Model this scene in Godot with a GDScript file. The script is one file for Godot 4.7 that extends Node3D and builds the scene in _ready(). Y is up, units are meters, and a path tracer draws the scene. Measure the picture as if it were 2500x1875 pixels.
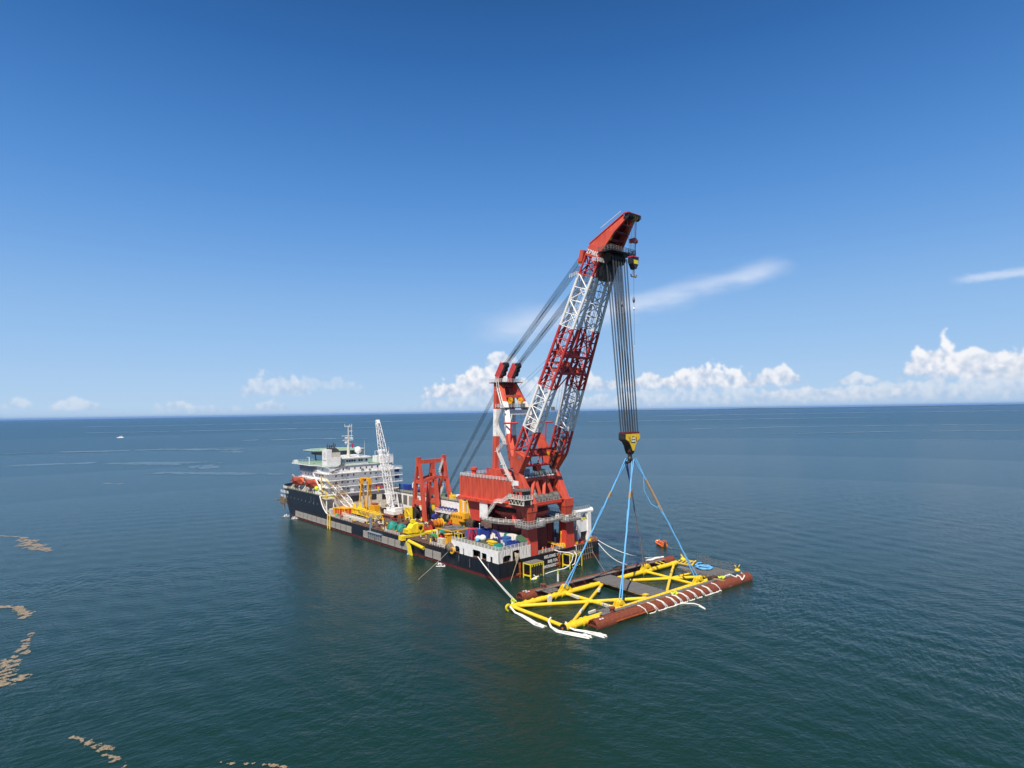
extends Node3D
# A crane vessel with its boom over the stern holds a floating steel frame; open sea, far coast, blue sky.
# Ship axes: x forward from the stern, y up from the water, z to starboard from the port side.
const UP := Vector3.UP
var SHIP := Transform3D(Basis(UP, deg_to_rad(131.41)), Vector3(-4.788, 0, -183.12))
var names := {}
var M := {}
var rng := RandomNumberGenerator.new()

func _ready() -> void:
	rng.seed = 7
	setup_view()
	make_materials()
	build_sea()
	build_vessel()
	build_superstructure()
	build_crane()
	build_rigging()
	build_frame()
	build_deck_machines()
	build_cargo()
	build_stern_gear()
	build_lines()
	build_boats_and_people()

# ---------------------------------------------------------------- camera, sky, sun
func setup_view() -> void:
	var cam := Camera3D.new()
	cam.name = "camera"
	var pitch := atan(67.5 / 1460.0)
	var roll := atan(40.0 / 2500.0)
	var fw := Vector3(0, sin(pitch), -cos(pitch))
	var up0 := Vector3(0, cos(pitch), sin(pitch))
	var r0 := Vector3.RIGHT
	cam.transform = Transform3D(Basis(r0 * cos(roll) - up0 * sin(roll), r0 * sin(roll) + up0 * cos(roll), -fw), Vector3(0, 51.2, 0))
	cam.fov = rad_to_deg(2.0 * atan(937.5 / 1460.0))
	cam.near = 1.0
	cam.far = 90000.0
	add_child(cam)
	cam.current = true
	var env := Environment.new()
	env.background_mode = Environment.BG_SKY
	env.tonemap_mode = Environment.TONE_MAPPER_LINEAR
	env.tonemap_exposure = 1.2
	env.sdfgi_enabled = true
	env.ssao_enabled = true
	env.ssil_enabled = true
	env.fog_enabled = true
	env.fog_density = 0.000025
	env.fog_light_color = Color(0.55, 0.75, 1.0)
	var pano := PanoramaSkyMaterial.new()
	pano.panorama = ImageTexture.create_from_image(sky_image())
	var sky := Sky.new()
	sky.sky_material = pano
	env.sky = sky
	var we := WorldEnvironment.new()
	we.name = "world_environment"
	we.environment = env
	add_child(we)
	var sun := DirectionalLight3D.new()
	sun.name = "sun"
	sun.light_energy = 1.6
	sun.light_color = Color(1.0, 0.95, 0.88)
	sun.light_angular_distance = 0.5
	sun.shadow_enabled = true
	var el := deg_to_rad(55.0)
	var az := deg_to_rad(-14.0) # left of straight behind the camera
	var to_sun := Vector3(sin(az) * cos(el), sin(el), cos(az) * cos(el))
	sun.transform = Transform3D(Basis.looking_at(-to_sun, UP), Vector3(0, 200, 0))
	add_child(sun)

const AIR := 0.86 # the photograph is exposed for the sunlit steel
const SKY_W := 4096
const SKY_H := 2048
var cloud_noise: FastNoiseLite
var cloud_fine: FastNoiseLite
var sky_img: Image
var sky_rows := []

func sky_color(e: float) -> Color: # clear air at an elevation in degrees
	var stops := [[0.0, Color(0.735, 0.835, 0.925)], [2.5, Color(0.675, 0.80, 0.925)], [6.0, Color(0.60, 0.755, 0.92)], [10.0, Color(0.53, 0.705, 0.90)],
		[14.5, Color(0.435, 0.635, 0.87)], [19.5, Color(0.345, 0.565, 0.825)], [25.5, Color(0.27, 0.485, 0.75)], [31.0, Color(0.205, 0.415, 0.675)], [36.0, Color(0.17, 0.36, 0.60)], [60.0, Color(0.13, 0.28, 0.49)], [90.0, Color(0.10, 0.24, 0.45)]]
	for i in stops.size() - 1:
		if e <= stops[i + 1][0]:
			var t: float = (e - stops[i][0]) / (stops[i + 1][0] - stops[i][0])
			return (stops[i][1] as Color).lerp(stops[i + 1][1], t)
	return stops[-1][1]

func sky_image() -> Image:
	sky_img = Image.create_empty(SKY_W, SKY_H, false, Image.FORMAT_RGBF)
	for y in SKY_H:
		var e := 90.0 - (y + 0.5) * 180.0 / SKY_H
		var c := sky_color(maxf(e, 0.0)).srgb_to_linear() * AIR
		c.a = 1.0
		sky_rows.append(c)
		sky_img.fill_rect(Rect2i(0, y, SKY_W, 1), c)
	cloud_noise = FastNoiseLite.new()
	cloud_noise.seed = 11
	cloud_noise.frequency = 1.0
	cloud_noise.fractal_octaves = 4
	cloud_noise.fractal_gain = 0.55
	cloud_fine = FastNoiseLite.new()
	cloud_fine.seed = 4
	cloud_fine.frequency = 1.0
	cloud_fine.fractal_octaves = 3
	# veil of thin cloud low down, all round
	# cumulus: azimuth and elevation of the base (degrees), width, height, opacity, whiteness
	for turn in [0.0, 82.0, 165.0, 248.0]:
		puff(0.0 + turn, 0.50, 22.80, 1.61, 0.40, 0.93, 20)
		puff(18.0 + turn, 0.50, 28.50, 1.86, 0.45, 0.93, 19)
		puff(38.0 + turn, 0.50, 20.90, 2.11, 0.5, 0.92, 21)
		puff(-4.4 + turn, 1.60, 9.97, 2.23, 0.92, 1.0, 1)
		puff(-2.4 + turn, 2.40, 5.70, 2.85, 0.92, 1.0, 2)
		puff(-1.0 + turn, 4.60, 3.23, 1.86, 0.80, 1.0, 22)
		puff(2.6 + turn, 1.80, 5.70, 2.11, 0.70, 0.98, 3)
		puff(7.6 + turn, 2.00, 5.70, 1.61, 0.75, 0.97, 4)
		puff(13.6 + turn, 2.10, 7.60, 1.61, 0.85, 0.98, 5)
		puff(18.2 + turn, 2.00, 9.03, 2.29, 0.92, 1.0, 6)
		puff(23.4 + turn, 2.10, 5.70, 1.80, 0.85, 0.98, 7)
		puff(35.4 + turn, 2.40, 5.20, 3.30, 0.97, 1.0, 8)
		puff(38.6 + turn, 2.20, 8.00, 2.40, 0.92, 0.99, 9)
		puff(43.0 + turn, 2.00, 9.50, 2.60, 0.92, 0.97, 10)
		puff(30.0 + turn, 1.90, 3.80, 0.99, 0.6, 0.96, 23)
		puff(-21.6 + turn, 1.90, 6.46, 2.17, 0.46, 0.94, 11)
		puff(-17.6 + turn, 2.40, 8.55, 1.12, 0.26, 0.93, 12)
		puff(-22.0 + turn, 0.60, 3.23, 0.99, 0.38, 0.95, 13)
		puff(-27.0 + turn, 0.40, 8.55, 0.74, 0.22, 0.93, 14)
		puff(-29.6 + turn, 0.80, 3.23, 0.87, 0.40, 0.95, 15)
		puff(-36.0 + turn, 0.70, 4.18, 0.93, 0.40, 0.95, 16)
		puff(-39.6 + turn, 0.90, 2.09, 0.87, 0.36, 0.95, 17)
		puff(28.0 + turn, 1.00, 13.30, 0.87, 0.45, 0.95, 18)
		wisp(turn)
	return sky_img

func to_px(az: float, el: float) -> Vector2:
	return Vector2(az / 360.0 * SKY_W, (90.0 - el) / 180.0 * SKY_H)

func lay(x: int, y: int, c: Color, a: float) -> void:
	x = posmod(x, SKY_W)
	var old := sky_img.get_pixel(x, y)
	sky_img.set_pixel(x, y, old.lerp(c * AIR, a))

# a heap cloud: flat grey base, bulging white top
func puff(az: float, el: float, w: float, h: float, op: float, bright: float, sd: int) -> void:
	var p0 := to_px(az - w * 0.62, el + h * 1.1)
	var p1 := to_px(az + w * 0.62, el - h * 0.25)
	var white := Color(0.97, 0.97, 0.98).srgb_to_linear() * bright
	var grey := Color(0.70, 0.77, 0.87).srgb_to_linear()
	for y in range(int(p0.y), int(p1.y) + 1):
		for x in range(int(p0.x), int(p1.x) + 1):
			var u := (x / float(SKY_W) * 360.0 - az) / (w * 0.5)
			var v := (90.0 - y * 180.0 / SKY_H - el) / h
			var n := cloud_noise.get_noise_3d(u * 0.9 * w / 4.0 + sd * 9.1, v * 0.9 * h / 2.0, sd * 3.7)
			var n2 := cloud_fine.get_noise_3d(u * w * 0.62 + sd, v * h * 1.0, sd * 1.3)
			var top := (1.0 - u * u * 0.85) * (0.86 + 0.62 * n) + 0.20 * n2
			var d := minf(top - v, (v + 0.14 + 0.12 * n2) * 1.3)
			var a := smoothstep(0.0, 0.17 if v > 0.3 else 0.34, d) * op
			a *= smoothstep(1.18, 0.8, absf(u))
			if a <= 0.004:
				continue
			var lightness := clampf(0.34 + v * 0.7 + n2 * 0.9 + n * 0.4, 0.0, 1.0)
			lay(x, y, grey.lerp(white, lightness), a)

func wisp(turn: float) -> void: # the long thin cloud right of the boom, and a small one at the right edge
	var p0 := to_px(-8.0 + turn, 14.0)
	var p1 := to_px(41.0 + turn, 6.0)
	var white := Color(0.86, 0.90, 0.97).srgb_to_linear()
	for y in range(int(p0.y), int(p1.y) + 1):
		for x in range(int(p0.x), int(p1.x) + 1):
			var az := x / float(SKY_W) * 360.0 - turn
			var el := 90.0 - y * 180.0 / SKY_H
			var a := 0.0
			if az < 30.0:
				var t := clampf((az + 4.0) / 29.0, 0.0, 1.0)
				var mid := 8.3 + 4.3 * pow(t, 1.5)
				var half := lerpf(2.0, 1.0, t)
				var n := cloud_noise.get_noise_3d(az * 0.12 - el * 0.20, el * 0.45 + az * 0.06, 5.0)
				var q := (el - mid) / half
				a = smoothstep(1.25, -0.1, absf(q + 0.15 + 0.45 * n)) * (0.75 + 0.5 * n) * smoothstep(-5.0, 3.0, az) * smoothstep(25.6, 22.5, az + 1.4 * n + q * 0.9)
				a *= 0.82 * clampf(1.15 - 0.35 * q, 0.3, 1.0)
			else:
				var q2 := (el - 9.55) / 0.45
				a = smoothstep(1.0, 0.1, absf(q2) + 0.25 * cloud_noise.get_noise_2d(az, el * 3.0)) * smoothstep(36.2, 38.4, az) * smoothstep(46.0, 43.5, az) * 0.6
			if a > 0.004:
				lay(x, y, white, minf(a, 0.8))

# ---------------------------------------------------------------- helpers
class Shape: # collects faces; every triangle is wound clockwise as seen from the side its normal points to
	var v := PackedVector3Array()
	var n := PackedVector3Array()
	var uv := PackedVector2Array()
	func tri(a: Vector3, b: Vector3, c: Vector3, na: Vector3, nb: Vector3, nc: Vector3) -> void:
		if (b - a).cross(c - a).dot(na + nb + nc) > 0.0:
			v.append_array([a, c, b]); n.append_array([na, nc, nb])
		else:
			v.append_array([a, b, c]); n.append_array([na, nb, nc])
	func quad(a: Vector3, b: Vector3, c: Vector3, d: Vector3, toward := Vector3.ZERO) -> void:
		var m := (b - a).cross(c - a)
		if m.length() < 1e-9:
			m = (c - a).cross(d - a)
		m = m.normalized()
		if m.dot(toward) < 0.0:
			m = -m
		tri(a, b, c, m, m, m)
		tri(a, c, d, m, m, m)
	func hexa(p: Array) -> Shape: # eight corners: 0-3 round the bottom, 4-7 round the top
		var mid := Vector3.ZERO
		for q in p:
			mid += q / 8.0
		for f in [[0, 1, 2, 3], [4, 5, 6, 7], [0, 1, 5, 4], [1, 2, 6, 5], [2, 3, 7, 6], [3, 0, 4, 7]]:
			var c: Vector3 = (p[f[0]] + p[f[1]] + p[f[2]] + p[f[3]]) / 4.0
			quad(p[f[0]], p[f[1]], p[f[2]], p[f[3]], c - mid)
		return self
	func box(c: Vector3, s: Vector3, turn := 0.0) -> Shape:
		var b := Basis(Vector3.UP, turn)
		var p := []
		for y in [-0.5, 0.5]:
			for q in [[-0.5, -0.5], [0.5, -0.5], [0.5, 0.5], [-0.5, 0.5]]:
				p.append(c + b * Vector3(q[0] * s.x, y * s.y, q[1] * s.z))
		return hexa(p)
	func span(a: Vector3, b: Vector3) -> Shape: # a box between two opposite corners
		return box((a + b) / 2.0, (b - a).abs())
	func frame_of(d: Vector3) -> Array:
		var side := d.cross(Vector3.UP)
		if side.length() < 0.01 * d.length():
			side = Vector3.BACK
		side = side.normalized()
		return [side, side.cross(d).normalized()]
	func bar(a: Vector3, b: Vector3, w: float, h: float, w2 := -1.0, h2 := -1.0) -> Shape: # square section, w across, h upward
		var f := frame_of(b - a)
		if w2 < 0.0:
			w2 = w
		if h2 < 0.0:
			h2 = h
		var p := []
		for e in [[a, w, h], [b, w2, h2]]:
			for q in [[-0.5, -0.5], [0.5, -0.5], [0.5, 0.5], [-0.5, 0.5]]:
				p.append(e[0] + f[0] * q[0] * e[1] + f[1] * q[1] * e[2])
		return hexa(p)
	func tube(a: Vector3, b: Vector3, r: float, sides := 8, r2 := -1.0, caps := true) -> Shape:
		if r2 < 0.0:
			r2 = r
		var f := frame_of(b - a)
		var ax := (b - a).normalized()
		for i in sides:
			var d0: Vector3 = f[0] * cos(TAU * i / sides) + f[1] * sin(TAU * i / sides)
			var d1: Vector3 = f[0] * cos(TAU * (i + 1) / sides) + f[1] * sin(TAU * (i + 1) / sides)
			tri(a + d0 * r, a + d1 * r, b + d1 * r2, d0, d1, d1)
			tri(a + d0 * r, b + d1 * r2, b + d0 * r2, d0, d1, d0)
			if caps:
				tri(a, a + d0 * r, a + d1 * r, -ax, -ax, -ax)
				tri(b, b + d0 * r2, b + d1 * r2, ax, ax, ax)
		return self
	func rope(pts: Array, r: float, sides := 6) -> Shape:
		for i in pts.size() - 1:
			tube(pts[i], pts[i + 1], r, sides, -1.0, i == 0 or i == pts.size() - 2)
		return self
	func ball(c: Vector3, r: Vector3, rows := 8, sides := 12, from := 0.0, to := PI) -> Shape:
		for i in rows:
			for j in sides:
				var q := []
				for k in [[0, 0], [0, 1], [1, 1], [1, 0]]:
					var t: float = lerpf(from, to, (i + k[0]) / float(rows))
					var a: float = TAU * (j + k[1]) / sides
					q.append(Vector3(sin(t) * cos(a), cos(t), sin(t) * sin(a)))
				tri(c + q[0] * r, c + q[1] * r, c + q[2] * r, q[0], q[1], q[2])
				tri(c + q[0] * r, c + q[2] * r, c + q[3] * r, q[0], q[2], q[3])
		return self
	func ring(c: Vector3, axis: Vector3, r0: float, r1: float, thick: float, sides := 20, a0 := 0.0, a1 := TAU) -> Shape: # flat ring or arc of a plate
		var f := frame_of(axis)
		var ax := axis.normalized() * thick * 0.5
		for i in sides:
			var s0 := lerpf(a0, a1, i / float(sides))
			var s1 := lerpf(a0, a1, (i + 1) / float(sides))
			var d0: Vector3 = f[0] * cos(s0) + f[1] * sin(s0)
			var d1: Vector3 = f[0] * cos(s1) + f[1] * sin(s1)
			quad(c + d0 * r0 + ax, c + d1 * r0 + ax, c + d1 * r1 + ax, c + d0 * r1 + ax, ax)
			quad(c + d0 * r0 - ax, c + d1 * r0 - ax, c + d1 * r1 - ax, c + d0 * r1 - ax, -ax)
			quad(c + d0 * r1 - ax, c + d1 * r1 - ax, c + d1 * r1 + ax, c + d0 * r1 + ax, d0)
			if r0 > 0.0:
				quad(c + d0 * r0 - ax, c + d1 * r0 - ax, c + d1 * r0 + ax, c + d0 * r0 + ax, -d0)
		return self
	func slab(poly: Array, y0: float, y1: float, axis := 1) -> Shape: # a plate cut to an outline; axis 1: outline in (x, z), 2: outline in (x, y), 0: outline in (z, y)
		var pts := PackedVector2Array(poly)
		var idx := Geometry2D.triangulate_polygon(pts)
		var ax: Vector3 = [Vector3.RIGHT, Vector3.UP, Vector3.BACK][axis]
		var lo := []
		var hi := []
		for p in pts:
			for e in [[lo, y0], [hi, y1]]:
				e[0].append(Vector3(p.x, e[1], p.y) if axis == 1 else Vector3(p.x, p.y, e[1]) if axis == 2 else Vector3(e[1], p.y, p.x))
		for i in range(0, idx.size(), 3):
			tri(lo[idx[i]], lo[idx[i + 1]], lo[idx[i + 2]], -ax, -ax, -ax)
			tri(hi[idx[i]], hi[idx[i + 1]], hi[idx[i + 2]], ax, ax, ax)
		var cw := Geometry2D.is_polygon_clockwise(pts)
		for i in pts.size():
			var j := (i + 1) % pts.size()
			var e2 := pts[j] - pts[i]
			var o2 := Vector2(e2.y, -e2.x) * (-1.0 if cw else 1.0)
			var o: Vector3 = Vector3(o2.x, 0, o2.y) if axis == 1 else Vector3(o2.x, o2.y, 0) if axis == 2 else Vector3(0, o2.y, o2.x)
			quad(lo[i], lo[j], hi[j], hi[i], o)
		return self
	func lathe(c: Vector3, profile: Array, sides := 16, axis := Vector3.UP) -> Shape: # profile of (radius, height)
		var f := frame_of(axis)
		var ax := axis.normalized()
		for k in profile.size() - 1:
			var p: Vector2 = profile[k]
			var q: Vector2 = profile[k + 1]
			var e := q - p
			for i in sides:
				var d0: Vector3 = f[0] * cos(TAU * i / sides) + f[1] * sin(TAU * i / sides)
				var d1: Vector3 = f[0] * cos(TAU * (i + 1) / sides) + f[1] * sin(TAU * (i + 1) / sides)
				var n0 := (d0 * e.y - ax * e.x).normalized()
				var n1 := (d1 * e.y - ax * e.x).normalized()
				var a := c + d0 * p.x + ax * p.y
				var b := c + d1 * p.x + ax * p.y
				var g := c + d1 * q.x + ax * q.y
				var h := c + d0 * q.x + ax * q.y
				tri(a, b, g, n0, n1, n1)
				tri(a, g, h, n0, n1, n0)
		return self
	func rail(pts: Array, h := 1.1, step := 1.8, r := 0.035, rows := 3) -> Shape: # guard rail along a line of floor points
		for i in pts.size() - 1:
			var a: Vector3 = pts[i]
			var b: Vector3 = pts[i + 1]
			for k in rows:
				var y := Vector3.UP * h * (k + 1) / rows
				bar(a + y, b + y, r * 1.6, r * 1.6)
			var m := maxi(1, roundi(a.distance_to(b) / step))
			for k in m + 1:
				if k == m and i < pts.size() - 2:
					continue
				var p := a.lerp(b, k / float(m))
				bar(p, p + Vector3.UP * h, r * 2.0, r * 2.0)
		return self
	func truss(a: Array, b: Array, bays: int, r: float, skip := []) -> Shape: # diagonals and struts between four chords
		for k in bays + 1:
			for s in 4:
				if s in skip:
					continue
				var t := (s + 1) % 4
				var p: Vector3 = (a[s] as Vector3).lerp(b[s], k / float(bays))
				var q: Vector3 = (a[t] as Vector3).lerp(b[t], k / float(bays))
				if k < bays:
					var w: Vector3 = (a[t] as Vector3).lerp(b[t], (k + 1) / float(bays))
					var z: Vector3 = (a[s] as Vector3).lerp(b[s], (k + 1) / float(bays))
					if k % 2 == 0:
						tube(p, w, r, 4, -1.0, false)
					else:
						tube(q, z, r, 4, -1.0, false)
				tube(p, q, r, 4, -1.0, false)
		return self
	func mesh() -> ArrayMesh:
		var arr := []
		arr.resize(Mesh.ARRAY_MAX)
		arr[Mesh.ARRAY_VERTEX] = v
		arr[Mesh.ARRAY_NORMAL] = n
		if uv.size() == v.size():
			arr[Mesh.ARRAY_TEX_UV] = uv
		var m := ArrayMesh.new()
		m.add_surface_from_arrays(Mesh.PRIMITIVE_TRIANGLES, arr)
		return m

func sh() -> Shape:
	return Shape.new()

func numbered(called: String) -> String:
	var k: int = names.get(called, 0)
	names[called] = k + 1
	return called if k == 0 else "%s_%03d" % [called, k]

func tag(o: Node3D, label: String, category: String, group := "") -> Node3D:
	o.set_meta("label", label)
	o.set_meta("category", category)
	if group:
		o.set_meta("group", group)
	return o

# a thing standing at a point of the ship; its parts are built in axes parallel to the ship's, from that point
func thing(called: String, label: String, category: String, at := Vector3.ZERO, turn := 0.0, group := "") -> Node3D:
	var o := Node3D.new()
	o.name = numbered(called)
	add_child(o)
	o.transform = SHIP * Transform3D(Basis(UP, turn), at)
	return tag(o, label, category, group)

func part(called: String, s: Shape, m: Material, parent: Node3D, label := "") -> MeshInstance3D:
	var o := MeshInstance3D.new()
	o.name = called
	o.mesh = s.mesh()
	o.material_override = m
	parent.add_child(o, true)
	if label:
		o.set_meta("label", label)
	return o

func same(called: String, from: MeshInstance3D, at: Transform3D, parent: Node3D) -> MeshInstance3D: # a further copy of a part, sharing its mesh
	var o := MeshInstance3D.new()
	o.name = called
	o.mesh = from.mesh
	o.material_override = from.material_override
	o.transform = at
	parent.add_child(o, true)
	return o

# a thing that is one mesh
func single(called: String, s: Shape, m: Material, label: String, category: String, at := Vector3.ZERO, turn := 0.0, group := "") -> MeshInstance3D:
	var o := MeshInstance3D.new()
	o.name = numbered(called)
	o.mesh = s.mesh()
	o.material_override = m
	add_child(o)
	o.transform = SHIP * Transform3D(Basis(UP, turn), at)
	tag(o, label, category, group)
	return o

func copy(o: Node3D, called: String, label: String, at: Vector3, turn := 0.0, group := "") -> Node3D:
	var c: Node3D = o.duplicate()
	c.name = numbered(called)
	add_child(c)
	c.transform = SHIP * Transform3D(Basis(UP, turn), at)
	c.set_meta("label", label)
	if group:
		c.set_meta("group", group)
	return c

func struct(called: String, mesh: Mesh, m: Material, label := "") -> MeshInstance3D:
	var o := MeshInstance3D.new()
	o.name = numbered(called)
	o.mesh = mesh
	o.material_override = m
	o.set_meta("kind", "structure")
	if label:
		o.set_meta("label", label)
	add_child(o)
	return o

func lettering(text: String, size: float, m: Material, parent: Node3D, xf: Transform3D, bold := true) -> MeshInstance3D:
	var t := TextMesh.new()
	var f := SystemFont.new()
	f.font_names = PackedStringArray(["Droid Sans"])
	f.font_weight = 700 if bold else 400
	t.font = f
	t.text = text
	t.font_size = 64
	t.pixel_size = size / 46.0
	t.depth = 0.04
	t.curve_step = 4.0
	var o := MeshInstance3D.new()
	o.name = "lettering"
	o.mesh = t
	o.material_override = m
	o.transform = xf
	parent.add_child(o, true)
	return o

func v3(x: float, y: float, z: float) -> Vector3:
	return Vector3(x, y, z)

# ---------------------------------------------------------------- materials
func noise_tex(sd: int, freq: float, octaves: int, ramp: Array, size := 256, kind := FastNoiseLite.TYPE_SIMPLEX_SMOOTH) -> NoiseTexture2D:
	var f := FastNoiseLite.new()
	f.seed = sd
	f.noise_type = kind
	f.frequency = freq
	f.fractal_octaves = octaves
	var t := NoiseTexture2D.new()
	t.width = size
	t.height = size
	t.seamless = true
	t.noise = f
	var g := Gradient.new()
	var offs := PackedFloat32Array()
	var cols := PackedColorArray()
	for r in ramp:
		offs.append(r[0])
		cols.append(r[1])
	g.offsets = offs
	g.colors = cols
	t.color_ramp = g
	return t

func paint(called: String, c: Color, rough := 0.55, tex: Texture2D = null, scale := Vector3(0.12, 0.12, 0.12), metal := 0.0) -> StandardMaterial3D: # c: the real-world base colour, linear
	var m := StandardMaterial3D.new()
	m.resource_name = called
	m.albedo_color = c.linear_to_srgb()
	m.roughness = rough
	m.metallic = metal
	if tex:
		m.albedo_texture = tex
		m.uv1_triplanar = true
		m.uv1_scale = scale
	M[called] = m
	return m

func make_materials() -> void:
	var worn := noise_tex(3, 0.02, 5, [[0.0, Color(0.84, 0.82, 0.80)], [0.4, Color(0.96, 0.96, 0.96)], [1.0, Color(1, 1, 1)]])
	var stained := noise_tex(5, 0.02, 5, [[0.0, Color(0.42, 0.33, 0.26)], [0.3, Color(0.72, 0.66, 0.60)], [0.45, Color(0.95, 0.94, 0.92)], [1.0, Color(1, 1, 1)]])
	var faded := noise_tex(9, 0.015, 4, [[0.0, Color(0.80, 0.76, 0.76)], [0.5, Color(0.93, 0.93, 0.93)], [1.0, Color(1, 1, 1)]])
	var rusty := noise_tex(12, 0.03, 5, [[0.0, Color(0.45, 0.40, 0.38)], [0.4, Color(0.8, 0.76, 0.74)], [0.7, Color(1, 0.98, 0.95)], [1.0, Color(0.85, 1.0, 1.0)]])
	var grimy := noise_tex(21, 0.04, 5, [[0.0, Color(0.35, 0.32, 0.3)], [0.45, Color(0.75, 0.72, 0.7)], [1.0, Color(1, 1, 1)]])
	var clean := noise_tex(33, 0.015, 3, [[0.0, Color(0.93, 0.93, 0.92)], [0.5, Color(1, 1, 1)], [1.0, Color(1, 1, 1)]])
	var grimy_soft := noise_tex(35, 0.02, 5, [[0.0, Color(0.62, 0.56, 0.50)], [0.32, Color(0.84, 0.81, 0.77)], [0.5, Color(0.97, 0.96, 0.95)], [1.0, Color(1, 1, 1)]])
	var streak := Vector3(0.35, 0.035, 0.35)
	paint("red", Color(0.66, 0.098, 0.052), 0.5, faded, Vector3(0.16, 0.03, 0.16))
	paint("red_bright", Color(0.66, 0.065, 0.04), 0.45, worn)
	paint("red_chord", Color(0.60, 0.06, 0.055), 0.45, worn)
	paint("red_dark", Color(0.30, 0.03, 0.025), 0.55, grimy)
	paint("red_roof", Color(0.42, 0.13, 0.12), 0.8, grimy)
	paint("white", Color(0.84, 0.84, 0.83), 0.45, clean)
	paint("white_stained", Color(0.82, 0.81, 0.78), 0.5, grimy_soft, streak)
	paint("cream", Color(0.72, 0.69, 0.60), 0.55, worn)
	paint("rail_white", Color(0.72, 0.72, 0.70), 0.5)
	paint("rail_grey", Color(0.42, 0.43, 0.41), 0.6)
	paint("grey", Color(0.30, 0.31, 0.31), 0.6, grimy)
	paint("grey_blue", Color(0.26, 0.31, 0.36), 0.6, worn)
	paint("dark", Color(0.022, 0.022, 0.025), 0.7)
	paint("dark_metal", Color(0.05, 0.048, 0.048), 0.5, grimy)
	paint("rubber", Color(0.018, 0.017, 0.018), 0.85)
	paint("wire", Color(0.045, 0.05, 0.055), 0.55)
	paint("navy", Color(0.0125, 0.0150, 0.0245), 0.42, stained, streak)
	paint("boot_red", Color(0.21, 0.026, 0.024), 0.6, grimy, Vector3(0.3, 0.1, 0.3))
	paint("deck", Color(0.17, 0.10, 0.075), 0.85, grimy, Vector3(0.05, 0.05, 0.05))
	paint("deck_green", Color(0.13, 0.16, 0.085), 0.85, grimy, Vector3(0.08, 0.08, 0.08))
	paint("deck_mint", Color(0.18, 0.33, 0.22), 0.8, worn)
	paint("helideck_green", Color(0.24, 0.40, 0.30), 0.8, worn)
	paint("fender_plate", Color(0.37, 0.36, 0.33), 0.75, grimy_soft, Vector3(0.9, 0.12, 0.9))
	paint("yellow", Color(0.88, 0.61, 0.025), 0.5, worn)
	paint("yellow_lemon", Color(0.85, 0.70, 0.025), 0.5, worn)
	paint("amber", Color(0.84, 0.42, 0.015), 0.5, worn)
	paint("orange", Color(0.66, 0.23, 0.012), 0.55, rusty)
	paint("rust_orange", Color(0.45, 0.13, 0.02), 0.75, rusty)
	paint("lifeboat", Color(0.70, 0.16, 0.08), 0.45, worn)
	paint("vest", Color(0.80, 0.15, 0.02), 0.7)
	paint("rust", Color(0.26, 0.066, 0.030), 0.8, rusty, Vector3(0.3, 0.3, 0.3))
	paint("brown", Color(0.10, 0.055, 0.03), 0.85, grimy)
	paint("tan", Color(0.42, 0.27, 0.14), 0.9, worn)
	paint("steel_grey", Color(0.30, 0.305, 0.30), 0.65, grimy, Vector3(0.5, 0.5, 0.5))
	paint("grating", Color(0.25, 0.265, 0.265), 0.75, grimy, Vector3(0.6, 0.6, 0.6))
	paint("sling_blue", Color(0.13, 0.42, 0.78), 0.75)
	paint("sling_dark", Color(0.04, 0.12, 0.42), 0.75)
	paint("rope_white", Color(0.74, 0.74, 0.70), 0.85)
	paint("rope_tan", Color(0.40, 0.35, 0.25), 0.9)
	paint("blue", Color(0.022, 0.05, 0.30), 0.5, worn)
	paint("blue_mid", Color(0.04, 0.13, 0.38), 0.55, worn)
	paint("violet", Color(0.045, 0.035, 0.20), 0.6, worn)
	paint("teal", Color(0.015, 0.24, 0.19), 0.6, worn)
	paint("tarp_green", Color(0.05, 0.12, 0.065), 0.85, worn)
	paint("green", Color(0.05, 0.30, 0.10), 0.6)
	paint("magenta_red", Color(0.50, 0.03, 0.07), 0.5)
	paint("glass_dark", Color(0.012, 0.016, 0.022), 0.12)
	paint("skin", Color(0.36, 0.19, 0.12), 0.7)
	paint("black_paint", Color(0.006, 0.006, 0.007), 0.5)
	paint("buoy_lime", Color(0.62, 0.75, 0.04), 0.5)
	paint("drum_green", Color(0.07, 0.20, 0.14), 0.6, grimy)
	var foam := paint("foam", Color(0.46, 0.37, 0.25), 0.9, grimy_soft, Vector3(0.3, 0.3, 0.3))
	foam.transparency = BaseMaterial3D.TRANSPARENCY_ALPHA
	foam.albedo_color.a = 0.62
	var wake := paint("wake_white", Color(0.75, 0.78, 0.80), 0.8)
	wake.transparency = BaseMaterial3D.TRANSPARENCY_ALPHA
	wake.albedo_color.a = 0.75
	paint("coast", Color(0.03, 0.05, 0.035), 0.95)
	paint("net", Color(0.30, 0.26, 0.20), 0.95, grimy)

# ---------------------------------------------------------------- sea
var wave_k := []
func wave_setup() -> void:
	var r := RandomNumberGenerator.new()
	r.seed = 21
	for i in 18:
		var lam := 2.0 * pow(1.115, i) * r.randf_range(0.95, 1.05)
		var dir := deg_to_rad(-72.0 + r.randf_range(-58.0, 58.0))
		wave_k.append([cos(dir) * TAU / lam, sin(dir) * TAU / lam, r.randf() * TAU, lam, 0.0135 * lam / TAU])

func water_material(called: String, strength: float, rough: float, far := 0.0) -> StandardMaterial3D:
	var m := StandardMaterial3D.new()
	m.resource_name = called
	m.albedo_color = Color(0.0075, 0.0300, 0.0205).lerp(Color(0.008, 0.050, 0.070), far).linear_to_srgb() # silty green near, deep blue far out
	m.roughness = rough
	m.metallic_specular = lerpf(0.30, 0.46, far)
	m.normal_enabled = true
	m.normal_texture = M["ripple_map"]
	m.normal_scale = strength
	return m

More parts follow.
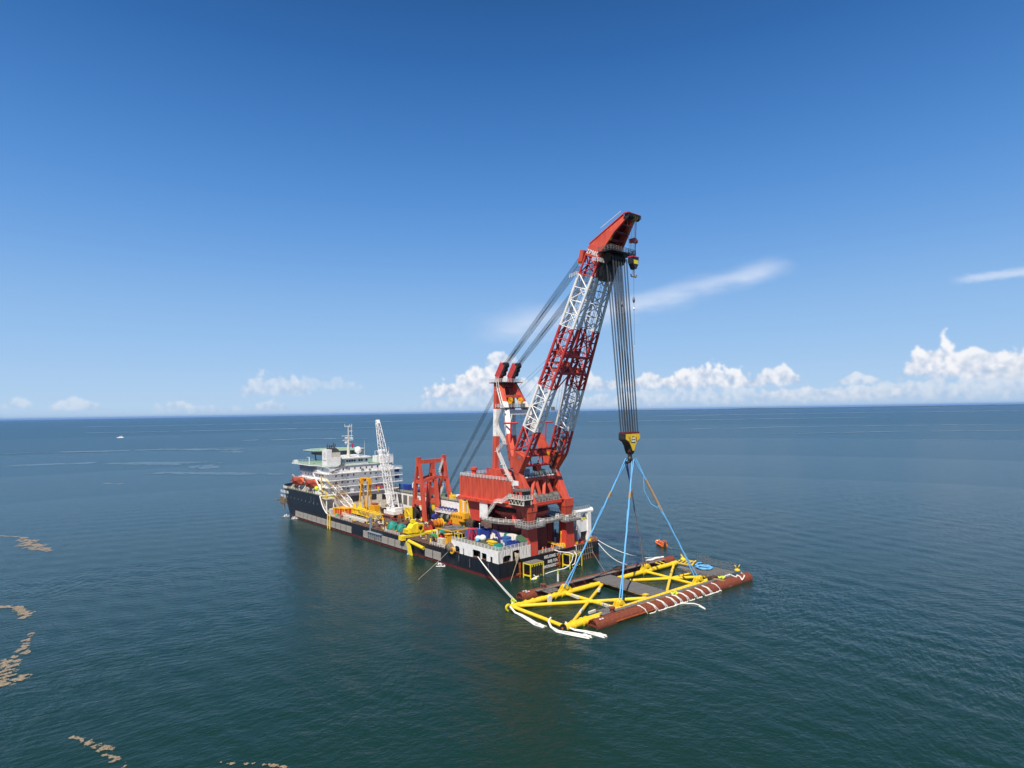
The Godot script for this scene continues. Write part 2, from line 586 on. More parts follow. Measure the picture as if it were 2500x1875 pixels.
func build_sea() -> void:
	wave_setup()
	var f := FastNoiseLite.new()
	f.seed = 31
	f.noise_type = FastNoiseLite.TYPE_SIMPLEX
	f.frequency = 0.012
	f.fractal_octaves = 6
	f.fractal_gain = 0.62
	var t := NoiseTexture2D.new()
	t.width = 1024
	t.height = 1024
	t.seamless = true
	t.as_normal_map = true
	t.bump_strength = 6.0
	t.noise = f
	M["ripple_map"] = t
	var warp := FastNoiseLite.new()
	warp.seed = 8
	warp.frequency = 0.006
	warp.fractal_octaves = 2
	var gust := FastNoiseLite.new()
	gust.seed = 18
	gust.frequency = 0.011
	gust.fractal_octaves = 3
	# rings of cells that grow with distance; ripples too small for a ring's cells are its roughness
	var limits := [0.0, 110.0, 160.0, 230.0, 330.0, 480.0, 700.0, 1100.0, 2000.0, 5000.0, 60000.0]
	var rough := [0.14, 0.155, 0.17, 0.19, 0.21, 0.24, 0.27, 0.30, 0.33, 0.34]
	var ripple := [0.50, 0.50, 0.49, 0.48, 0.46, 0.44, 0.42, 0.40, 0.38, 0.36]
	var a0 := deg_to_rad(-62.0)
	var a1 := deg_to_rad(62.0)
	for k in limits.size() - 1:
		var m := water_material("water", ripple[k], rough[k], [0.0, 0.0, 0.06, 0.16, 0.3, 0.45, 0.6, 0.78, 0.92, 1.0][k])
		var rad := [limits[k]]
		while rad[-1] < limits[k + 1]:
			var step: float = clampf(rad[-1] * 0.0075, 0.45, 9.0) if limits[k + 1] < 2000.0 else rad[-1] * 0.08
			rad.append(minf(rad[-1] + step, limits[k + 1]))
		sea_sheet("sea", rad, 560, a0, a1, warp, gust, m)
		if k in [1, 4, 7, 9]: # the rest of the circle, behind the camera
			sea_sheet("sea", [0.0, 60.0, 160.0] if k == 1 else [160.0, 300.0, 480.0] if k == 4 else [480.0, 900.0, 1500.0, 2000.0] if k == 7 else [2000.0, 4000.0, 9000.0, 20000.0, 60000.0], 60, a1, TAU + a0, warp, gust, m)
	build_sea_marks()

func sea_height(x: float, z: float, cell: float) -> float:
	var h := 0.0
	for w in wave_k:
		var q: float = w[3] / cell
		if q > 2.5:
			h += w[4] * sin(w[0] * x + w[1] * z + w[2]) * minf(1.0, (q - 2.5) / 2.5)
	return h

func sea_sheet(called: String, rad: Array, cols: int, a0: float, a1: float, warp: FastNoiseLite, gust: FastNoiseLite, mat: Material) -> void:
	var v := PackedVector3Array()
	var uv := PackedVector2Array()
	var idx := PackedInt32Array()
	var rows := rad.size()
	for i in rows:
		var r: float = rad[i]
		var cell: float = maxf(r * 0.0075, r * (a1 - a0) / cols)
		for j in cols + 1:
			var a := lerpf(a0, a1, j / float(cols))
			var x := sin(a) * r
			var z := -cos(a) * r
			var h := 0.0
			if cell < 8.0 and cols > 100:
				h = sea_height(x, z, cell) * (1.0 + 0.5 * gust.get_noise_2d(x, z))
			v.append(Vector3(x, h, z))
			var wx := warp.get_noise_2d(x, z)
			var wz := warp.get_noise_2d(z + 900.0, x)
			var p := Vector2(x + wx * 22.0, z + wz * 22.0).rotated(0.35)
			uv.append(Vector2(p.x / 52.0, p.y / 31.0))
	for i in rows - 1:
		for j in cols:
			var k := i * (cols + 1) + j
			idx.append_array([k, k + 1, k + cols + 1, k + 1, k + cols + 2, k + cols + 1])
	var st := SurfaceTool.new()
	var arr := []
	arr.resize(Mesh.ARRAY_MAX)
	arr[Mesh.ARRAY_VERTEX] = v
	arr[Mesh.ARRAY_TEX_UV] = uv
	arr[Mesh.ARRAY_INDEX] = idx
	var am := ArrayMesh.new()
	am.add_surface_from_arrays(Mesh.PRIMITIVE_TRIANGLES, arr)
	st.create_from(am, 0)
	st.generate_normals()
	struct(called, st.commit(), mat, "dark blue-green open sea with short ripples")


# ---------------------------------------------------------------- the vessel
var vessel: Node3D
const DECK := 5.25
const FORE := 13.55

func mirrored(half: Array) -> Array: # a half outline (x, z), port side, closed to starboard
	var out := half.duplicate()
	for i in half.size():
		var p: Vector2 = half[half.size() - 1 - i]
		if absf(p.y - 23.0) > 0.01:
			out.append(Vector2(p.x, 46.0 - p.y))
	return out

func loft(s: Shape, lo: Array, y0: float, hi: Array, y1: float, closed := true) -> void:
	for i in lo.size() - (0 if closed else 1):
		var j := (i + 1) % lo.size()
		var a := v3(lo[i].x, y0, lo[i].y)
		var b := v3(lo[j].x, y0, lo[j].y)
		var c := v3(hi[j].x, y1, hi[j].y)
		var d := v3(hi[i].x, y1, hi[i].y)
		var mid := (a + b + c + d) / 4.0
		s.quad(a, b, c, d, v3(mid.x - 90.0, 0, (mid.z - 23.0) * 4.0))

func build_vessel() -> void:
	vessel = thing("crane_vessel", "long black-sided crane vessel with white accommodation block at its bow", "ship")
	var half := [Vector2(0, 0.02), Vector2(150, 0.02), Vector2(170, 0.02), Vector2(175, 0.7), Vector2(178.6, 3.0), Vector2(181.2, 8), Vector2(182.6, 15), Vector2(183, 23)]
	var top := mirrored(half)
	var at := func(y: float) -> Array:
		var k := lerpf(0.66, 1.0, clampf(y / 12.0, 0.0, 1.0))
		var o := []
		for p in top:
			o.append(Vector2(p.x if p.x < 150.5 else 150.0 + (p.x - 150.0) * k, p.y))
		return o
	var low: Array = at.call(-2.5)
	var w0: Array = at.call(0.75)
	var w1: Array = at.call(DECK)
	# boot top, hull sides, main deck
	var s := sh()
	var shrink := []
	for p in low:
		shrink.append(Vector2(p.x, p.y))
	loft(s, shrink, -2.5, w0, 0.75)
	part("boot_top", s, M["boot_red"], vessel, "dull red waterline band")
	s = sh()
	loft(s, w0, 0.75, w1, DECK)
	part("hull", s, M["navy"], vessel, "black-blue hull side with rust streaks")
	s = sh().slab(w1, DECK - 0.3, DECK)
	part("deck", s, M["deck"], vessel)
	# raised forecastle with its swept aft edge
	s = sh()
	var prof := [Vector2(118.5, DECK), Vector2(150, DECK), Vector2(150, FORE), Vector2(129.6, FORE), Vector2(128.6, 12.0), Vector2(127.2, 10.0), Vector2(125.4, 8.2), Vector2(122.6, 6.5)]
	s.slab(prof, 0.02, 0.4, 2)
	s.slab(prof, 45.6, 45.98, 2)
	var f0: Array = at.call(DECK).slice(1, -1)
	var f1: Array = at.call(FORE).slice(1, -1)
	loft(s, f0, DECK, f1, FORE, false)
	# bulwark at the bow
	var b0 := []
	var b1 := []
	for p in f1:
		if p.x > 172.0:
			b0.append(p)
			b1.append(Vector2(150.0 + (p.x - 150.0) * 1.03, p.y))
	loft(s, b0, FORE, b1, FORE + 1.3, false)
	part("forecastle", s, M["navy"], vessel)
	s = sh()
	var dk := [Vector2(129.6, 0.45)]
	dk.append_array(f1)
	dk.append(Vector2(129.6, 45.55))
	s.slab(dk, FORE - 0.25, FORE - 0.02)
	part("forecastle_deck", s, M["deck_green"], vessel, "green forecastle deck")
	s = sh()
	for k in [[129.6, FORE, 128.6, 12.0], [128.6, 12.0, 127.2, 10.0], [127.2, 10.0, 125.4, 8.2], [125.4, 8.2, 122.6, 6.5], [122.6, 6.5, 118.5, 5.4]]:
		s.bar(v3(k[0], k[1], 0.2), v3(k[2], k[3], 0.2), 0.5, 0.12)
	part("edge_strip", s, M["rail_white"], vessel)
	# concrete-grey fender plates along the port side, one by one, with a gap where the hull is bare
	var x := 157.6
	var k := 0
	var plate: MeshInstance3D
	while x > 33.0:
		var w := 4.5
		if (x > 90.0 and x < 98.0) or (x > 40.5 and x < 53.0):
			x -= 5.1
			k += 1
			continue
		if plate == null:
			s = sh().box(v3(-w / 2.0, 2.25, -0.12), v3(w, 2.7, 0.22))
			for q in [0.33, 0.66]:
				s.box(v3(-w * q, 2.25, -0.25), v3(0.07, 2.7, 0.05))
			plate = part("fender_plate", s, M["fender_plate"], vessel)
			plate.position = v3(x, 0, 0)
		else:
			same("fender_plate", plate, Transform3D(Basis(), v3(x, 0, 0)), vessel)
		x -= 5.1
		k += 1
	s = sh()
	for i in 26:
		var px := 157.0 - i * 5.1
		s.box(v3(px + 0.8, 0.45, -0.1), v3(1.0, 0.5, 0.16))
	part("rubbing_blocks", s, M["boot_red"], vessel).set_meta("kind", "stuff")
	s = sh()
	for i in 9:
		s.box(v3(168.5 - i * 4.6, 9.5, -0.03), v3(0.35, 0.5, 0.08))
	part("porthole_marks", s, M["grey_blue"], vessel).set_meta("kind", "stuff")
	# rust runs below scuppers
	for q in [[139, 9.5, 12.4], [135.6, 8.6, 12.0], [20.5, 2.6, 4.6], [14.6, 1.6, 4.4], [5.2, 2.4, 4.6]]:
		s = sh().box(v3(q[0], (q[1] + q[2]) / 2.0, -0.02), v3(0.18, q[2] - q[1], 0.06))
		part("drain_pipe", s, M["grey"], vessel)
	# white guard rails along the port deck edge
	for q in [[26.0, 38.0], [58.5, 69.5], [97.5, 107.0], [108.6, 118.0]]:
		s = sh().rail([v3(q[0], DECK, 0.35), v3(q[1], DECK, 0.35)], 1.1, 1.6, 0.05)
		part("guard_rail", s, M["rail_white"], vessel)
	s = sh().rail([v3(131, FORE, 0.6), v3(147, FORE, 0.6), v3(170, FORE, 0.6)], 1.1, 2.4, 0.03)
	part("guard_rail", s, M["rail_white"], vessel)
	# bow lettering on the port shoulder
	var tilt := Basis(UP, PI)
	lettering("HILONG 106", 1.35, M["white"], vessel, Transform3D(tilt, v3(172.4, 11.7, -0.10)))
	han_name(vessel, Transform3D(tilt * Basis.from_scale(Vector3(1.15, 1, 1)), v3(174.4, 9.4, -0.10)), 1.4)
	s = sh().box(v3(176.6, FORE + 0.5, 1.0), v3(2.6, 1.3, 0.1), -0.25)
	part("name_board", s, M["white"], vessel)
	s = sh().box(v3(172.2, FORE + 0.5, 0.25), v3(4.6, 1.3, 0.1))
	part("name_board", s, M["cream"], vessel)
	# anchor on its bolster at the bow
	s = sh().box(v3(173.4, 7.0, 0.6), v3(5.6, 2.4, 2.6)).box(v3(175.8, 7.2, -0.2), v3(1.4, 3.6, 1.2)).bar(v3(175.5, 8.0, -0.3), v3(180.5, 6.4, -1.2), 0.7, 0.7).bar(v3(172.5, 6.2, -0.6), v3(171.8, 3.0, -0.2), 0.6, 0.6).box(v3(174.2, 5.0, -0.2), v3(2.2, 1.0, 0.8))
	part("anchor", s, M["net"], vessel)
	# stern deckhouse: white walls with rounded openings, on the port quarter
	house_wall(true, 0.0, 24.6, [[3.1, 4.3, 6.75, 0.1], [6.0, 8.5, 7.25, 0.3], [9.0, 13.1, 7.6, 0.6], [17.6, 18.3, 7.0, 0.1], [20.0, 22.6, 7.3, 0.8], [23.0, 24.0, 7.1, 0.4]])
	house_wall(false, 0.0, 13.2, [[1.6, 4.9, 7.2, 0.8], [5.6, 8.4, 8.25, 0.6]])
	s = sh().span(v3(24.3, DECK, 0.3), v3(24.6, 8.85, 13.2)).span(v3(0.3, DECK, 12.95), v3(24.3, 8.85, 13.2))
	part("house_wall", s, M["white_stained"], vessel)
	s = sh().slab([Vector2(0.3, 0.3), Vector2(24.3, 0.3), Vector2(24.3, 12.95), Vector2(0.3, 12.95)], 8.7, 8.86)
	part("house_roof", s, M["deck_green"], vessel, "olive green roof deck of the stern deckhouse")
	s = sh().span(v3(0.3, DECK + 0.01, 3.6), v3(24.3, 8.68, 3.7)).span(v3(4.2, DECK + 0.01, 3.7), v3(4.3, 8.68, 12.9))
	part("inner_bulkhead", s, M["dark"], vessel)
	s = sh().span(v3(0, 8.86, 0), v3(24.6, 9.02, 0.12)).span(v3(0, 8.86, 0.12), v3(0.12, 9.02, 13.2))
	part("roof_kerb", s, M["rail_white"], vessel)
	s = sh().rail([v3(24.4, 8.9, 0.2), v3(0.2, 8.9, 0.2), v3(0.2, 8.9, 13.0)], 1.15, 1.7, 0.055)
	part("guard_rail", s, M["rail_white"], vessel)
	for q in [[1.2, 1.1], [0.55, 4.9], [9.9, 0.9], [11.6, 1.6]]:
		s = sh().lathe(v3(q[0], DECK, q[1]), [Vector2(0.0, 0.0), Vector2(0.45, 0.0), Vector2(0.3, 0.3), Vector2(0.3, 0.9), Vector2(0.45, 1.1), Vector2(0.0, 1.15)], 10)
		part("bollard", s, M["grey"], vessel)
	# stern plate lettering
	s = sh().span(v3(-0.05, 0.4, 17.4), v3(0.1, 5.2, 27.6))
	part("stern_plate", s, M["black_paint"], vessel)
	var aft := Basis(UP, -PI / 2.0)
	lettering("HILONG 106", 0.98, M["white"], vessel, Transform3D(aft, v3(-0.09, 3.95, 22.9)))
	han_name(vessel, Transform3D(aft, v3(-0.09, 2.35, 22.6)), 1.05)
	lettering("HONGKONG", 0.95, M["white"], vessel, Transform3D(aft, v3(-0.09, 0.85, 22.6)))
	# recess and ladder of the starboard quarter
	s = sh().span(v3(-0.06, 0.8, 33.6), v3(0.06, 5.2, 42.6))
	part("stern_recess", s, M["dark"], vessel)
	s = sh()
	for q in 7:
		s.tube(v3(-0.5, 0.1, 35.4 + q * 1.15), v3(-0.3, 5.0, 35.0 + q * 1.15), 0.05, 5)
	for q in 2:
		s.tube(v3(-0.5, 1.9 + q * 1.8, 35.0), v3(-0.4, 1.9 + q * 1.8, 42.6), 0.05, 5)
	part("stern_ladder", s, M["rope_tan"], vessel)
	s = sh().rail([v3(0.3, DECK, 17.0), v3(0.3, DECK, 28.0)], 1.15, 1.5, 0.05)
	part("guard_rail", s, M["rail_white"], vessel)
	s = sh().rail([v3(0.3, DECK, 42.5), v3(0.3, DECK, 45.6), v3(8, DECK, 45.6)], 1.15, 1.5, 0.05)
	part("guard_rail", s, M["orange"], vessel)
	# draught pipes: two yellow tubes on the port side
	for q in [119.4, 117.2]:
		s = sh().tube(v3(q, -0.5, -0.45), v3(q, 6.4, -0.45), 0.32, 8)
		part("fender_pipe", s, M["yellow"], vessel)

func house_wall(port: bool, a: float, b: float, holes: Array) -> void: # an upright wall with round-topped openings cut through
	var y0 := DECK - 0.15
	var y1 := 8.86
	var outline := [Vector2(a, y0)]
	for h in holes:
		outline.append(Vector2(h[0], y0))
		var r: float = h[3]
		for i in 4:
			var t := PI / 2.0 * i / 3.0
			outline.append(Vector2(h[0] + r * (1.0 - cos(t)), h[2] - r + r * sin(t)))
		for i in 4:
			var t := PI / 2.0 * i / 3.0
			outline.append(Vector2(h[1] - r * (1.0 - sin(t)), h[2] - r + r * cos(t)))
		outline.append(Vector2(h[1], y0))
	outline.append_array([Vector2(b, y0), Vector2(b, y1), Vector2(a, y1)])
	var s := sh().slab(outline, 0.0, 0.3, 2 if port else 0)
	part("house_wall", s, M["white" if port else "white_stained"], vessel)

func han_name(parent: Node3D, xf: Transform3D, size: float) -> void: # two written characters and the number, in raised strokes
	var strokes := [
		# first character: water dots at the left, the mother sign at the right
		[[0.05, 0.85, 0.18, 0.75], [0.02, 0.55, 0.15, 0.45], [0.04, 0.05, 0.2, 0.3], [0.45, 0.98, 0.32, 0.75], [0.4, 0.85, 0.95, 0.85], [0.42, 0.68, 0.36, 0.1], [0.42, 0.68, 0.88, 0.68], [0.88, 0.68, 0.82, 0.05], [0.25, 0.38, 0.98, 0.38], [0.36, 0.1, 0.9, 0.1], [0.6, 0.62, 0.64, 0.48], [0.58, 0.32, 0.62, 0.18]],
		# second character: the mound sign at the left
		[[0.08, 0.95, 0.08, 0.0], [0.08, 0.92, 0.3, 0.92], [0.3, 0.92, 0.18, 0.6], [0.18, 0.6, 0.3, 0.35], [0.3, 0.35, 0.12, 0.3], [0.55, 0.98, 0.38, 0.68], [0.5, 0.88, 0.8, 0.88], [0.8, 0.88, 0.45, 0.58], [0.55, 0.75, 0.98, 0.56], [0.45, 0.5, 0.92, 0.5], [0.68, 0.58, 0.68, 0.02], [0.42, 0.28, 0.94, 0.28], [0.36, 0.02, 1.0, 0.02]]]
	for i in 2:
		var s := sh()
		for q in strokes[i]:
			s.bar(v3(q[0], q[1], 0) * size, v3(q[2], q[3], 0) * size, 0.04, size * 0.085)
		var o := part("lettering", s, M["white"], parent)
		o.transform = xf * Transform3D(Basis(), v3((-2.0 + i * 1.12) * size, -0.5 * size, 0))
	lettering("106", size * 0.95, M["white"], parent, xf * Transform3D(Basis(), v3(1.35 * size, 0, 0)), false)

# ---------------------------------------------------------------- accommodation, bridge, helideck
func build_superstructure() -> void:
	var s := sh()
	var levels := [FORE, 16.75, 19.95, 23.15]
	for i in levels.size():
		var y: float = levels[i]
		if i > 0:
			# deck edges stand out aft and to the sides
			s = sh().span(v3(129.6, y - 0.32, 3.8), v3(166.0 - i, y, 44.6))
			part("deck_edge", s, M["white"], vessel)
			s = sh().rail([v3(163.0 - i, y, 4.0), v3(129.8, y, 4.0), v3(129.8, y, 44.4), v3(140, y, 44.4)], 1.1, 2.2, 0.03)
			part("guard_rail", s, M["rail_white"], vessel)
		var top: float = (levels[i + 1] - 0.32) if i < 3 else 26.4
		var back := 131.6 if i < 3 else 130.3
		s = sh().span(v3(back, y, 5.0), v3(164.0 - i, top, 41.0 if i < 3 else 38.5))
		part("cabin_block", s, M["white"], vessel)
		for k in 10:
			if (k * 7 + i) % 9 == 3:
				continue
			s = sh().box(v3(back - 0.02, y + 1.75, 9.2 + k * 3.05), v3(0.06, 0.95, 0.62))
			part("window", s, M["glass_dark"], vessel)
		for k in 7:
			s = sh().box(v3(137.0 + k * 3.4, y + 1.75, 4.98), v3(0.8, 0.9, 0.06))
			part("window", s, M["glass_dark"], vessel)
		if i < 3:
			# inclined outer stair between decks
			s = sh().bar(v3(130.4, y, 14.2), v3(130.4, y + 3.1, 11.4), 0.8, 0.16).bar(v3(130.0, y + 0.9, 14.2), v3(130.0, y + 4.0, 11.4), 0.07, 0.07).bar(v3(130.8, y + 0.9, 14.2), v3(130.8, y + 4.0, 11.4), 0.07, 0.07)
			part("stair", s, M["grey_blue"], vessel)
	# forward bulkhead of the main deck, below the accommodation
	s = sh().span(v3(130.2, DECK, 1.0), v3(131.0, FORE - 0.35, 45.0))
	part("bulkhead", s, M["cream"], vessel)
	s = sh().span(v3(129.4, FORE - 0.42, 0.5), v3(130.2, FORE + 0.05, 45.5))
	part("deck_edge", s, M["white"], vessel)
	for q in [[16.0, 20.5, 9.0], [26.6, 29.8, 8.8], [33.0, 36.5, 8.4]]:
		s = sh().span(v3(130.05, q[2], q[0]), v3(130.25, q[2] + 2.6, q[1]))
		part("doorway", s, M["dark"], vessel)
	s = sh().rail([v3(129.5, FORE, 44.8), v3(129.5, FORE, 1.0)], 1.1, 2.0, 0.03)
	part("guard_rail", s, M["rail_white"], vessel)
	s = sh().box(v3(129.7, 14.5, 16.6), v3(0.2, 1.7, 1.9))
	part("sign_panel", s, M["white"], vessel)
	for k in 5:
		s = sh().tube(v3(129.9, FORE + 0.5, 29.3 + k * 1.15), v3(129.9, FORE + 1.75, 29.3 + k * 1.15), 0.5, 8)
		part("life_raft_canister", s, M["magenta_red"], vessel)
	# bridge deck with a long wing to port
	s = sh().slab([Vector2(129.9, 3.4), Vector2(143, 3.4), Vector2(145, 1.6), Vector2(167, 1.6), Vector2(170, 4), Vector2(170, 42), Vector2(150, 42), Vector2(129.9, 38.8)], 26.4, 26.75)
	part("bridge_deck", s, M["white"], vessel)
	s = sh().slab([Vector2(130.2, 3.7), Vector2(143, 3.7), Vector2(145, 1.9), Vector2(166.6, 1.9), Vector2(169.6, 4.2), Vector2(169.6, 41.6), Vector2(150, 41.6), Vector2(130.2, 38.5)], 26.75, 26.79)
	part("deck_coating", s, M["deck_mint"], vessel)
	s = sh().rail([v3(130.2, 26.75, 38.0), v3(130.2, 26.75, 12.0)], 1.1, 1.8, 0.03).rail([v3(130.4, 26.75, 3.8), v3(143, 26.75, 3.7), v3(145, 26.75, 1.9), v3(166.6, 26.75, 1.9), v3(169.6, 26.75, 4.2), v3(169.6, 26.75, 14)], 1.15, 1.8, 0.03)
	part("guard_rail", s, M["rail_white"], vessel)
	s = sh().box(v3(165.5, 27.5, 3.0), v3(1.2, 1.4, 1.4)).tube(v3(147.2, 26.7, 2.6), v3(147.2, 30.4, 2.6), 0.22, 6).bar(v3(147.2, 30.3, 2.6), v3(150.2, 30.3, 2.6), 0.12, 0.12).box(v3(162.6, 27.4, 2.6), v3(0.8, 1.3, 0.8))
	part("wing_console", s, M["white"], vessel)
	# bracket plates under the wing
	s = sh().slab([Vector2(139, 26.4), Vector2(160, 26.4), Vector2(151, 23.2), Vector2(139, 23.2)], 4.6, 4.9, 2)
	part("wing_bracket", s, M["white"], vessel)
	s = sh().span(v3(143, 23.2, 4.5), v3(164, 25.6, 4.95))
	part("shelter_shade", s, M["grey_blue"], vessel)
	s = sh().bar(v3(139.5, 23.0, 1.3), v3(131, 15.8, 1.3), 0.35, 0.5).bar(v3(139.5, 23.0, 4.8), v3(131, 15.8, 4.8), 0.35, 0.5)
	part("brace", s, M["white"], vessel)
	# wheelhouse
	s = sh().slab([Vector2(131.6, 14.2), Vector2(145, 13.5), Vector2(150, 20), Vector2(150, 28), Vector2(131.6, 26.2)], 26.8, 29.7)
	part("wheelhouse", s, M["white"], vessel)
	s = sh().slab([Vector2(130.6, 12.4), Vector2(146, 12.0), Vector2(151, 20), Vector2(151, 29), Vector2(130.6, 27.4)], 29.7, 30.25)
	part("wheelhouse_roof", s, M["white"], vessel)
	for k in [0, 1, 2, 3, 5, 6, 8]:
		s = sh().box(v3(131.57, 28.55, 15.0 + k * 1.28), v3(0.08, 0.95, 0.98))
		part("window", s, M["glass_dark"], vessel)
	s = sh().rail([v3(146, 30.25, 12.3), v3(130.8, 30.25, 12.8), v3(130.8, 30.25, 27.0)], 1.0, 1.7, 0.03)
	part("guard_rail", s, M["deck_mint"], vessel)
	# lift trunk on the starboard side
	s = sh().span(v3(130.1, 23.3, 32.0), v3(138, 29.9, 37.0)).span(v3(130.5, 23.3, 37.15), v3(137.6, 30.1, 39.7))
	part("lift_trunk", s, M["white"], vessel)
	s = sh().lathe(v3(133, 30, 33.6), [Vector2(0, 0), Vector2(1.0, 0), Vector2(1.0, 1.0), Vector2(1.5, 1.7), Vector2(1.5, 2.6), Vector2(0.0, 3.2)], 12)
	s.tube(v3(133, 32.2, 34.6), v3(133, 32.4, 36.2), 0.7, 10).rail([v3(130.3, 29.9, 32.2), v3(130.3, 29.9, 39.4)], 1.0, 1.8, 0.03).bar(v3(132, 30, 30.2), v3(132, 32.6, 30.2), 0.18, 0.18).bar(v3(132, 32.6, 30.2), v3(132, 32.6, 32.5), 0.18, 0.18)
	part("ventilator", s, M["white"], vessel)
	# funnel casing with louvres and black exhaust pipes
	s = sh().span(v3(131.2, 26.8, 4.6), v3(136.8, 30.8, 11.4)).span(v3(131.2, 30.8, 4.6), v3(136.8, 34.5, 6.9))
	part("funnel_casing", s, M["white"], vessel, "white funnel casing")
	s = sh().span(v3(131.35, 30.8, 6.9), v3(136.6, 33.3, 11.3))
	for k in 9:
		s.box(v3(131.3, 32.0, 7.2 + k * 0.49), v3(0.12, 2.3, 0.14))
	part("funnel_louvres", s, M["cream"], vessel)
	s = sh().hexa([v3(131.2, 33.3, 6.95), v3(136.8, 33.3, 6.95), v3(136.8, 33.3, 11.4), v3(131.2, 33.3, 11.4), v3(134.4, 34.9, 6.95), v3(136.8, 34.9, 6.95), v3(136.8, 34.9, 10.8), v3(134.4, 34.9, 10.8)])
	part("funnel_top", s, M["dark"], vessel)
	for q in [[7.0, 2.4], [8.0, 1.6], [9.0, 1.6], [10.0, 2.7], [10.8, 1.9]]:
		s = sh().tube(v3(135.6, 34.6, q[0] - 0.5), v3(136.8, 34.6 + q[1], q[0] + 0.4), 0.3, 8)
		part("exhaust_pipe", s, M["black_paint"], vessel)
	# emblem on the outboard face of the funnel: a pointed leaf shape and a line of small marks
	s = sh()
	for k in [-1, 1]:
		s.bar(v3(134.0 + k * 0.1, 30.6, 4.57), v3(134.0 + k * 0.75, 31.6, 4.57), 0.03, 0.22).bar(v3(134.0 + k * 0.75, 31.6, 4.57), v3(134.0 + k * 0.15, 33.2, 4.57), 0.03, 0.22)
	for k in 6:
		s.box(v3(132.6 + k * 0.55, 29.4, 4.58), v3(0.36, 0.5, 0.04))
	part("emblem", s, M["grey_blue"], vessel)
	# mast
	s = sh().tube(v3(135.5, 30.2, 17.5), v3(135.5, 38.6, 17.5), 0.85, 10, 0.4).tube(v3(135.5, 38.6, 17.5), v3(135.5, 45.6, 17.5), 0.3, 8, 0.22)
	part("mast", s, M["cream"], vessel)
	s = sh()
	for q in [[45.3, 2.0, 2.0], [42.9, 0.2, 2.2], [40.6, 3.4, 2.4], [38.5, 3.0, 2.6], [36.6, 1.6, 1.2]]:
		s.bar(v3(135.5, q[0], 17.5 - q[1]), v3(135.5, q[0], 17.5 + q[2]), 0.3, 0.3).bar(v3(135.5, q[0] - 0.8, 17.5), v3(135.5, q[0], 17.5 + q[2] * 0.7), 0.12, 0.12)
	for q in [[46.0, -1.8], [46.0, 1.8], [45.9, 0.8], [37.3, -1.1]]:
		s.tube(v3(135.5, q[0] - 0.8, 17.5 + q[1]), v3(135.5, q[0] + 0.4, 17.5 + q[1]), 0.12, 5)
	for k in 5:
		s.bar(v3(135.3, 40.6 + k * 1.0, 19.3), v3(135.3, 41.3 + k * 1.0, 19.1), 0.1, 0.1)
	s.bar(v3(135.4, 38.6, 19.3), v3(135.4, 45.3, 18.9), 0.12, 0.12).box(v3(135.5, 37.4, 16.2), v3(0.8, 0.9, 1.0)).box(v3(135.5, 39.6, 16.4), v3(0.7, 0.8, 1.2)).box(v3(135.5, 39.4, 19.0), v3(0.5, 0.9, 1.6))
	part("mast_yard", s, M["white"], vessel)
	s = sh().ball(v3(136, 33.3, 22.9), v3(1.75, 1.75, 1.75), 10, 16).tube(v3(136, 30.2, 22.9), v3(136, 32.0, 22.9), 0.5, 8)
	part("radar_dome", s, M["white"], vessel)
	s = sh().tube(v3(137, 30.2, 27.0), v3(137, 38.0, 27.0), 0.09, 5, 0.03).tube(v3(133, 30, 38.6), v3(133, 34.4, 38.6), 0.09, 5, 0.03).tube(v3(133, 30, 37.8), v3(133, 32.2, 38.4), 0.12, 5)
	part("antenna", s, M["white"], vessel)
	s = sh().slab([Vector2(18.9, 36.2), Vector2(19.9, 36.9), Vector2(20.3, 35.0), Vector2(19.5, 34.3)], 135.2, 135.24, 0)
	part("ensign", s, M["magenta_red"], vessel)
	# helideck over the bow
	var poly := []
	for k in 8:
		var a := TAU * (k + 0.5) / 8.0
		poly.append(Vector2(173.0 + 16.2 * cos(a), 27.6 + 16.2 * sin(a)))
	s = sh().slab(poly, 31.65, 32.1)
	part("helideck", s, M["helideck_green"], vessel, "octagonal green helicopter deck")
	s = sh().ring(v3(173, 32.11, 27.6), UP, 7.0, 7.9, 0.02, 24)
	part("landing_circle", s, M["yellow"], vessel)
	s = sh()
	for k in 8:
		var a: Vector2 = poly[k]
		var b: Vector2 = poly[(k + 1) % 8]
		s.bar(v3(a.x, 32.14, a.y), v3(b.x, 32.14, b.y), 0.5, 0.06)
	part("edge_line", s, M["white"], vessel)
	s = sh()
	for q in [[162, 20], [162, 35], [175, 18], [175, 37]]:
		s.tube(v3(q[0], 26.4, q[1]), v3(q[0] + 2, 31.4, q[1]), 0.35, 6)
	s.span(v3(160.0, 29.6, 17.5), v3(180, 31.4, 38))
	part("helideck_support", s, M["grey"], vessel)
	# port side of the accommodation: lower shelter deck edge, rails
	s = sh().span(v3(139.0, 22.3, 4.3), v3(166.0, 22.75, 5.2)).rail([v3(139.5, 22.75, 4.4), v3(165.5, 22.75, 4.4)], 1.1, 2.0, 0.035)
	part("deck_edge", s, M["white"], vessel)
	# vertical stiffening and lockers on the top cabin wall
	s = sh().box(v3(130.1, 24.0, 22.2), v3(0.5, 1.1, 1.2)).box(v3(130.1, 23.7, 26.3), v3(0.5, 0.9, 0.8)).box(v3(130.2, 25.4, 14.0), v3(0.2, 0.8, 1.0))
	part("locker", s, M["grey"], vessel)
	s = sh().bar(v3(130.0, 23.5, 6.4), v3(130.0, 27.0, 11.0), 0.25, 0.9).box(v3(129.9, 26.9, 11.8), v3(0.5, 0.5, 1.6))
	part("stair", s, M["grey"], vessel)
	s = sh().bar(v3(129.7, 26.2, 3.6), v3(129.7, 23.6, 9.5), 0.3, 0.3).bar(v3(129.7, 23.6, 3.6), v3(129.7, 25.6, 9.5), 0.2, 0.2)
	part("brace", s, M["white"], vessel)
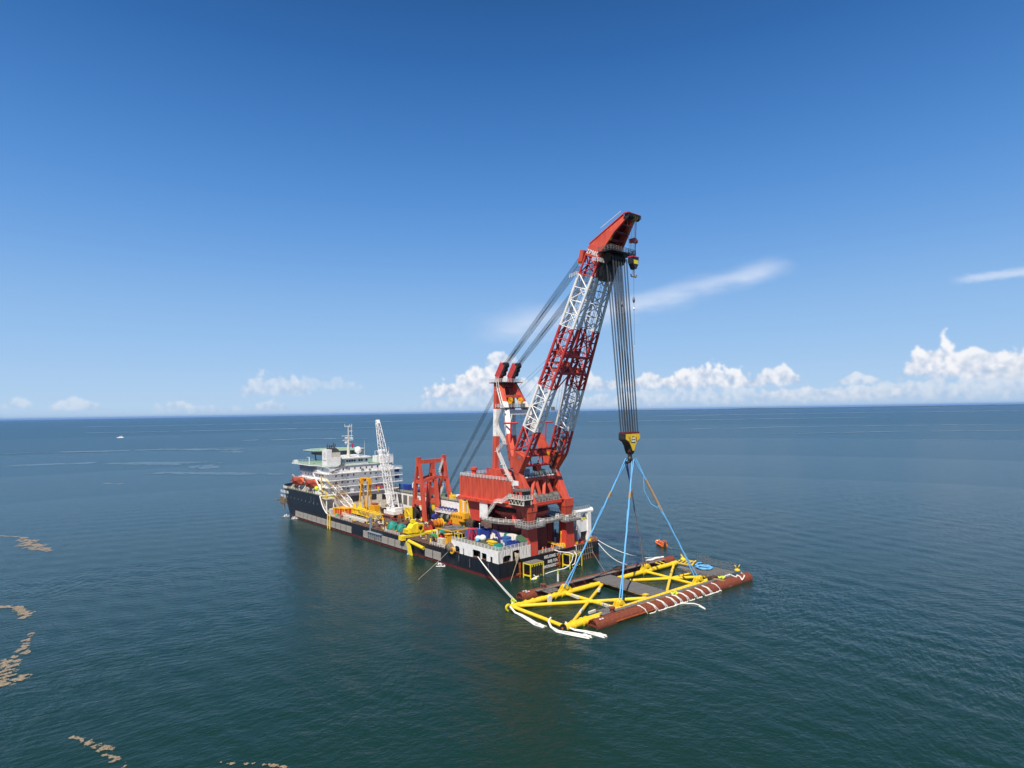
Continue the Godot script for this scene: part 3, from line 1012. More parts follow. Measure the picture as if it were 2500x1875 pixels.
	# starboard wings seen end on
	s = sh().box(v3(134, 22.0, 43.6), v3(3, 1.8, 1.4)).box(v3(134, 18.6, 43.6), v3(3, 1.6, 1.4))
	part("side_screen", s, M["violet"], vessel)

# ---------------------------------------------------------------- the main crane, pointing straight aft (its own z = 0 is the ship's centre line)
var crane: Node3D
const BD := Vector3(-14.7, 31.6, 0) # the way the boom climbs

func boom_pt(aft: bool, y: float, side: float, outer: bool) -> Vector3:
	var x := (3.5 + (y - 46.5) / 31.6 * -14.7) if not aft else (-1.9 + (y - 44.8) / 31.4 * -14.7)
	var w := 8.85 - (y - 45.0) * 0.0905
	return v3(x, y, side * (w if outer else w - 2.35))

func build_crane() -> void:
	crane = thing("main_crane", "huge red and white slewing crane with lattice boom over the stern", "crane", v3(0, 0, 23))
	var s := sh().lathe(v3(14.5, DECK, 0), [Vector2(10.6, 0), Vector2(10.6, 9.2), Vector2(9.4, 9.4), Vector2(9.4, 10.4), Vector2(0, 10.4)], 40)
	part("pedestal", s, M["red_dark"], crane, "dark red drum-shaped pedestal")
	for k in 9:
		var a := -2.3 + k * 0.45
		var c := v3(14.5 + 10.7 * sin(a - 0.8), 0, -10.7 * cos(a - 0.8))
		s = sh().box(v3(c.x, 9.4, c.z), v3(0.35, 8.2, 0.35), a)
		part("pedestal_rib", s, M["red_dark"], crane)
	s = sh().lathe(v3(14.5, 15.0, 0), [Vector2(8.2, 0), Vector2(8.2, 1.6), Vector2(9.6, 1.8), Vector2(9.6, 2.6), Vector2(8.0, 2.8), Vector2(8.0, 5.4)], 36)
	part("slewing_bearing", s, M["red"], crane)
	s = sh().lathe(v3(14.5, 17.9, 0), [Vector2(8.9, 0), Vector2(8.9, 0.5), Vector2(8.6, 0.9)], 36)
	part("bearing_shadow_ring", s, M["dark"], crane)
	# ring walkway with its railing
	s = sh().ring(v3(14.5, 14.9, 0), UP, 10.7, 14.6, 0.5, 48)
	part("ring_walkway", s, M["grey"], crane, "grey walkway round the pedestal")
	var pts := []
	for k in 49:
		pts.append(v3(14.5 + 14.5 * cos(TAU * k / 48.0), 15.15, 14.5 * sin(TAU * k / 48.0)))
	s = sh().rail(pts, 1.2, 2.0, 0.055)
	part("walkway_rail", s, M["rail_white"], crane)
	for sd in [-1.0, 1.0]:
		# lower column, its grey collar platform, tapered socket, knee box and inclined upper leg
		s = sh().hexa([v3(0.1, DECK, sd * 8.6 - 2.15), v3(3.6, DECK, sd * 8.6 - 2.15), v3(3.6, DECK, sd * 8.6 + 2.15), v3(0.1, DECK, sd * 8.6 + 2.15), v3(0.2, 14.0, sd * 8.6 - 1.9), v3(3.4, 14.0, sd * 8.6 - 1.9), v3(3.4, 14.0, sd * 8.6 + 1.9), v3(0.2, 14.0, sd * 8.6 + 1.9)])
		part("column", s, M["red_bright"], crane)
		s = sh().box(v3(0.17, 9.6, sd * 8.6), v3(0.1, 0.12, 3.9)).box(v3(0.16, 7.4, sd * 8.6 + 0.9), v3(0.1, 2.2, 2.0))
		part("column_seam", s, M["red"], crane)
		s = sh().box(v3(1.4, 14.45, sd * 8.6), v3(6.2, 0.5, 7.6))
		part("collar_platform", s, M["grey"], crane)
		s = sh().rail([v3(4.4, 14.7, sd * 8.6 - 3.7), v3(-1.6, 14.7, sd * 8.6 - 3.7), v3(-1.6, 14.7, sd * 8.6 + 3.7), v3(4.4, 14.7, sd * 8.6 + 3.7)], 1.9, 1.2, 0.07, 3)
		part("collar_rail", s, M["rail_grey"], crane)
		s = sh().box(v3(-1.0, 15.5, sd * 8.6 - 2.6 * sd), v3(0.5, 1.6, 1.5))
		part("control_cabinet", s, M["white"], crane)
		s = sh().box(v3(1.6, 14.9, sd * 8.6), v3(2.0, 0.6, 2.6))
		part("bearing_pad", s, M["grey"], crane)
		s = sh().hexa([v3(0.7, 15.6, sd * 8.6 - 1.25), v3(2.7, 15.6, sd * 8.6 - 1.25), v3(2.7, 15.6, sd * 8.6 + 1.25), v3(0.7, 15.6, sd * 8.6 + 1.25), v3(0.2, 19.0, sd * 8.6 - 1.9), v3(3.6, 19.0, sd * 8.6 - 1.9), v3(3.6, 19.0, sd * 8.6 + 1.9), v3(0.2, 19.0, sd * 8.6 + 1.9)])
		part("tapered_socket", s, M["red"], crane)
		s = sh().span(v3(0.1, 19.0, sd * 8.6 - 2.0), v3(4.0, 21.5, sd * 8.6 + 2.1))
		part("knee_box", s, M["red"], crane)
		# cantilever arm from the house to the knee
		s = sh().slab([Vector2(4.0, 21.4), Vector2(4.0, 19.0), Vector2(8.5, 19.9), Vector2(13.0, 20.1), Vector2(13.0, 21.4)], sd * 9.9 - 0.5, sd * 9.9 + 0.5, 2)
		part("cantilever", s, M["red"], crane)
		s = sh().hexa([v3(0.6, 21.5, sd * 5.9), v3(4.4, 21.5, sd * 5.9), v3(4.4, 21.5, sd * 9.2), v3(0.6, 21.5, sd * 9.2), v3(5.6, 31.3, sd * 8.0), v3(8.2, 31.3, sd * 8.0), v3(8.2, 31.3, sd * 9.4), v3(5.6, 31.3, sd * 9.4)])
		part("upper_leg", s, M["red"], crane)
		s = sh().slab([Vector2(0.8, 22.0), Vector2(4.2, 22.0), Vector2(6.3, 28.0)], sd * 5.82, sd * 5.86, 2)
		part("leg_web", s, M["red_dark"], crane)
		s = sh().bar(v3(4.2, 21.4, sd * 5.4), v3(5.3, 28.4, sd * 2.7), 1.0, 1.1)
		part("v_brace", s, M["red"], crane)
		s = sh().bar(v3(4.2, 21.4, sd * 0.5), v3(5.3, 28.4, sd * 2.1), 1.0, 1.1)
		part("v_brace", s, M["red"], crane)
	s = sh().box(v3(5.6, 28.95, 0), v3(1.3, 1.5, 16.4))
	part("upper_beam", s, M["red"], crane)
	s = sh().box(v3(8.2, 29.8, 0), v3(6.5, 0.2, 16.0))
	part("upper_deck", s, M["dark_metal"], crane)
	s = sh().rail([v3(5.0, 29.9, -7.6), v3(5.0, 29.9, 7.6)], 1.2, 1.3, 0.06)
	part("deck_rail", s, M["rail_grey"], crane)
	for k in 10:
		s = sh().box(v3(4.75, 29.55, -6.6 + k * 1.35), v3(0.4, 0.4, 0.75))
		part("flood_lamp", s, M["white"], crane)
	s = sh().box(v3(7.6, 31.0, -4.6), v3(1.6, 2.0, 2.6))
	part("control_cabinet", s, M["grey_blue"], crane)
	s = sh().box(v3(7.4, 31.2, 1.0), v3(1.6, 2.2, 1.8)).box(v3(7.4, 30.7, 3.4), v3(1.3, 1.4, 1.2))
	part("control_cabinet", s, M["teal"], crane)
	# lower platform, winches, machinery house
	s = sh().slab([Vector2(1.6, -7.0), Vector2(1.6, 7.0), Vector2(6, 12.0), Vector2(36, 12.0), Vector2(36, -12.0), Vector2(6, -12.0)], 20.2, 21.2)
	part("slewing_platform", s, M["red"], crane)
	s = sh().span(v3(1.45, 20.55, -6.9), v3(1.62, 21.5, 6.9))
	part("platform_edge", s, M["red_bright"], crane)
	s = sh().rail([v3(1.7, 21.2, -6.6), v3(1.7, 21.2, 6.6)], 1.3, 1.3, 0.06)
	part("deck_rail", s, M["rail_grey"], crane)
	for q in [[-4.6, 1.1, 1.8], [-2.2, 1.0, 1.6], [0.2, 0.95, 1.6], [2.2, 0.8, 1.4], [4.6, 1.25, 2.0]]:
		s = sh().tube(v3(3.4, 22.5, q[0] - q[2] / 2), v3(3.4, 22.5, q[0] + q[2] / 2), q[1], 14)
		for e in [-1, 1]:
			s.tube(v3(3.4, 22.5, q[0] + e * q[2] / 2), v3(3.4, 22.5, q[0] + e * (q[2] / 2 + 0.14)), q[1] * 1.3, 14)
		part("winch_drum", s, M["steel_grey"], crane)
	s = sh().box(v3(2.6, 22.4, -5.9), v3(1.2, 0.9, 1.9))
	part("winch_motor", s, M["blue"], crane)
	s = sh().lathe(v3(4.4, 22.0, -3.5), [Vector2(1.2, 0), Vector2(1.2, 1.6), Vector2(0.5, 2.4), Vector2(0.4, 3.2), Vector2(0, 3.3)], 12)
	part("ventilator", s, M["grey"], crane)
	s = sh().span(v3(8.0, 21.2, -10.6), v3(36.4, 28.2, 10.6))
	part("machinery_house", s, M["red"], crane, "red machinery house with ribbed sides")
	for k in 9:
		s = sh().box(v3(11.0 + k * 2.9, 24.7, -10.64), v3(0.14, 6.9, 0.09))
		part("house_rib", s, M["red"], crane)
	s = sh().box(v3(22.2, 21.05, -10.75), v3(28.6, 0.5, 0.5))
	part("house_sill", s, M["red_bright"], crane)
	s = sh().span(v3(8.0, 28.2, -10.6), v3(36.4, 28.28, 10.6))
	part("house_roof", s, M["red_roof"], crane, "faded pink-red roof")
	s = sh().rail([v3(9.0, 28.28, -10.4), v3(36.2, 28.28, -10.4), v3(36.2, 28.28, 10.4)], 1.15, 1.7, 0.06)
	part("roof_rail", s, M["rail_white"], crane)
	s = sh().lathe(v3(34.3, 28.28, -5.6), [Vector2(0.85, 0), Vector2(0.85, 1.5), Vector2(1.3, 1.9), Vector2(1.3, 2.7), Vector2(0.9, 2.9), Vector2(0, 2.9)], 16)
	part("roof_vent", s, M["red_bright"], crane)
	s = sh().box(v3(34.0, 29.4, 2.0), v3(2.6, 2.2, 1.8), 0.3).lathe(v3(31, 28.28, -1.0), [Vector2(1.3, 0), Vector2(1.3, 0.2), Vector2(0, 0.4)], 14)
	part("roof_cabinet", s, M["magenta_red"], crane)
	s = sh().tube(v3(31.5, 28.3, 1.0), v3(31.5, 30.8, 1.0), 1.7, 16)
	part("roof_tank", s, M["grey"], crane)
	s = sh().tube(v3(29.0, 28.3, -0.4), v3(29.0, 33.0, -0.4), 0.3, 8).tube(v3(28.3, 28.3, -0.4), v3(28.3, 33.0, -0.4), 0.2, 8)
	part("exhaust_pipe", s, M["cream"], crane)
	s = sh().slab([Vector2(13, 28.3), Vector2(27, 28.3), Vector2(26, 30.2), Vector2(24, 31.2), Vector2(18, 31.2), Vector2(15, 29.6)], -6.0, -2.2, 2)
	part("roof_hood", s, M["red"], crane)
	for q in [14.0, 16.4]:
		s = sh().slab([Vector2(q, 28.3), Vector2(q + 1.6, 28.3), Vector2(q + 0.9, 30.0), Vector2(q + 0.3, 30.0)], -8.4, -7.8, 2)
		part("lifting_lug", s, M["red_bright"], crane)
	# forward support below the house
	s = sh().hexa([v3(25.5, 13.2, -10.0), v3(30.5, 13.2, -10.0), v3(30.5, 13.2, 10.0), v3(25.5, 13.2, 10.0), v3(23.5, 20.2, -10.2), v3(32.5, 20.2, -10.2), v3(32.5, 20.2, 10.2), v3(23.5, 20.2, 10.2)])
	part("forward_support", s, M["red_bright"], crane)
	s = sh().span(v3(7.0, 15.2, -7.6), v3(9.0, 20.3, -6.2))
	part("inner_column", s, M["red"], crane)
	s = sh().hexa([v3(6.2, 15.2, -11.2), v3(7.2, 15.2, -11.2), v3(7.2, 15.2, -9.4), v3(6.2, 15.2, -9.4), v3(7.0, 17.6, -11.0), v3(7.2, 17.6, -11.0), v3(7.2, 17.6, -9.6), v3(7.0, 17.6, -9.6)])
	part("bearing_bracket", s, M["red_bright"], crane)
	s = sh().box(v3(21.4, 17.6, -11.6), v3(4.2, 5.6, 0.25))
	part("weather_screen", s, M["white"], crane)
	# operator's cab on its own platform on the port side
	s = sh().span(v3(-1.0, 23.2, -13.4), v3(6.2, 23.5, -9.4))
	part("cab_platform", s, M["cream"], crane)
	s = sh().rail([v3(6.2, 23.5, -13.3), v3(-0.9, 23.5, -13.3), v3(-0.9, 23.5, -9.5)], 1.2, 1.2, 0.06)
	part("cab_rail", s, M["rail_white"], crane)
	s = sh().span(v3(0.8, 23.5, -12.6), v3(5.0, 26.0, -9.6))
	part("cab", s, M["red"], crane)
	for k in 2:
		s = sh().span(v3(2.0 + k * 1.6, 24.3, -12.64), v3(3.2 + k * 1.6, 25.5, -12.58))
		part("cab_window", s, M["glass_dark"], crane)
	s = sh().span(v3(-0.4, 23.6, -12.4), v3(0.8, 25.8, -9.8))
	part("cab_window", s, M["glass_dark"], crane)
	s = sh().span(v3(-0.5, 25.9, -12.7), v3(5.2, 26.15, -9.5)).rail([v3(5.0, 26.1, -12.6), v3(-0.4, 26.1, -12.6), v3(-0.4, 26.1, -9.7)], 0.9, 1.0, 0.06, 2)
	part("cab_roof", s, M["steel_grey"], crane)
	s = sh().box(v3(5.4, 28.0, -10.9), v3(2.4, 1.5, 0.3))
	part("sign_panel", s, M["white"], crane)
	s = sh()
	for k in 4:
		s.bar(v3(-0.6 + k * 1.7, 21.6, -13.2), v3(0.3 + k * 1.7, 23.2, -13.2), 0.12, 0.12).bar(v3(0.3 + k * 1.7, 23.2, -13.2), v3(1.1 + k * 1.7, 21.6, -13.2), 0.12, 0.12)
	s.bar(v3(-0.8, 21.6, -13.2), v3(6.2, 21.6, -13.2), 0.2, 0.2).bar(v3(-0.8, 21.6, -10), v3(-0.8, 23.2, -10), 0.2, 0.2).bar(v3(-0.8, 21.6, -13.2), v3(-0.8, 23.2, -13.2), 0.2, 0.2)
	part("cab_truss", s, M["cream"], crane)
	s = sh().box(v3(2.6, 22.4, -11.6), v3(6.0, 1.4, 2.4))
	part("cab_machinery", s, M["dark_metal"], crane)
	s = sh().tube(v3(7.4, 22.2, -11.8), v3(7.4, 24.6, -11.8), 0.6, 10)
	part("gas_bottle", s, M["teal"], crane)
	crane_stair([v3(6.4, 23.4, -12.6), v3(10.4, 21.4, -12.6), v3(13.4, 21.2, -12.6), v3(19.0, 15.2, -13.2)])
	crane_stair([v3(19.7, 62.4, -6.2), v3(19.0, 58.8, -6.4), v3(14.4, 52.6, -8.4), v3(18.2, 46.4, -8.4), v3(12.9, 40.4, -8.8), v3(17.0, 37.8, -8.8), v3(13.5, 33.6, -9.4), v3(11.4, 30.4, -9.4), v3(6.6, 26.2, -10.2)])
	crane_gantry()
	crane_boom()

func crane_stair(pts: Array) -> void: # flights with side rails and treads
	for i in pts.size() - 1:
		var a: Vector3 = pts[i]
		var b: Vector3 = pts[i + 1]
		var s := sh()
		for z in [-0.45, 0.45]:
			for y in [0.0, 0.55, 1.1]:
				s.bar(a + v3(0, y, z), b + v3(0, y, z), 0.09, 0.09)
			for k in 4:
				var p := a.lerp(b, (k + 0.5) / 4.0) + v3(0, 0, z)
				s.bar(p, p + UP * 1.1, 0.08, 0.08)
		for k in 8:
			s.box(a.lerp(b, (k + 0.5) / 8.0), v3(0.3, 0.06, 0.9))
		s.box(b + v3(0, -0.05, 0), v3(1.2, 0.12, 1.4))
		part("stair_flight", s, M["rail_white"], crane)

func crane_gantry() -> void:
	var s: Shape
	for sd in [-1.0, 1.0]:
		# rear leg, in three painted lengths
		for q in [[31.0, 42.6, "red"], [42.6, 52.2, "white"], [52.2, 61.6, "red"]]:
			var z0 := lerpf(4.6, 3.3, (q[0] - 31.0) / 30.6)
			var z1 := lerpf(4.6, 3.3, (q[1] - 31.0) / 30.6)
			s = sh().bar(v3(23.2, q[0], sd * z0), v3(23.2, q[1], sd * z1), 1.7, 1.5)
			part("gantry_rear_leg", s, M[q[2]], crane)
		# front leg, broad where the crossbeam meets it, narrow at the foot
		var line := [[21.6, 61.4, 3.1, 2.0, 1.6], [18.2, 54.2, 4.5, 2.3, 1.7], [16.4, 51.2, 5.1, 3.0, 1.8], [13.2, 43.3, 6.9, 2.5, 1.6], [11.0, 38.0, 7.8, 3.6, 1.6], [10.2, 35.6, 8.2, 4.6, 1.4], [9.4, 32.4, 8.8, 2.0, 1.2]]
		for i in line.size() - 1:
			var a: Array = line[i]
			var b: Array = line[i + 1]
			s = sh().bar(v3(a[0], a[1], sd * a[2]), v3(b[0], b[1], sd * b[2]), a[4], a[3], b[4], b[3])
			part("gantry_front_leg", s, M["white" if i in [1, 2] else "red"], crane)
		# sheave block and its arm, leaning towards the boom
		s = sh().bar(v3(22.8, 61.8, sd * 2.9), v3(22.4, 64.4, sd * 2.9), 1.6, 2.2).bar(v3(22.8, 63.4, sd * 2.9), v3(19.6, 68.0, sd * 2.9), 1.9, 2.6)
		part("luffing_block", s, M["red_chord"], crane)
		for k in 3:
			s = sh().tube(v3(18.7 + k * 0.8, 67.6 - k * 1.4, sd * 2.9 - 0.85), v3(18.7 + k * 0.8, 67.6 - k * 1.4, sd * 2.9 + 0.85), 1.0, 14)
			part("sheave", s, M["dark_metal"], crane)
		s = sh().ring(v3(17.2, 55.0, sd * 2.3), v3(0, 0, 1), 0.35, 1.2, 0.5, 16)
		part("sheave", s, M["amber"], crane)
		# boom stop: a red post with a T-bar
		s = sh().tube(v3(11.2, 36.0, sd * 8.2), v3(10.4, 47.2, sd * 8.2), 0.28, 8)
		part("boom_stop", s, M["red_chord"], crane)
		s = sh().tube(v3(14.0, 47.3, sd * 8.2), v3(7.0, 47.4, sd * 8.2), 0.32, 8)
		part("boom_stop", s, M["red_chord"], crane)
	s = sh().box(v3(16.6, 51.0, 0), v3(2.0, 1.6, 8.6))
	part("gantry_crossbeam", s, M["white"], crane)
	s = sh().box(v3(18.9, 56.6, 0), v3(1.4, 1.0, 7.2))
	part("gantry_crossbeam", s, M["red"], crane)
	s = sh().box(v3(22.4, 60.8, 0), v3(2.6, 1.6, 7.0)).box(v3(22.8, 57.6, 0.6), v3(1.2, 6.0, 1.8))
	part("gantry_head", s, M["red_dark"], crane)
	for q in [[22.2, 61.6, 7.4, 9.6], [17.4, 52.6, 5.2, 13.6]]:
		s = sh().box(v3(q[0], q[1], 0), v3(q[2], 0.25, q[3]))
		part("gantry_platform", s, M["dark_metal"], crane)
		var hx: float = q[2] / 2
		var hz: float = q[3] / 2
		s = sh().rail([v3(q[0] - hx, q[1], -hz), v3(q[0] + hx, q[1], -hz), v3(q[0] + hx, q[1], hz), v3(q[0] - hx, q[1], hz), v3(q[0] - hx, q[1], -hz)], 1.3, 1.3, 0.05)
		part("gantry_rail", s, M["rail_white"], crane)
	s = sh().box(v3(23.4, 38.0, 4.2), v3(1.6, 12.0, 1.4))
	part("lift_shaft", s, M["grey_blue"], crane)

func crane_boom() -> void:
	var s: Shape
	for sd in [-1.0, 1.0]:
		# foot: a plated box from the hinge to the four chords
		var fo := boom_pt(false, 38.6, sd, true)
		var fi := boom_pt(false, 38.6, sd, false)
		var ao := boom_pt(true, 36.2, sd, true)
		var ai := boom_pt(true, 36.2, sd, false)
		s = sh().hexa([v3(8.4, 31.4, sd * 9.5), v3(6.0, 30.6, sd * 9.5), v3(6.0, 30.6, sd * 7.6), v3(8.4, 31.4, sd * 7.6), fo + v3(0.35, 0, 0.3 * sd), ao + v3(-0.35, 0, 0.3 * sd), ai + v3(-0.35, 0, -0.3 * sd), fi + v3(0.35, 0, -0.3 * sd)])
		var leg := part("boom_leg", s, M["red"], crane)
		s = sh().tube(v3(4.6, 36.2, sd * 9.85), v3(4.6, 36.2, sd * 9.3), 0.62, 12)
		part("manhole_cover", s, M["steel_grey"], leg)
		# chords in painted lengths, then every lattice member
		var bands := [[38.6, 46.5, "red_chord", 2], [46.5, 59.9, "white", 4], [59.9, 78.1, "red_chord", 5], [78.1, 93.2, "white", 4], [93.2, 99.0, "red_chord", 2]]
		for b in bands:
			for c in [[false, true], [false, false], [true, true], [true, false]]:
				var drop := 2.0 if c[0] else 0.0
				var r: float = 0.47 if b[0] < 93.0 else 0.36
				s = sh().tube(boom_pt(c[0], b[0] - drop, sd, c[1]), boom_pt(c[0], b[1] - drop, sd, c[1]), r, 8, -1.0, false)
				part("chord", s, M[b[2]], leg)
			var n: int = b[3]
			for k in n:
				var y0 := lerpf(b[0], b[1], k / float(n))
				var y1 := lerpf(b[0], b[1], (k + 1) / float(n))
				var ring0 := [boom_pt(false, y0, sd, true), boom_pt(true, y0 - 2.0, sd, true), boom_pt(true, y0 - 2.0, sd, false), boom_pt(false, y0, sd, false)]
				var ring1 := [boom_pt(false, y1, sd, true), boom_pt(true, y1 - 2.0, sd, true), boom_pt(true, y1 - 2.0, sd, false), boom_pt(false, y1, sd, false)]
				for f in 4:
					var g := (f + 1) % 4
					var p: Vector3 = ring0[f] if (k + f) % 2 == 0 else ring0[g]
					var q: Vector3 = ring1[g] if (k + f) % 2 == 0 else ring1[f]
					s = sh().tube(p, q, 0.2, 5, -1.0, false)
					part("brace", s, M[b[2]], leg)
					if k > 0 or b[0] > 39.0:
						s = sh().tube(ring0[f], ring0[g], 0.16, 5, -1.0, false)
						part("brace", s, M[b[2]], leg)
		# inner ladder with cable tray
		s = sh()
		for e in [0.8, 1.5]:
			s.bar(boom_pt(true, 40.0, sd, true) + v3(2.6, 1.2, -e * sd), boom_pt(true, 95.0, sd, true) + v3(2.6, 1.2, -e * sd), 0.1, 0.1)
		for k in 50:
			var m := boom_pt(true, 40.0 + k * 1.1, sd, true)
			s.bar(m + v3(2.6, 1.2, -0.8 * sd), m + v3(2.6, 1.2, -1.5 * sd), 0.08, 0.08)
		part("boom_ladder", s, M["rail_grey" if sd < 0 else "dark_metal"], leg)
	# starboard leg carries a dark cable duct
	s = sh().bar(boom_pt(true, 44.0, 1.0, false) + v3(0.9, 0.4, 1.1), boom_pt(true, 94.0, 1.0, false) + v3(0.9, 0.4, 1.1), 0.9, 0.5)
	part("cable_duct", s, M["dark_metal"], crane)
	# ties and girders between the two legs
	for q in [[62.9, 0.42], [68.0, 0.42]]:
		for aft in [true, false]:
			var y: float = q[0] - (0.0 if aft else -2.0)
			s = sh().tube(boom_pt(aft, y, -1.0, true), boom_pt(aft, y, 1.0, true), q[1], 8)
			part("cross_girder", s, M["red_chord"], crane)
	for q in [[62.9, 68.0], [68.0, 76.0], [52.0, 62.9]]:
		for sd in [-1.0, 1.0]:
			var a := boom_pt(true, q[0], sd, false)
			var b := boom_pt(true, q[1], 0.0, false)
			if q[0] < 60.0:
				a = boom_pt(true, 57.6, sd, false)
				b = boom_pt(true, 62.9, sd * 0.25, false)
			s = sh().tube(a, b, 0.2, 5, -1.0, false)
			part("cross_brace", s, M["red_chord"], crane)
	for q in [[-10.0, 65.8, -3.2, 2.2, 1.8, 2.4, "red"], [-8.6, 64.4, 0.6, 2.6, 1.6, 3.4, "red_dark"], [-10.2, 69.4, 0.2, 2.0, 1.5, 4.6, "red_dark"], [-9.0, 70.0, -3.9, 1.8, 2.0, 1.6, "red"], [-9.4, 64.2, 3.6, 1.6, 1.6, 1.8, "red"], [-7.2, 66.6, -1.2, 0.7, 0.7, 7.0, "dark_metal"], [-8.9, 64.0, -5.6, 1.6, 1.0, 1.4, "red"]]:
		s = sh().box(v3(q[0], q[1], q[2]), v3(q[3], q[4], q[5]))
		part("boom_winch", s, M[q[6]], crane)
	# frame between the feet
	for q in [[5.6, 38.4, 0.35, "red_dark"], [6.2, 36.4, 0.42, "red_chord"], [6.6, 33.2, 0.5, "red_chord"]]:
		s = sh().tube(v3(q[0], q[1], -7.2), v3(q[0], q[1], 7.2), q[2], 8)
		part("cross_girder", s, M[q[3]], crane)
	for k in 5:
		var z := -5.6 + k * 2.8
		s = sh().tube(v3(6.6, 33.2, z), v3(5.8, 37.6, z + (1.4 if k % 2 == 0 else -1.4)), 0.2, 5, -1.0, false)
		part("cross_brace", s, M["red_chord" if k % 2 == 0 else "violet"], crane)
	for q in [[6.0, 37.6, 1.6, 1.2, 1.6, 3.4, "red_dark"], [5.4, 37.4, -2.6, 1.4, 1.2, 2.0, "red"], [5.6, 36.8, 4.0, 1.0, 1.0, 1.0, "amber"], [6.8, 32.0, 0.0, 2.0, 1.6, 2.2, "red_dark"]]:
		s = sh().box(v3(q[0], q[1], q[2]), v3(q[3], q[4], q[5]))
		part("boom_foot_winch", s, M[q[6]], crane)
	s = sh().tube(v3(3.4, 37.6, 7.0), v3(1.4, 42.6, 7.6), 0.7, 10)
	part("boom_cylinder", s, M["steel_grey"], crane)
	s = sh().bar(v3(6.4, 32.0, 6.2), v3(3.8, 37.0, 6.8), 1.1, 0.9)
	part("boom_cylinder", s, M["brown"], crane)
	# small service baskets hung on the white lengths
	for q in [[3.8, 53.2, -8.6], [0.4, 52.6, -6.9], [3.6, 52.0, 5.0]]:
		s = sh().box(v3(q[0], q[1], q[2]), v3(1.0, 1.3, 0.9))
		part("service_basket", s, M["steel_grey"], crane)
	s = sh().rail([v3(4.8, 53.6, -9.0), v3(7.0, 53.9, -9.2)], 1.0, 1.0, 0.05)
	part("service_rail", s, M["rail_white"], crane)
	s = sh().rail([v3(-15.0, 92.2, -5.4), v3(-18.0, 92.6, -5.4), v3(-19.0, 92.8, 3.0)], 1.1, 1.0, 0.06)
	part("service_rail", s, M["rail_white"], crane)
	# boom head: plated wedge on two cheeks
	for sd in [-1.0, 1.0]:
		s = sh().hexa([v3(-22.6, 101.4, sd * 4.3), v3(-27.7, 98.9, sd * 4.3), v3(-27.7, 98.9, sd * 3.5), v3(-22.6, 101.4, sd * 3.5), v3(-27.9, 104.4, sd * 3.4), v3(-31.4, 103.4, sd * 3.4), v3(-31.4, 103.4, sd * 2.6), v3(-27.9, 104.4, sd * 2.6)])
		part("head_cheek", s, M["red"], crane)
		s = sh().hexa([v3(-27.9, 104.4, sd * 3.4), v3(-31.4, 103.4, sd * 3.4), v3(-31.4, 103.4, sd * 2.6), v3(-27.9, 104.4, sd * 2.6), v3(-33.6, 108.0, sd * 2.2), v3(-34.6, 106.6, sd * 2.2), v3(-34.6, 106.6, sd * 1.4), v3(-33.6, 108.0, sd * 1.4)])
		part("head_cheek", s, M["red"], crane)
		s = sh().bar(v3(-22.4, 101.5, sd * 4.35), v3(-27.9, 104.6, sd * 3.45), 0.3, 0.3).bar(v3(-27.9, 104.6, sd * 3.45), v3(-34.0, 108.2, sd * 2.3), 0.3, 0.3)
		part("head_flange", s, M["red_chord"], crane)
		# section joining truss to head
		s = sh().hexa([v3(-20.8, 98.4, sd * 4.6), v3(-26.2, 96.2, sd * 4.6), v3(-26.2, 96.2, sd * 1.9), v3(-20.8, 98.4, sd * 1.9), v3(-22.5, 101.4, sd * 4.4), v3(-27.7, 98.9, sd * 4.4), v3(-27.7, 98.9, sd * 1.9), v3(-22.5, 101.4, sd * 1.9)])
		part("head_base", s, M["red"], crane)
		# luffing sheaves at the back of the head
		s = sh().bar(v3(-19.6, 100.2, sd * 3.6), v3(-18.6, 96.8, sd * 3.6), 1.9, 1.6)
		part("luffing_sheave_box", s, M["red"], crane)
		for k in 3:
			s = sh().tube(v3(-18.4, 97.0 + k * 0.9, sd * 3.6 - 0.8 + k * 0.55), v3(-18.4, 97.0 + k * 0.9, sd * 3.6 - 0.5 + k * 0.55), 0.9, 12)
			part("sheave", s, M["orange"], crane)
	s = sh().hexa([v3(-23.6, 100.6, -3.5), v3(-24.4, 100.2, -3.5), v3(-24.4, 100.2, 3.5), v3(-23.6, 100.6, 3.5), v3(-33.4, 107.6, -1.5), v3(-33.8, 107.2, -1.5), v3(-33.8, 107.2, 1.5), v3(-33.4, 107.6, 1.5)])
	part("head_plate", s, M["red_dark"], crane)
	for q in [[0.28, 0.9], [0.55, 0.7], [0.8, 0.6]]:
		s = sh().tube(v3(-27.0, 99.6, 0).lerp(v3(-34.4, 106.8, 0), q[0]) + v3(0, 0, -3.0 + q[0]), v3(-27.0, 99.6, 0).lerp(v3(-34.4, 106.8, 0), q[0]) + v3(0, 0, 3.0 - q[0]), q[1] * 0.55, 8)
		part("head_tie", s, M["red_dark"], crane)
	s = sh().bar(v3(-27.4, 99.3, 1.6), v3(-29.6, 102.2, 2.6), 0.25, 0.25)
	part("head_tie", s, M["red_bright"], crane)
	s = sh().tube(v3(-29.3, 101.9, -3.6), v3(-29.3, 101.9, -3.0), 0.9, 12)
	part("sheave", s, M["orange"], crane)
	s = sh().box(v3(-32.6, 101.6, 3.6), v3(2.0, 1.2, 0.9), 0.0).tube(v3(-33.4, 101.2, 3.0), v3(-33.4, 101.2, 4.2), 0.7, 10)
	part("guide_sheave", s, M["red_chord"], crane)
	# tip sheaves
	s = sh().box(v3(-35.2, 108.0, 0), v3(1.8, 0.35, 6.0))
	part("tip_cap", s, M["red_chord"], crane)
	for k in 6:
		s = sh().tube(v3(-35.3, 107.2, -2.6 + k * 1.0), v3(-35.3, 107.2, -2.3 + k * 1.0), 0.85, 12)
		part("sheave", s, M["yellow" if k in [3, 4] else "dark_metal"], crane)
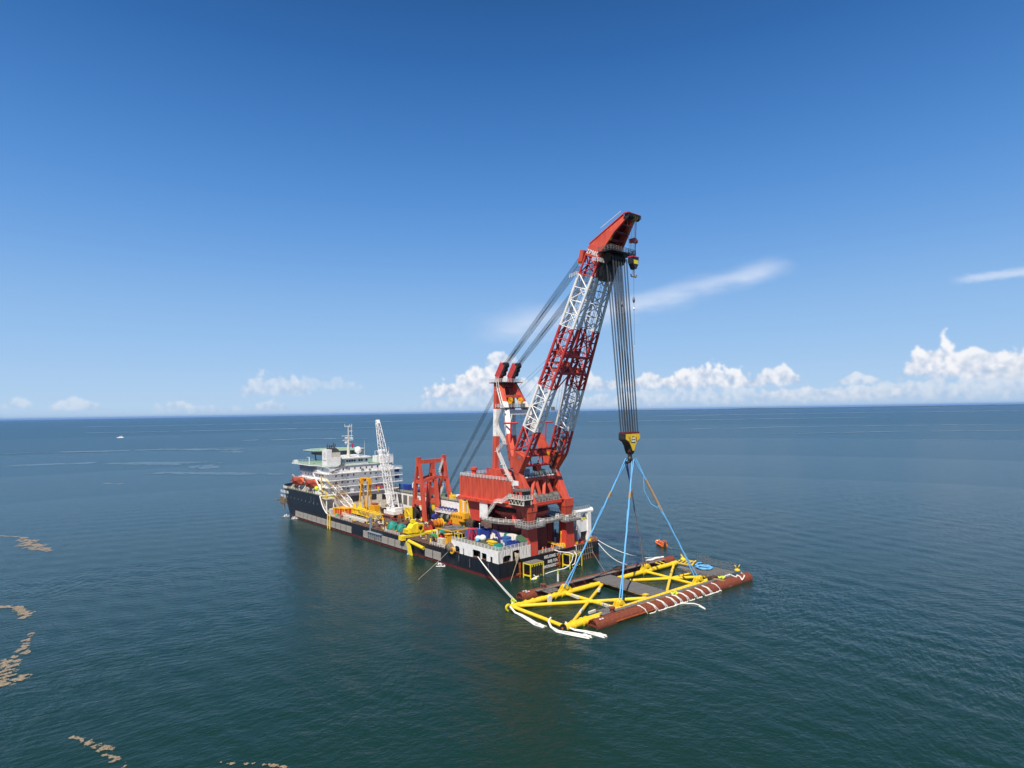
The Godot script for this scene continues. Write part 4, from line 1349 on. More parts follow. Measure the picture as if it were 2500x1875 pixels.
	s = sh().rail([v3(-36.2, 106.8, -2.8), v3(-36.2, 106.8, 2.9)], 1.1, 1.0, 0.07)
	part("tip_rail", s, M["dark_metal"], crane)
	s = sh().bar(v3(-26.2, 105.6, -3.4), v3(-33.0, 109.2, -2.2), 0.14, 0.14)
	part("head_rail", s, M["rail_white"], crane)
	# makers' letters on the joining section
	lettering("ZPMC", 1.35, M["white"], crane, Transform3D(Basis(v3(-0.90, -0.42, 0), v3(-0.42, 0.90, 0), v3(0, 0, -1)), v3(-23.9, 98.4, -4.66)))
	# main hoist sheave nest under the head
	s = sh().hexa([v3(-23.0, 90.6, -2.4), v3(-26.0, 90.2, -2.4), v3(-26.0, 90.2, 2.2), v3(-23.0, 90.6, 2.2), v3(-24.0, 97.0, -3.6), v3(-27.6, 96.4, -3.6), v3(-27.6, 96.4, 3.6), v3(-24.0, 97.0, 3.6)])
	part("sheave_nest", s, M["dark_metal"], crane)
	for k in 8:
		s = sh().tube(v3(-28.4, 96.2, -3.5 + k * 0.95), v3(-28.4, 96.2, -3.15 + k * 0.95), 1.5, 16)
		part("sheave", s, M["brown"], crane)
	s = sh().box(v3(-29.0, 97.9, 0.6), v3(5.0, 0.35, 11.6))
	part("head_platform", s, M["dark_metal"], crane)
	s = sh().rail([v3(-26.6, 98.0, -5.2), v3(-31.4, 98.0, -5.2), v3(-31.4, 98.0, 6.4), v3(-27.0, 98.0, 6.4)], 1.3, 1.2, 0.07)
	part("head_rail", s, M["steel_grey"], crane)
	s = sh().rail([v3(-24.6, 95.6, -5.4), v3(-27.4, 94.8, -5.4), v3(-27.4, 94.8, -3.0)], 1.2, 0.9, 0.07)
	part("head_rail", s, M["rail_white"], crane)
	s = sh().box(v3(-30.6, 96.0, 5.2), v3(1.4, 1.2, 1.4))
	part("guide_sheave", s, M["dark_metal"], crane)

# ---------------------------------------------------------------- ropes, hook blocks, slings
func build_rigging() -> void:
	var s: Shape
	# luffing ropes from gantry to boom head
	for sd in [-1.0, 1.0]:
		for k in 10:
			var o := -0.85 + (k % 5) * 0.42
			var d := 0.0 if k < 5 else 1.7
			s = sh().tube(v3(18.9 + d * 0.9, 68.2 - d * 1.3, sd * 2.9 + o), v3(-18.6 + d * 0.5, 98.4 - d * 1.6, sd * 3.6 + o), 0.06, 5, -1.0, false)
			part("luffing_rope", s, M["wire"], crane)
	# ropes from the gantry head down to the forward deck
	for b in 2:
		for k in 6:
			var top := v3(23.8, 61.4 - b * 3.0, -2.0 + b * 3.6 + k * 0.35)
			s = sh().tube(top, v3(90.0 - b * 3.0, 14.0, 19.0 + b * 2.4 + k * 0.3), 0.05, 5, -1.0, false)
			part("deck_rope", s, M["wire"], crane)
	for q in [[v3(20.5, 60.5, -3.0), v3(25.0, 31.0, -3.8)], [v3(20.5, 60.5, -2.6), v3(27.0, 29.0, -3.4)], [v3(16.4, 50.8, -2.0), v3(14.0, 31.0, -1.5)], [v3(16.4, 50.8, 1.6), v3(13.0, 31.0, 2.0)], [v3(18.5, 56.0, -3.0), v3(-7.6, 69.0, -6.4)], [v3(18.0, 55.0, -2.8), v3(-6.6, 67.0, -6.5)], [v3(17.4, 53.4, 2.8), v3(-5.0, 64.0, -6.6)], [v3(17.2, 53.0, 5.6), v3(3.4, 54.0, 5.4)], [v3(1.6, 50.0, 4.0), v3(-4.0, 63.0, 1.8)], [v3(0.6, 50.0, 4.6), v3(-4.6, 63.0, 2.2)]]:
		s = sh().tube(q[0], q[1], 0.04, 4, -1.0, false)
		part("deck_rope", s, M["wire"], crane)
	# main block
	var blk := thing("main_hook_block", "broad yellow hook block with dark sides carrying the blue slings", "hook block", v3(-32.3, 36.0, 23))
	var outline := [Vector2(-3.35, 8.4), Vector2(3.35, 8.4), Vector2(3.45, 6.7), Vector2(2.0, 5.9), Vector2(1.1, 4.7), Vector2(0.65, 3.2), Vector2(-0.65, 3.2), Vector2(-1.1, 4.7), Vector2(-2.0, 5.9), Vector2(-3.45, 6.7)]
	s = sh().slab(outline, -1.25, 1.25, 0)
	part("block_body", s, M["dark_metal"], blk)
	s = sh().slab([Vector2(-3.2, 8.25), Vector2(3.2, 8.25), Vector2(3.3, 6.8), Vector2(1.95, 6.1), Vector2(1.0, 4.8), Vector2(0.45, 3.4), Vector2(-0.3, 3.4), Vector2(-1.0, 4.8), Vector2(-1.95, 6.1), Vector2(-3.3, 6.8)], -1.32, -1.25, 0)
	part("block_face", s, M["yellow"], blk)
	s = sh().box(v3(0, 8.6, 0), v3(2.3, 0.4, 6.4))
	part("block_top", s, M["red_dark"], blk)
	s = sh().slab([Vector2(-0.55, 7.5), Vector2(0.55, 7.5), Vector2(0.95, 5.75), Vector2(-0.95, 5.75)], -1.40, -1.32, 0)
	part("load_plate", s, M["dark"], blk)
	var face := Basis(UP, -PI / 2.0)
	lettering("SWL", 0.62, M["white"], blk, Transform3D(face, v3(-1.43, 6.95, 0)))
	lettering("3000t", 0.5, M["white"], blk, Transform3D(face, v3(-1.43, 6.15, 0)))
	for z in [-1.5, 1.4]:
		s = sh().box(v3(-1.36, 6.7, z), v3(0.08, 1.3, 0.3))
		part("rust_bracket", s, M["rust_orange"], blk)
	s = sh().tube(v3(-0.9, 3.3, 0), v3(0.9, 3.3, 0), 0.95, 14)
	part("hook_trunnion", s, M["brown"], blk)
	s = sh().tube(v3(0, 3.0, 0), v3(0, 1.2, 0), 0.62, 12).ball(v3(0, 0.9, 0), v3(0.75, 1.1, 0.9), 8, 12)
	part("hook_shank", s, M["dark_metal"], blk)
	for sd in [-1.0, 1.0]:
		var hook := []
		for k in 8:
			var a := -0.5 + k * 0.42
			hook.append(v3(0, 0.9 - sin(a) * 0.95, sd * (0.85 - cos(a) * 0.95 + 0.35)))
		s = sh().rope(hook, 0.36, 8)
		part("hook_prong", s, M["dark_metal"], blk)
		for e in [-1.0, 1.0]:
			for k in 18:
				var z: float = -3.0 + int(k / 3.0) * 1.14 + (k % 3) * 0.22
				s = sh().tube(v3(e * 0.8, 8.6, z), v3(3.2 + e * 1.25, 60.4, z * 1.12), 0.062, 5, -1.0, false)
				if sd > 0:
					part("hoist_rope", s, M["wire"], blk)
	# auxiliary block with its whip line
	blk = thing("auxiliary_hook_block", "small dark hook block with yellow plate hanging from the boom tip", "hook block", v3(-35.3, 90.2, 23))
	s = sh().slab([Vector2(-1.5, 5.1), Vector2(1.5, 5.1), Vector2(1.3, 3.2), Vector2(0.35, 1.7), Vector2(-0.35, 1.7), Vector2(-1.3, 3.2)], -0.8, 0.8, 0)
	part("block_body", s, M["dark_metal"], blk)
	s = sh().box(v3(-0.84, 3.7, 0.15), v3(0.1, 1.15, 1.9))
	part("block_face", s, M["yellow_lemon"], blk)
	s = sh().box(v3(0, 5.2, 0), v3(1.9, 0.3, 3.0))
	part("block_top", s, M["magenta_red"], blk)
	s = sh().tube(v3(0, 1.8, 0), v3(0, -0.6, 0), 0.3, 10)
	part("hook_shank", s, M["steel_grey"], blk)
	for sd in [-1.0, 1.0]:
		var hook := []
		for k in 7:
			var a := 0.1 + k * 0.5
			hook.append(v3(0, 0.2 - sin(a) * 0.75, sd * (0.75 - cos(a) * 0.6)))
		s = sh().rope(hook, 0.2, 7)
		part("hook_prong", s, M["grey"], blk)
		for k in 4:
			s = sh().tube(v3(-0.3 + 0.2 * k, 5.3, sd * (0.35 + k * 0.3)), v3(-0.5 + 0.2 * k, 17.0, sd * (0.4 + k * 0.62)), 0.045, 5, -1.0, false)
			part("hoist_rope", s, M["wire"], blk)
	var whip := thing("whip_hook", "small round weight and hook on a single thin line", "hook", v3(-35.0, 69.4, 23))
	s = sh().tube(v3(-0.3, 20.2, 0), v3(0.1, 0.0, 0), 0.035, 5)
	part("line", s, M["wire"], whip)
	s = sh().ball(v3(-0.1, 13.6, 0), v3(0.36, 0.95, 0.36), 8, 10)
	part("weight", s, M["steel_grey"], whip)
	s = sh().ball(v3(-0.05, 11.0, 0), v3(0.2, 0.5, 0.2), 6, 8).rope([v3(0.1, 0.4, 0), v3(0.1, 0.0, 0), v3(0.2, -0.2, 0.1), v3(0.35, 0.0, 0.2)], 0.06, 5)
	part("hook", s, M["white"], whip)
	whip = thing("whip_hook", "thin line with a swivel hanging among the main hoist ropes", "hook", v3(-31.2, 77.0, 22.6))
	s = sh().tube(v3(0.5, 17.0, 0), v3(0, 0, 0), 0.04, 5)
	part("line", s, M["wire"], whip)
	s = sh().ball(v3(0.15, 5.2, 0), v3(0.35, 0.8, 0.35), 8, 10).ball(v3(0.05, 2.4, 0), v3(0.2, 0.5, 0.2), 6, 8)
	part("weight", s, M["steel_grey"], whip)
	# four blue slings from hook to frame
	var ends := [v3(-24.1, 2.6, 3.6), v3(-41.9, 2.6, 5.2), v3(-25.8, 2.6, 37.6), v3(-43.6, 2.6, 37.8)]
	var tops := [v3(-32.0, 37.0, 21.8), v3(-32.6, 37.1, 24.0), v3(-31.4, 36.8, 22.2), v3(-32.8, 37.0, 24.6)]
	var labels := ["sky blue sling running from hook to the frame's inner corner nearest the stern plate", "sky blue sling running from hook to the frame's near pad beside the rusty tank end", "faded grey-blue sling running from hook to the frame's far pad", "sky blue sling with a tan chafe sleeve, running from hook to the right"]
	for i in 4:
		var a: Vector3 = tops[i]
		var b: Vector3 = ends[i]
		var t := thing("sling", labels[i], "sling", b, 0.0, "slings holding the floating frame")
		var up := a - b
		var side := up.cross(v3(1, 0, 0)).normalized()
		s = sh()
		var pts := []
		for k in 13:
			var f := 0.18 + 0.66 * k / 12.0
			pts.append(up * f + side * 0.10 * sin(k * 2.3))
		s.rope(pts, 0.24 if i != 2 else 0.16, 7)
		part("sling_rope", s, M["sling_blue" if i != 2 else "grey_blue"], t)
		for e in [-1.0, 1.0]:
			s = sh().rope([up * 0.2, up * 0.08 + side * 0.45 * e, side * 0.55 * e], 0.17, 6)
			part("sling_leg", s, M["sling_blue" if i != 2 else "grey_blue"], t)
			s = sh().rope([up * 0.83, up * 0.93 + side * 0.3 * e, up + side * 0.45 * e], 0.17, 6)
			part("sling_leg", s, M["sling_blue" if i != 2 else "sling_dark"], t)
		var c0 := 0.69 if i != 3 else 0.56
		s = sh().tube(up * c0, up * (0.735 if i != 3 else 0.82), 0.36, 8, 0.32)
		part("chafe_sleeve", s, M["tan"], t)
		s = sh().rope([up * 0.62, up * 0.60 + side * 0.5, up * 0.53 + side * 0.35], 0.10, 5)
		part("lashing_tail", s, M["sling_blue"], t)
		if i == 3:
			s = sh().rope([up * 0.86, up * 0.75 + v3(1.2, -0.8, -1.2), up * 0.64 + v3(1.2, -0.8, -1.2), up * 0.56], 0.13, 6)
			part("slack_leg", s, M["sling_blue"], t)
		for k in 2:
			var p := up * (0.46 - k * 0.2)
			s = sh().rope([p, p + v3(0.1, -2.0, 0), p + v3(0.05, -4.2, 0.1)], 0.03, 4)
			part("tag_line", s, M["rust_orange"], t)

# ---------------------------------------------------------------- the floating steel frame (own axes: x towards the ship, z along it to the right)
func build_frame() -> void:
	var fr := thing("steel_frame", "yellow tubular steel frame floating flat between two rusty cylindrical tanks", "steel frame", v3(-32, 0, 23), -0.0821)
	var s := sh().tube(v3(6.7, 0.75, -38.6), v3(8.0, 0.75, 29.8), 0.7, 16)
	part("main_leg", s, M["yellow"], fr)
	s = sh().tube(v3(-12.9, 0.75, -37.6), v3(-11.0, 0.75, 30.0), 0.92, 16)
	part("main_leg", s, M["yellow"], fr)
	s = sh().tube(v3(-12.92, 0.75, -38.0), v3(-12.9, 0.75, -37.6), 0.97, 16).tube(v3(-12.93, 0.75, -38.06), v3(-12.92, 0.75, -38.0), 0.8, 16)
	part("leg_end_plate", s, M["black_paint"], fr)
	s = sh().tube(v3(-12.94, 0.75, -38.2), v3(-12.93, 0.75, -38.05), 0.3, 12)
	part("end_plug", s, M["rust_orange"], fr)
	# thicker joint lengths and clamp bands
	for q in [[6.75, -38.4, -35.6, 0.82], [7.05, -21.2, -17.6, 0.95], [7.65, 13.0, 16.6, 0.95], [7.9, 27.6, 30.0, 0.85], [7.3, -9.4, -8.6, 0.8], [6.9, -29.6, -27.4, 0.78]]:
		s = sh().tube(v3(q[0], 0.75, q[1]), v3(q[0] + 0.04, 0.75, q[2]), q[3], 16)
		part("joint_can", s, M["yellow"], fr)
	for q in [-33.4, -31.0, -25.0, -23.4]:
		s = sh().ring(v3(6.9, 0.75, q), v3(0, 0, 1), 0.6, 0.92, 0.35, 14)
		part("clamp_band", s, M["yellow"], fr)
	for q in [-34.6, -31.8, -30.4]:
		s = sh().ring(v3(-12.7, 0.75, q), v3(0, 0, 1), 0.8, 1.15, 0.35, 14)
		part("clamp_band", s, M["yellow"], fr)
	for q in [[v3(6.7, 0.7, -37.6), v3(-12.6, 0.7, -36.8), 0.46], [v3(7.0, 0.7, -19.6), v3(-11.9, 0.7, -18.0), 0.5], [v3(6.8, 0.72, -36.6), v3(-11.6, 0.72, -3.6), 0.48], [v3(7.2, 0.7, -4.4), v3(-2.2, 0.7, -19.4), 0.42], [v3(-2.4, 0.7, -19.6), v3(-11.9, 0.7, -34.4), 0.42],
		[v3(7.6, 0.7, 14.6), v3(-11.3, 0.7, 14.6), 0.44], [v3(7.9, 0.7, 28.8), v3(-2.0, 0.7, 14.3), 0.42], [v3(-2.0, 0.7, 14.3), v3(-11.2, 0.7, 1.2), 0.42], [v3(4.0, 0.72, 3.4), v3(-10.9, 0.72, 29.4), 0.44], [v3(-2.0, 0.7, 14.4), v3(-2.6, 0.7, 23.6), 0.34]]:
		s = sh().tube(q[0], q[1], q[2], 12)
		part("brace", s, M["yellow"], fr)
	for q in [[-2.2, -19.3], [-2.0, 14.4]]:
		s = sh().ball(v3(q[0], 0.72, q[1]), v3(0.85, 0.55, 0.85), 8, 14)
		part("brace_node", s, M["yellow"], fr)
	for q in [[-2.2, 12.2, 14.6], [-2.3, 17.6, 20.0], [2.6, 16.4, 22.0]]:
		s = sh().ring(v3(q[0], 0.71, q[2]), v3(-0.3, 0, 1), 0.3, 0.52, 0.25, 12)
		part("black_band", s, M["rubber"], fr)
	# sacrificial blocks on the braces
	for q in [[5.2, -26.6, 0.0, 1.2], [2.0, -20.4, 1.48, 3.2], [1.9, -11.4, 0.55, 1.8], [-7.6, -27.2, 0.57, 2.2], [-8.6, -19.4, 1.48, 3.0], [-9.7, -25.4, 0.1, 2.4]]:
		s = sh().box(v3(q[0], 1.15, q[1]), v3(0.55, 0.55, q[3]), q[2])
		part("anode_block", s, M["cream"], fr)
	s = sh().box(v3(5.2, 0.9, -26.7), v3(0.7, 1.9, 1.0))
	part("tally_box", s, M["white"], fr)
	# padeyes with gusset plates
	for q in [[7.05, -19.4, 1.0], [-11.8, -18.0, -1.0], [7.65, 14.8, 1.0], [-11.3, 15.2, -1.0]]:
		s = sh().slab([Vector2(q[1] - 2.6, 1.0), Vector2(q[1] + 2.6, 1.0), Vector2(q[1] + 0.9, 3.0), Vector2(q[1] - 0.9, 3.0)], q[0] - 0.55, q[0] - 0.4, 0)
		part("padeye_plate", s, M["yellow"], fr)
		s = sh().slab([Vector2(q[1] - 2.6, 1.0), Vector2(q[1] + 2.6, 1.0), Vector2(q[1] + 0.9, 3.0), Vector2(q[1] - 0.9, 3.0)], q[0] + 0.4, q[0] + 0.55, 0)
		part("padeye_plate", s, M["yellow"], fr)
		s = sh().tube(v3(q[0] - 0.9, 2.5, q[1]), v3(q[0] + 0.9, 2.5, q[1]), 0.55, 12)
		part("padeye_pin", s, M["yellow"], fr)
	# horn at the outer corner
	s = sh().ring(v3(6.6, 0.95, -39.3), v3(1, 0, 0), 0.55, 0.95, 0.4, 14, 0.0, 4.6)
	part("fairlead_horn", s, M["yellow_lemon"], fr)
	s = sh().ring(v3(8.2, 1.7, -36.6), v3(0.3, 0, 1), 0.25, 0.65, 0.4, 12)
	part("fairlead_horn", s, M["buoy_lime"], fr)
	# two rusty buoyancy tanks
	for q in [[-15.6, -30.6, 33.0, 1.62, -1.0], [12.4, -30.8, 33.4, 1.5, 1.0]]:
		var r: float = q[3]
		s = sh().tube(v3(q[0], 0.35, q[1]), v3(q[0], 0.35, q[2]), r, 28)
		var tank := part("buoyancy_tank", s, M["rust"], fr, "rusty brown cylindrical tank")
		for k in 9:
			s = sh().tube(v3(q[0], 0.35, q[1] + 0.4 + k * 7.9), v3(q[0], 0.35, q[1] + 0.75 + k * 7.9), r + 0.06, 24)
			part("tank_band", s, M["rust"], tank)
		s = sh().ring(v3(q[0], 0.35, q[1] - 0.25), v3(0, 0, 1), r - 0.25, r, 0.5, 24)
		for k in 3:
			s.box(v3(q[0] + (k - 1) * r * 0.55, 0.35, q[1] - 0.15), v3(0.12, r * 1.75 if k == 1 else r * 1.4, 0.3)).box(v3(q[0], 0.35 + (k - 1) * r * 0.55, q[1] - 0.15), v3(r * 1.7 if k == 1 else r * 1.4, 0.12, 0.3))
		part("end_ribs", s, M["rust"], tank)
		s = sh().tube(v3(q[0] + 1.0 * q[4] * -1.0, 1.4, q[1] + 7.2), v3(q[0] + 1.0 * q[4] * -1.0, 3.0, q[1] + 7.2), 0.55, 12).tube(v3(q[0] + 1.0 * q[4] * -1.0, 2.8, q[1] + 7.2), v3(q[0] + 1.0 * q[4] * -1.0, 3.05, q[1] + 7.2), 0.8, 12)
		part("vent_stub", s, M["rust"], tank)
		s = sh().bar(v3(q[0] + q[4] * (r + 0.05), 0.6, q[1] + 6.0), v3(q[0] + q[4] * (r + 0.05), 0.6, q[1] + 21.0), 0.25, 0.2)
		part("rubbing_bar", s, M["rust_orange"], tank)
		for k in 4:
			s = sh().box(v3(q[0] - 0.7 + (k % 2) * 1.3, 1.86 - (k % 2) * 0.1, q[1] + 1.4 + int(k / 2.0) * 0.8), v3(0.5, 0.12, 0.4))
			part("draught_mark", s, M["white"], tank)
		# grating walkway along the inner edge, laid in lengths, with upright posts
		var gx: float = q[0] - q[4] * 1.55
		for k in 12:
			s = sh().box(v3(gx, 1.82 + 0.02 * (k % 2), -24.6 + k * 4.55), v3(1.15, 0.16, 4.2))
			part("walkway_grating", s, M["steel_grey"], fr)
		for k in 24:
			s = sh().tube(v3(gx + q[4] * 0.5, 1.85, -25.6 + k * 2.26), v3(gx + q[4] * 0.5, 2.95 + 0.3 * sin(k * 1.7), -25.6 + k * 2.26), 0.035, 5)
			part("rail_post", s, M["steel_grey"], fr)
		s = sh().box(v3(gx - q[4] * 1.6, 1.62, -22.8), v3(3.2, 0.12, 4.6))
		part("end_platform", s, M["grating"], fr)
		s = sh().rail([v3(gx + q[4] * 0.5, 1.7, -24.8), v3(gx - q[4] * 2.6, 1.7, -24.8), v3(gx - q[4] * 2.6, 1.7, -21.4)], 1.8, 1.6, 0.03, 2)
		part("platform_rail", s, M["steel_grey"], fr)
	# gangway across the middle: planks laid side by side
	for k in 20:
		s = sh().box(v3(9.6 - k * 1.06, 1.45 + 0.015 * ((k * 7) % 3), -2.3), v3(0.92, 0.14, 7.6 - 0.12 * (k % 3)))
		part("deck_panel", s, M["grating"], fr)
	s = sh().bar(v3(10.0, 1.28, -5.8), v3(-11.4, 1.28, -6.0), 0.25, 0.2).bar(v3(10.0, 1.28, 1.3), v3(-11.4, 1.28, 1.5), 0.25, 0.2)
	part("gangway_beam", s, M["tan"], fr)
	for k in 7:
		s = sh().tube(v3(8.0 - k * 2.9, 1.5, 1.4), v3(8.0 - k * 2.9, 2.6, 1.4), 0.035, 5)
		part("rail_post", s, M["steel_grey"], fr)
	s = sh().box(v3(-9.6, 1.3, -5.4), v3(1.2, 0.6, 1.4)).box(v3(-10.4, 1.25, -3.4), v3(0.8, 0.5, 1.8))
	part("clamp_seat", s, M["yellow"], fr)
	# platform at the right-hand end
	for k in 11:
		s = sh().box(v3(-1.4 - k * 1.08, 1.6 + 0.015 * ((k * 5) % 3), 27.4 + 0.15 * (k % 2)), v3(0.93, 0.14, 9.6 - 0.3 * (k % 4)))
		part("deck_panel", s, M["grating"], fr)
	s = sh().box(v3(1.0, 1.5, 24.5), v3(3.4, 0.12, 2.0)).bar(v3(-0.6, 1.4, 22.6), v3(-12.4, 1.4, 22.4), 0.2, 0.3)
	part("platform_beam", s, M["steel_grey"], fr)
	s = sh().rail([v3(-1.6, 1.65, 32.4), v3(-12.4, 1.65, 32.6)], 2.2, 1.7, 0.06, 4).rail([v3(-2.2, 1.65, 33.0), v3(0.4, 1.65, 31.0)], 2.6, 1.3, 0.05, 4)
	part("platform_fence", s, M["steel_grey"], fr)
	s = sh().rail([v3(-10.4, 1.65, 20.4), v3(-12.4, 1.65, 22.6), v3(-12.6, 1.65, 26.0)], 1.1, 1.0, 0.05, 3)
	part("platform_fence", s, M["steel_grey"], fr)
	s = sh().box(v3(-12.6, 1.9, 20.4), v3(1.6, 0.9, 3.0)).box(v3(-13.6, 1.7, 22.0), v3(1.4, 0.5, 1.4))
	part("broken_timber", s, M["brown"], fr)
	for q in [[-13.8, 18.6, -17.0, 21.6], [-13.6, 19.4, -17.1, 22.4], [-14.6, 31.6, -16.8, 28.6]]:
		s = sh().rope([v3(q[0], 2.2, q[1]), v3((q[0] + q[2]) / 2.0 - 0.7, 1.95, (q[1] + q[3]) / 2), v3(q[2] - 0.2, 0.2, q[3])], 0.12, 5)
		part("lashing", s, M["tan"], fr)
	s = sh().box(v3(11.8, 1.9, 6.6), v3(2.2, 1.0, 3.2), 0.4).box(v3(11.6, 2.3, 8.6), v3(1.4, 0.7, 2.0), -0.3)
	part("broken_timber", s, M["brown"], fr)
	# ladder-like yellow guard at the far right corner
	s = sh().bar(v3(7.6, 1.2, 29.0), v3(1.8, 1.2, 30.0), 0.35, 0.35).bar(v3(7.4, 1.9, 31.6), v3(2.0, 1.9, 32.2), 0.35, 0.35)
	for k in 5:
		s.bar(v3(7.2 - k * 1.25, 1.2, 29.1 + k * 0.2), v3(7.1 - k * 1.25, 1.9, 31.7 + k * 0.12), 0.25, 0.25)
	s.rope([v3(1.8, 1.2, 30.0), v3(1.4, 2.2, 30.6), v3(1.4, 2.4, 31.4), v3(2.0, 1.9, 32.2)], 0.25, 6)
	part("corner_guard", s, M["yellow"], fr)
	for q in [[6.6, 31.8, M["yellow_lemon"]], [-12.4, 33.0, M["yellow"]]]:
		s = sh().ball(v3(q[0], 2.0, q[1]), v3(0.9, 0.6, 0.9), 6, 10)
		for k in 4:
			s.tube(v3(q[0], 2.2, q[1]), v3(q[0] + cos(k * 1.6 + 0.4) * 0.9, 3.3 + 0.3 * (k % 2), q[1] + sin(k * 1.6 + 0.4) * 0.9), 0.12, 5)
		part("spiked_cap", s, q[2], fr)
	s = sh().bar(v3(10.6, 1.7, 22.4), v3(8.2, 1.5, 22.6), 0.3, 0.25).bar(v3(10.6, 1.7, 24.6), v3(8.2, 1.5, 24.4), 0.3, 0.25).bar(v3(10.6, 1.7, 22.2), v3(10.6, 1.7, 24.8), 0.3, 0.25)
	part("tank_bracket", s, M["yellow"], fr)
	# coiled sling lying on the platform
	var base := Transform3D(Basis(UP, -0.0821), v3(-32, 0, 23))
	var coil := []
	for k in 26:
		var a := k * 0.62
		coil.append(base * v3(-4.2 + 2.6 * cos(a) * (1.0 - k * 0.012) + 0.4 * sin(k * 3.1), 2.0 + 0.012 * k, 28.0 + 2.2 * sin(a) + 0.3 * cos(k * 2.2)))
	for q in [v3(-1.0, 2.2, 28.0), v3(-0.2, 2.3, 30.6), v3(-0.6, 2.2, 31.6)]:
		coil.append(base * q)
	single("sling_coil", sh().rope(coil, 0.22, 6), M["sling_blue"], "spare sky blue sling coiled on the frame's grey right-hand platform", "sling")
	# white canvas roll on the far tank
	s = sh()
	var roll := []
	for k in 9:
		roll.append(base * v3(12.4 + 0.15 * sin(k * 2.0), 2.15 + 0.1 * cos(k * 1.3), 20.6 + k * 1.05))
	for k in 8:
		s.tube(roll[k], roll[k + 1], 0.42 - 0.12 * absf(k - 4) / 4.0, 8, 0.42 - 0.12 * absf(k - 3) / 4.0)
	single("canvas_roll", s, M["rope_white"], "crumpled white canvas roll lying on the far rusty tank", "canvas")
	# white loops hung over the near tank, numbered from the left end
	var tops := [-15.4, -11.9, -8.2, -4.4, -2.0, 0.9, 4.3, 7.7, 10.9, 15.2]
	var ways := ["first", "second", "third", "fourth", "fifth", "sixth", "seventh", "eighth", "ninth", "tenth"]
	var reach := [2.9, 3.2, 3.8, 3.0, 1.4, 1.6, 1.4, 2.6, 2.6, -0.6]
	for i in tops.size():
		s = sh()
		for e in ([0.0, 0.75] if i > 0 and i < 9 else [0.0]):
			var pts := []
			for k in 9:
				var a := lerpf(0.55, -PI * 0.44, k / 8.0)
				pts.append(base * v3(-15.6 - 1.74 * cos(a + PI / 2.0 - 0.55) + 0.0, 0.35 + 1.74 * sin(a + PI / 2.0 - 0.55), tops[i] + e * k / 8.0 + k * 0.24 + 0.1 * sin(k * 1.9 + i)))
			for k in 4:
				var f := (k + 1) / 4.0
				pts.append(base * v3(-17.3 - 0.5 * sin(f * 3.0) - 0.12 * e, 0.12, tops[i] + e + 1.9 + f * reach[i]))
			s.rope(pts, 0.15, 6)
		single("mooring_loop", s, M["rope_white"], "white rope loop over the near rusty tank, %s from its left end" % ways[i], "rope", Vector3.ZERO, 0.0, "white rope loops on the near tank")
	var lines := [[[v3(-17.2, 0.15, -0.6), v3(-18.6, 0.15, 0.2), v3(-19.8, 0.15, 1.6), v3(-21.6, 0.15, 1.6), v3(-24.1, 0.15, 0.4), v3(-24.3, 0.15, 0.1), v3(-22.0, 0.15, 0.9)], "long white rope end trailing on the water from the near tank's middle"],
		[[v3(-14.2, 2.0, 22.0), v3(-14.1, 1.95, 23.4), v3(-13.8, 2.05, 25.0), v3(-13.7, 2.0, 27.4), v3(-15.0, 2.0, 26.6), v3(-16.4, 1.9, 26.4), v3(-15.4, 2.0, 28.2), v3(-16.6, 1.8, 28.0), v3(-17.3, 1.0, 27.8), v3(-16.6, 1.7, 30.2), v3(-14.9, 2.0, 31.2)], "white rope zigzagging over the right end of the near tank"]]
	for q in lines:
		var pts := []
		for p in q[0]:
			pts.append(base * p)
		single("loose_rope", sh().rope(pts, 0.17, 6), M["rope_white"], q[1], "rope")
	for q in [[v3(-15.2, 2.1, -0.3), "knotted lemon yellow rope on the near tank among the white loops"], [v3(-14.4, 2.2, 22.0), "lemon yellow rope knot at the start of the zigzag white rope"]]:
		var pts := []
		for k in 12:
			pts.append(base * (q[0] + v3(0.7 * sin(k * 1.7), 0.25 * cos(k * 2.3), 0.9 * cos(k * 1.1))))
		single("rope_knot", sh().rope(pts, 0.16, 6), M["buoy_lime"], q[1], "rope")
	# bundles of white rope streaming from the two left-hand corners
	var bundle := [[[v3(7.4, 1.5, -37.4), v3(6.4, 1.0, -38.8), v3(4.0, 0.2, -39.0), v3(1.4, 0.15, -38.9), v3(-1.8, 0.12, -39.3), v3(-5.0, 0.12, -40.0), v3(-8.2, 0.12, -39.8)], "strands of white rope floating from the frame's left inner corner"], [[v3(-7.0, 1.3, -36.6), v3(-7.6, 0.9, -37.8), v3(-9.4, 0.15, -38.5), v3(-12.4, 0.12, -39.0), v3(-15.6, 0.12, -37.6), v3(-19.6, 0.12, -35.9)], "strands of white rope wrapped round the frame's left end brace"],
		[[v3(-12.6, 1.8, -36.8), v3(-13.4, 0.9, -36.8), v3(-14.2, 0.15, -35.4), v3(-16.6, 0.12, -34.2), v3(-19.0, 0.12, -33.4), v3(-21.4, 0.12, -32.9)], "strands of white rope floating past the frame's nearest capped end"]]
	for q in bundle:
		var t := Node3D.new()
		t.name = numbered("rope_bundle")
		add_child(t)
		t.transform = SHIP * base
		tag(t, q[1], "rope", "white rope bundles at the frame's left corners")
		for k in 7:
			var pts := []
			var n: int = q[0].size()
			for i in n:
				var spread := 0.16 + 0.30 * i / float(n)
				var p: Vector3 = q[0][i]
				pts.append(p + v3(spread * sin(k * 2.1 + i), 0.08 * (k % 3), spread * cos(k * 1.7 + i * 0.8) + (k - 3) * 0.14 * i / n))
			if k % 2 == 0:
				pts.append(pts[-1] + v3(0.9 + 0.3 * k, 0, 0.4))
			s = sh().rope(pts, 0.13, 5)
			part("strand", s, M["rope_white"], t)

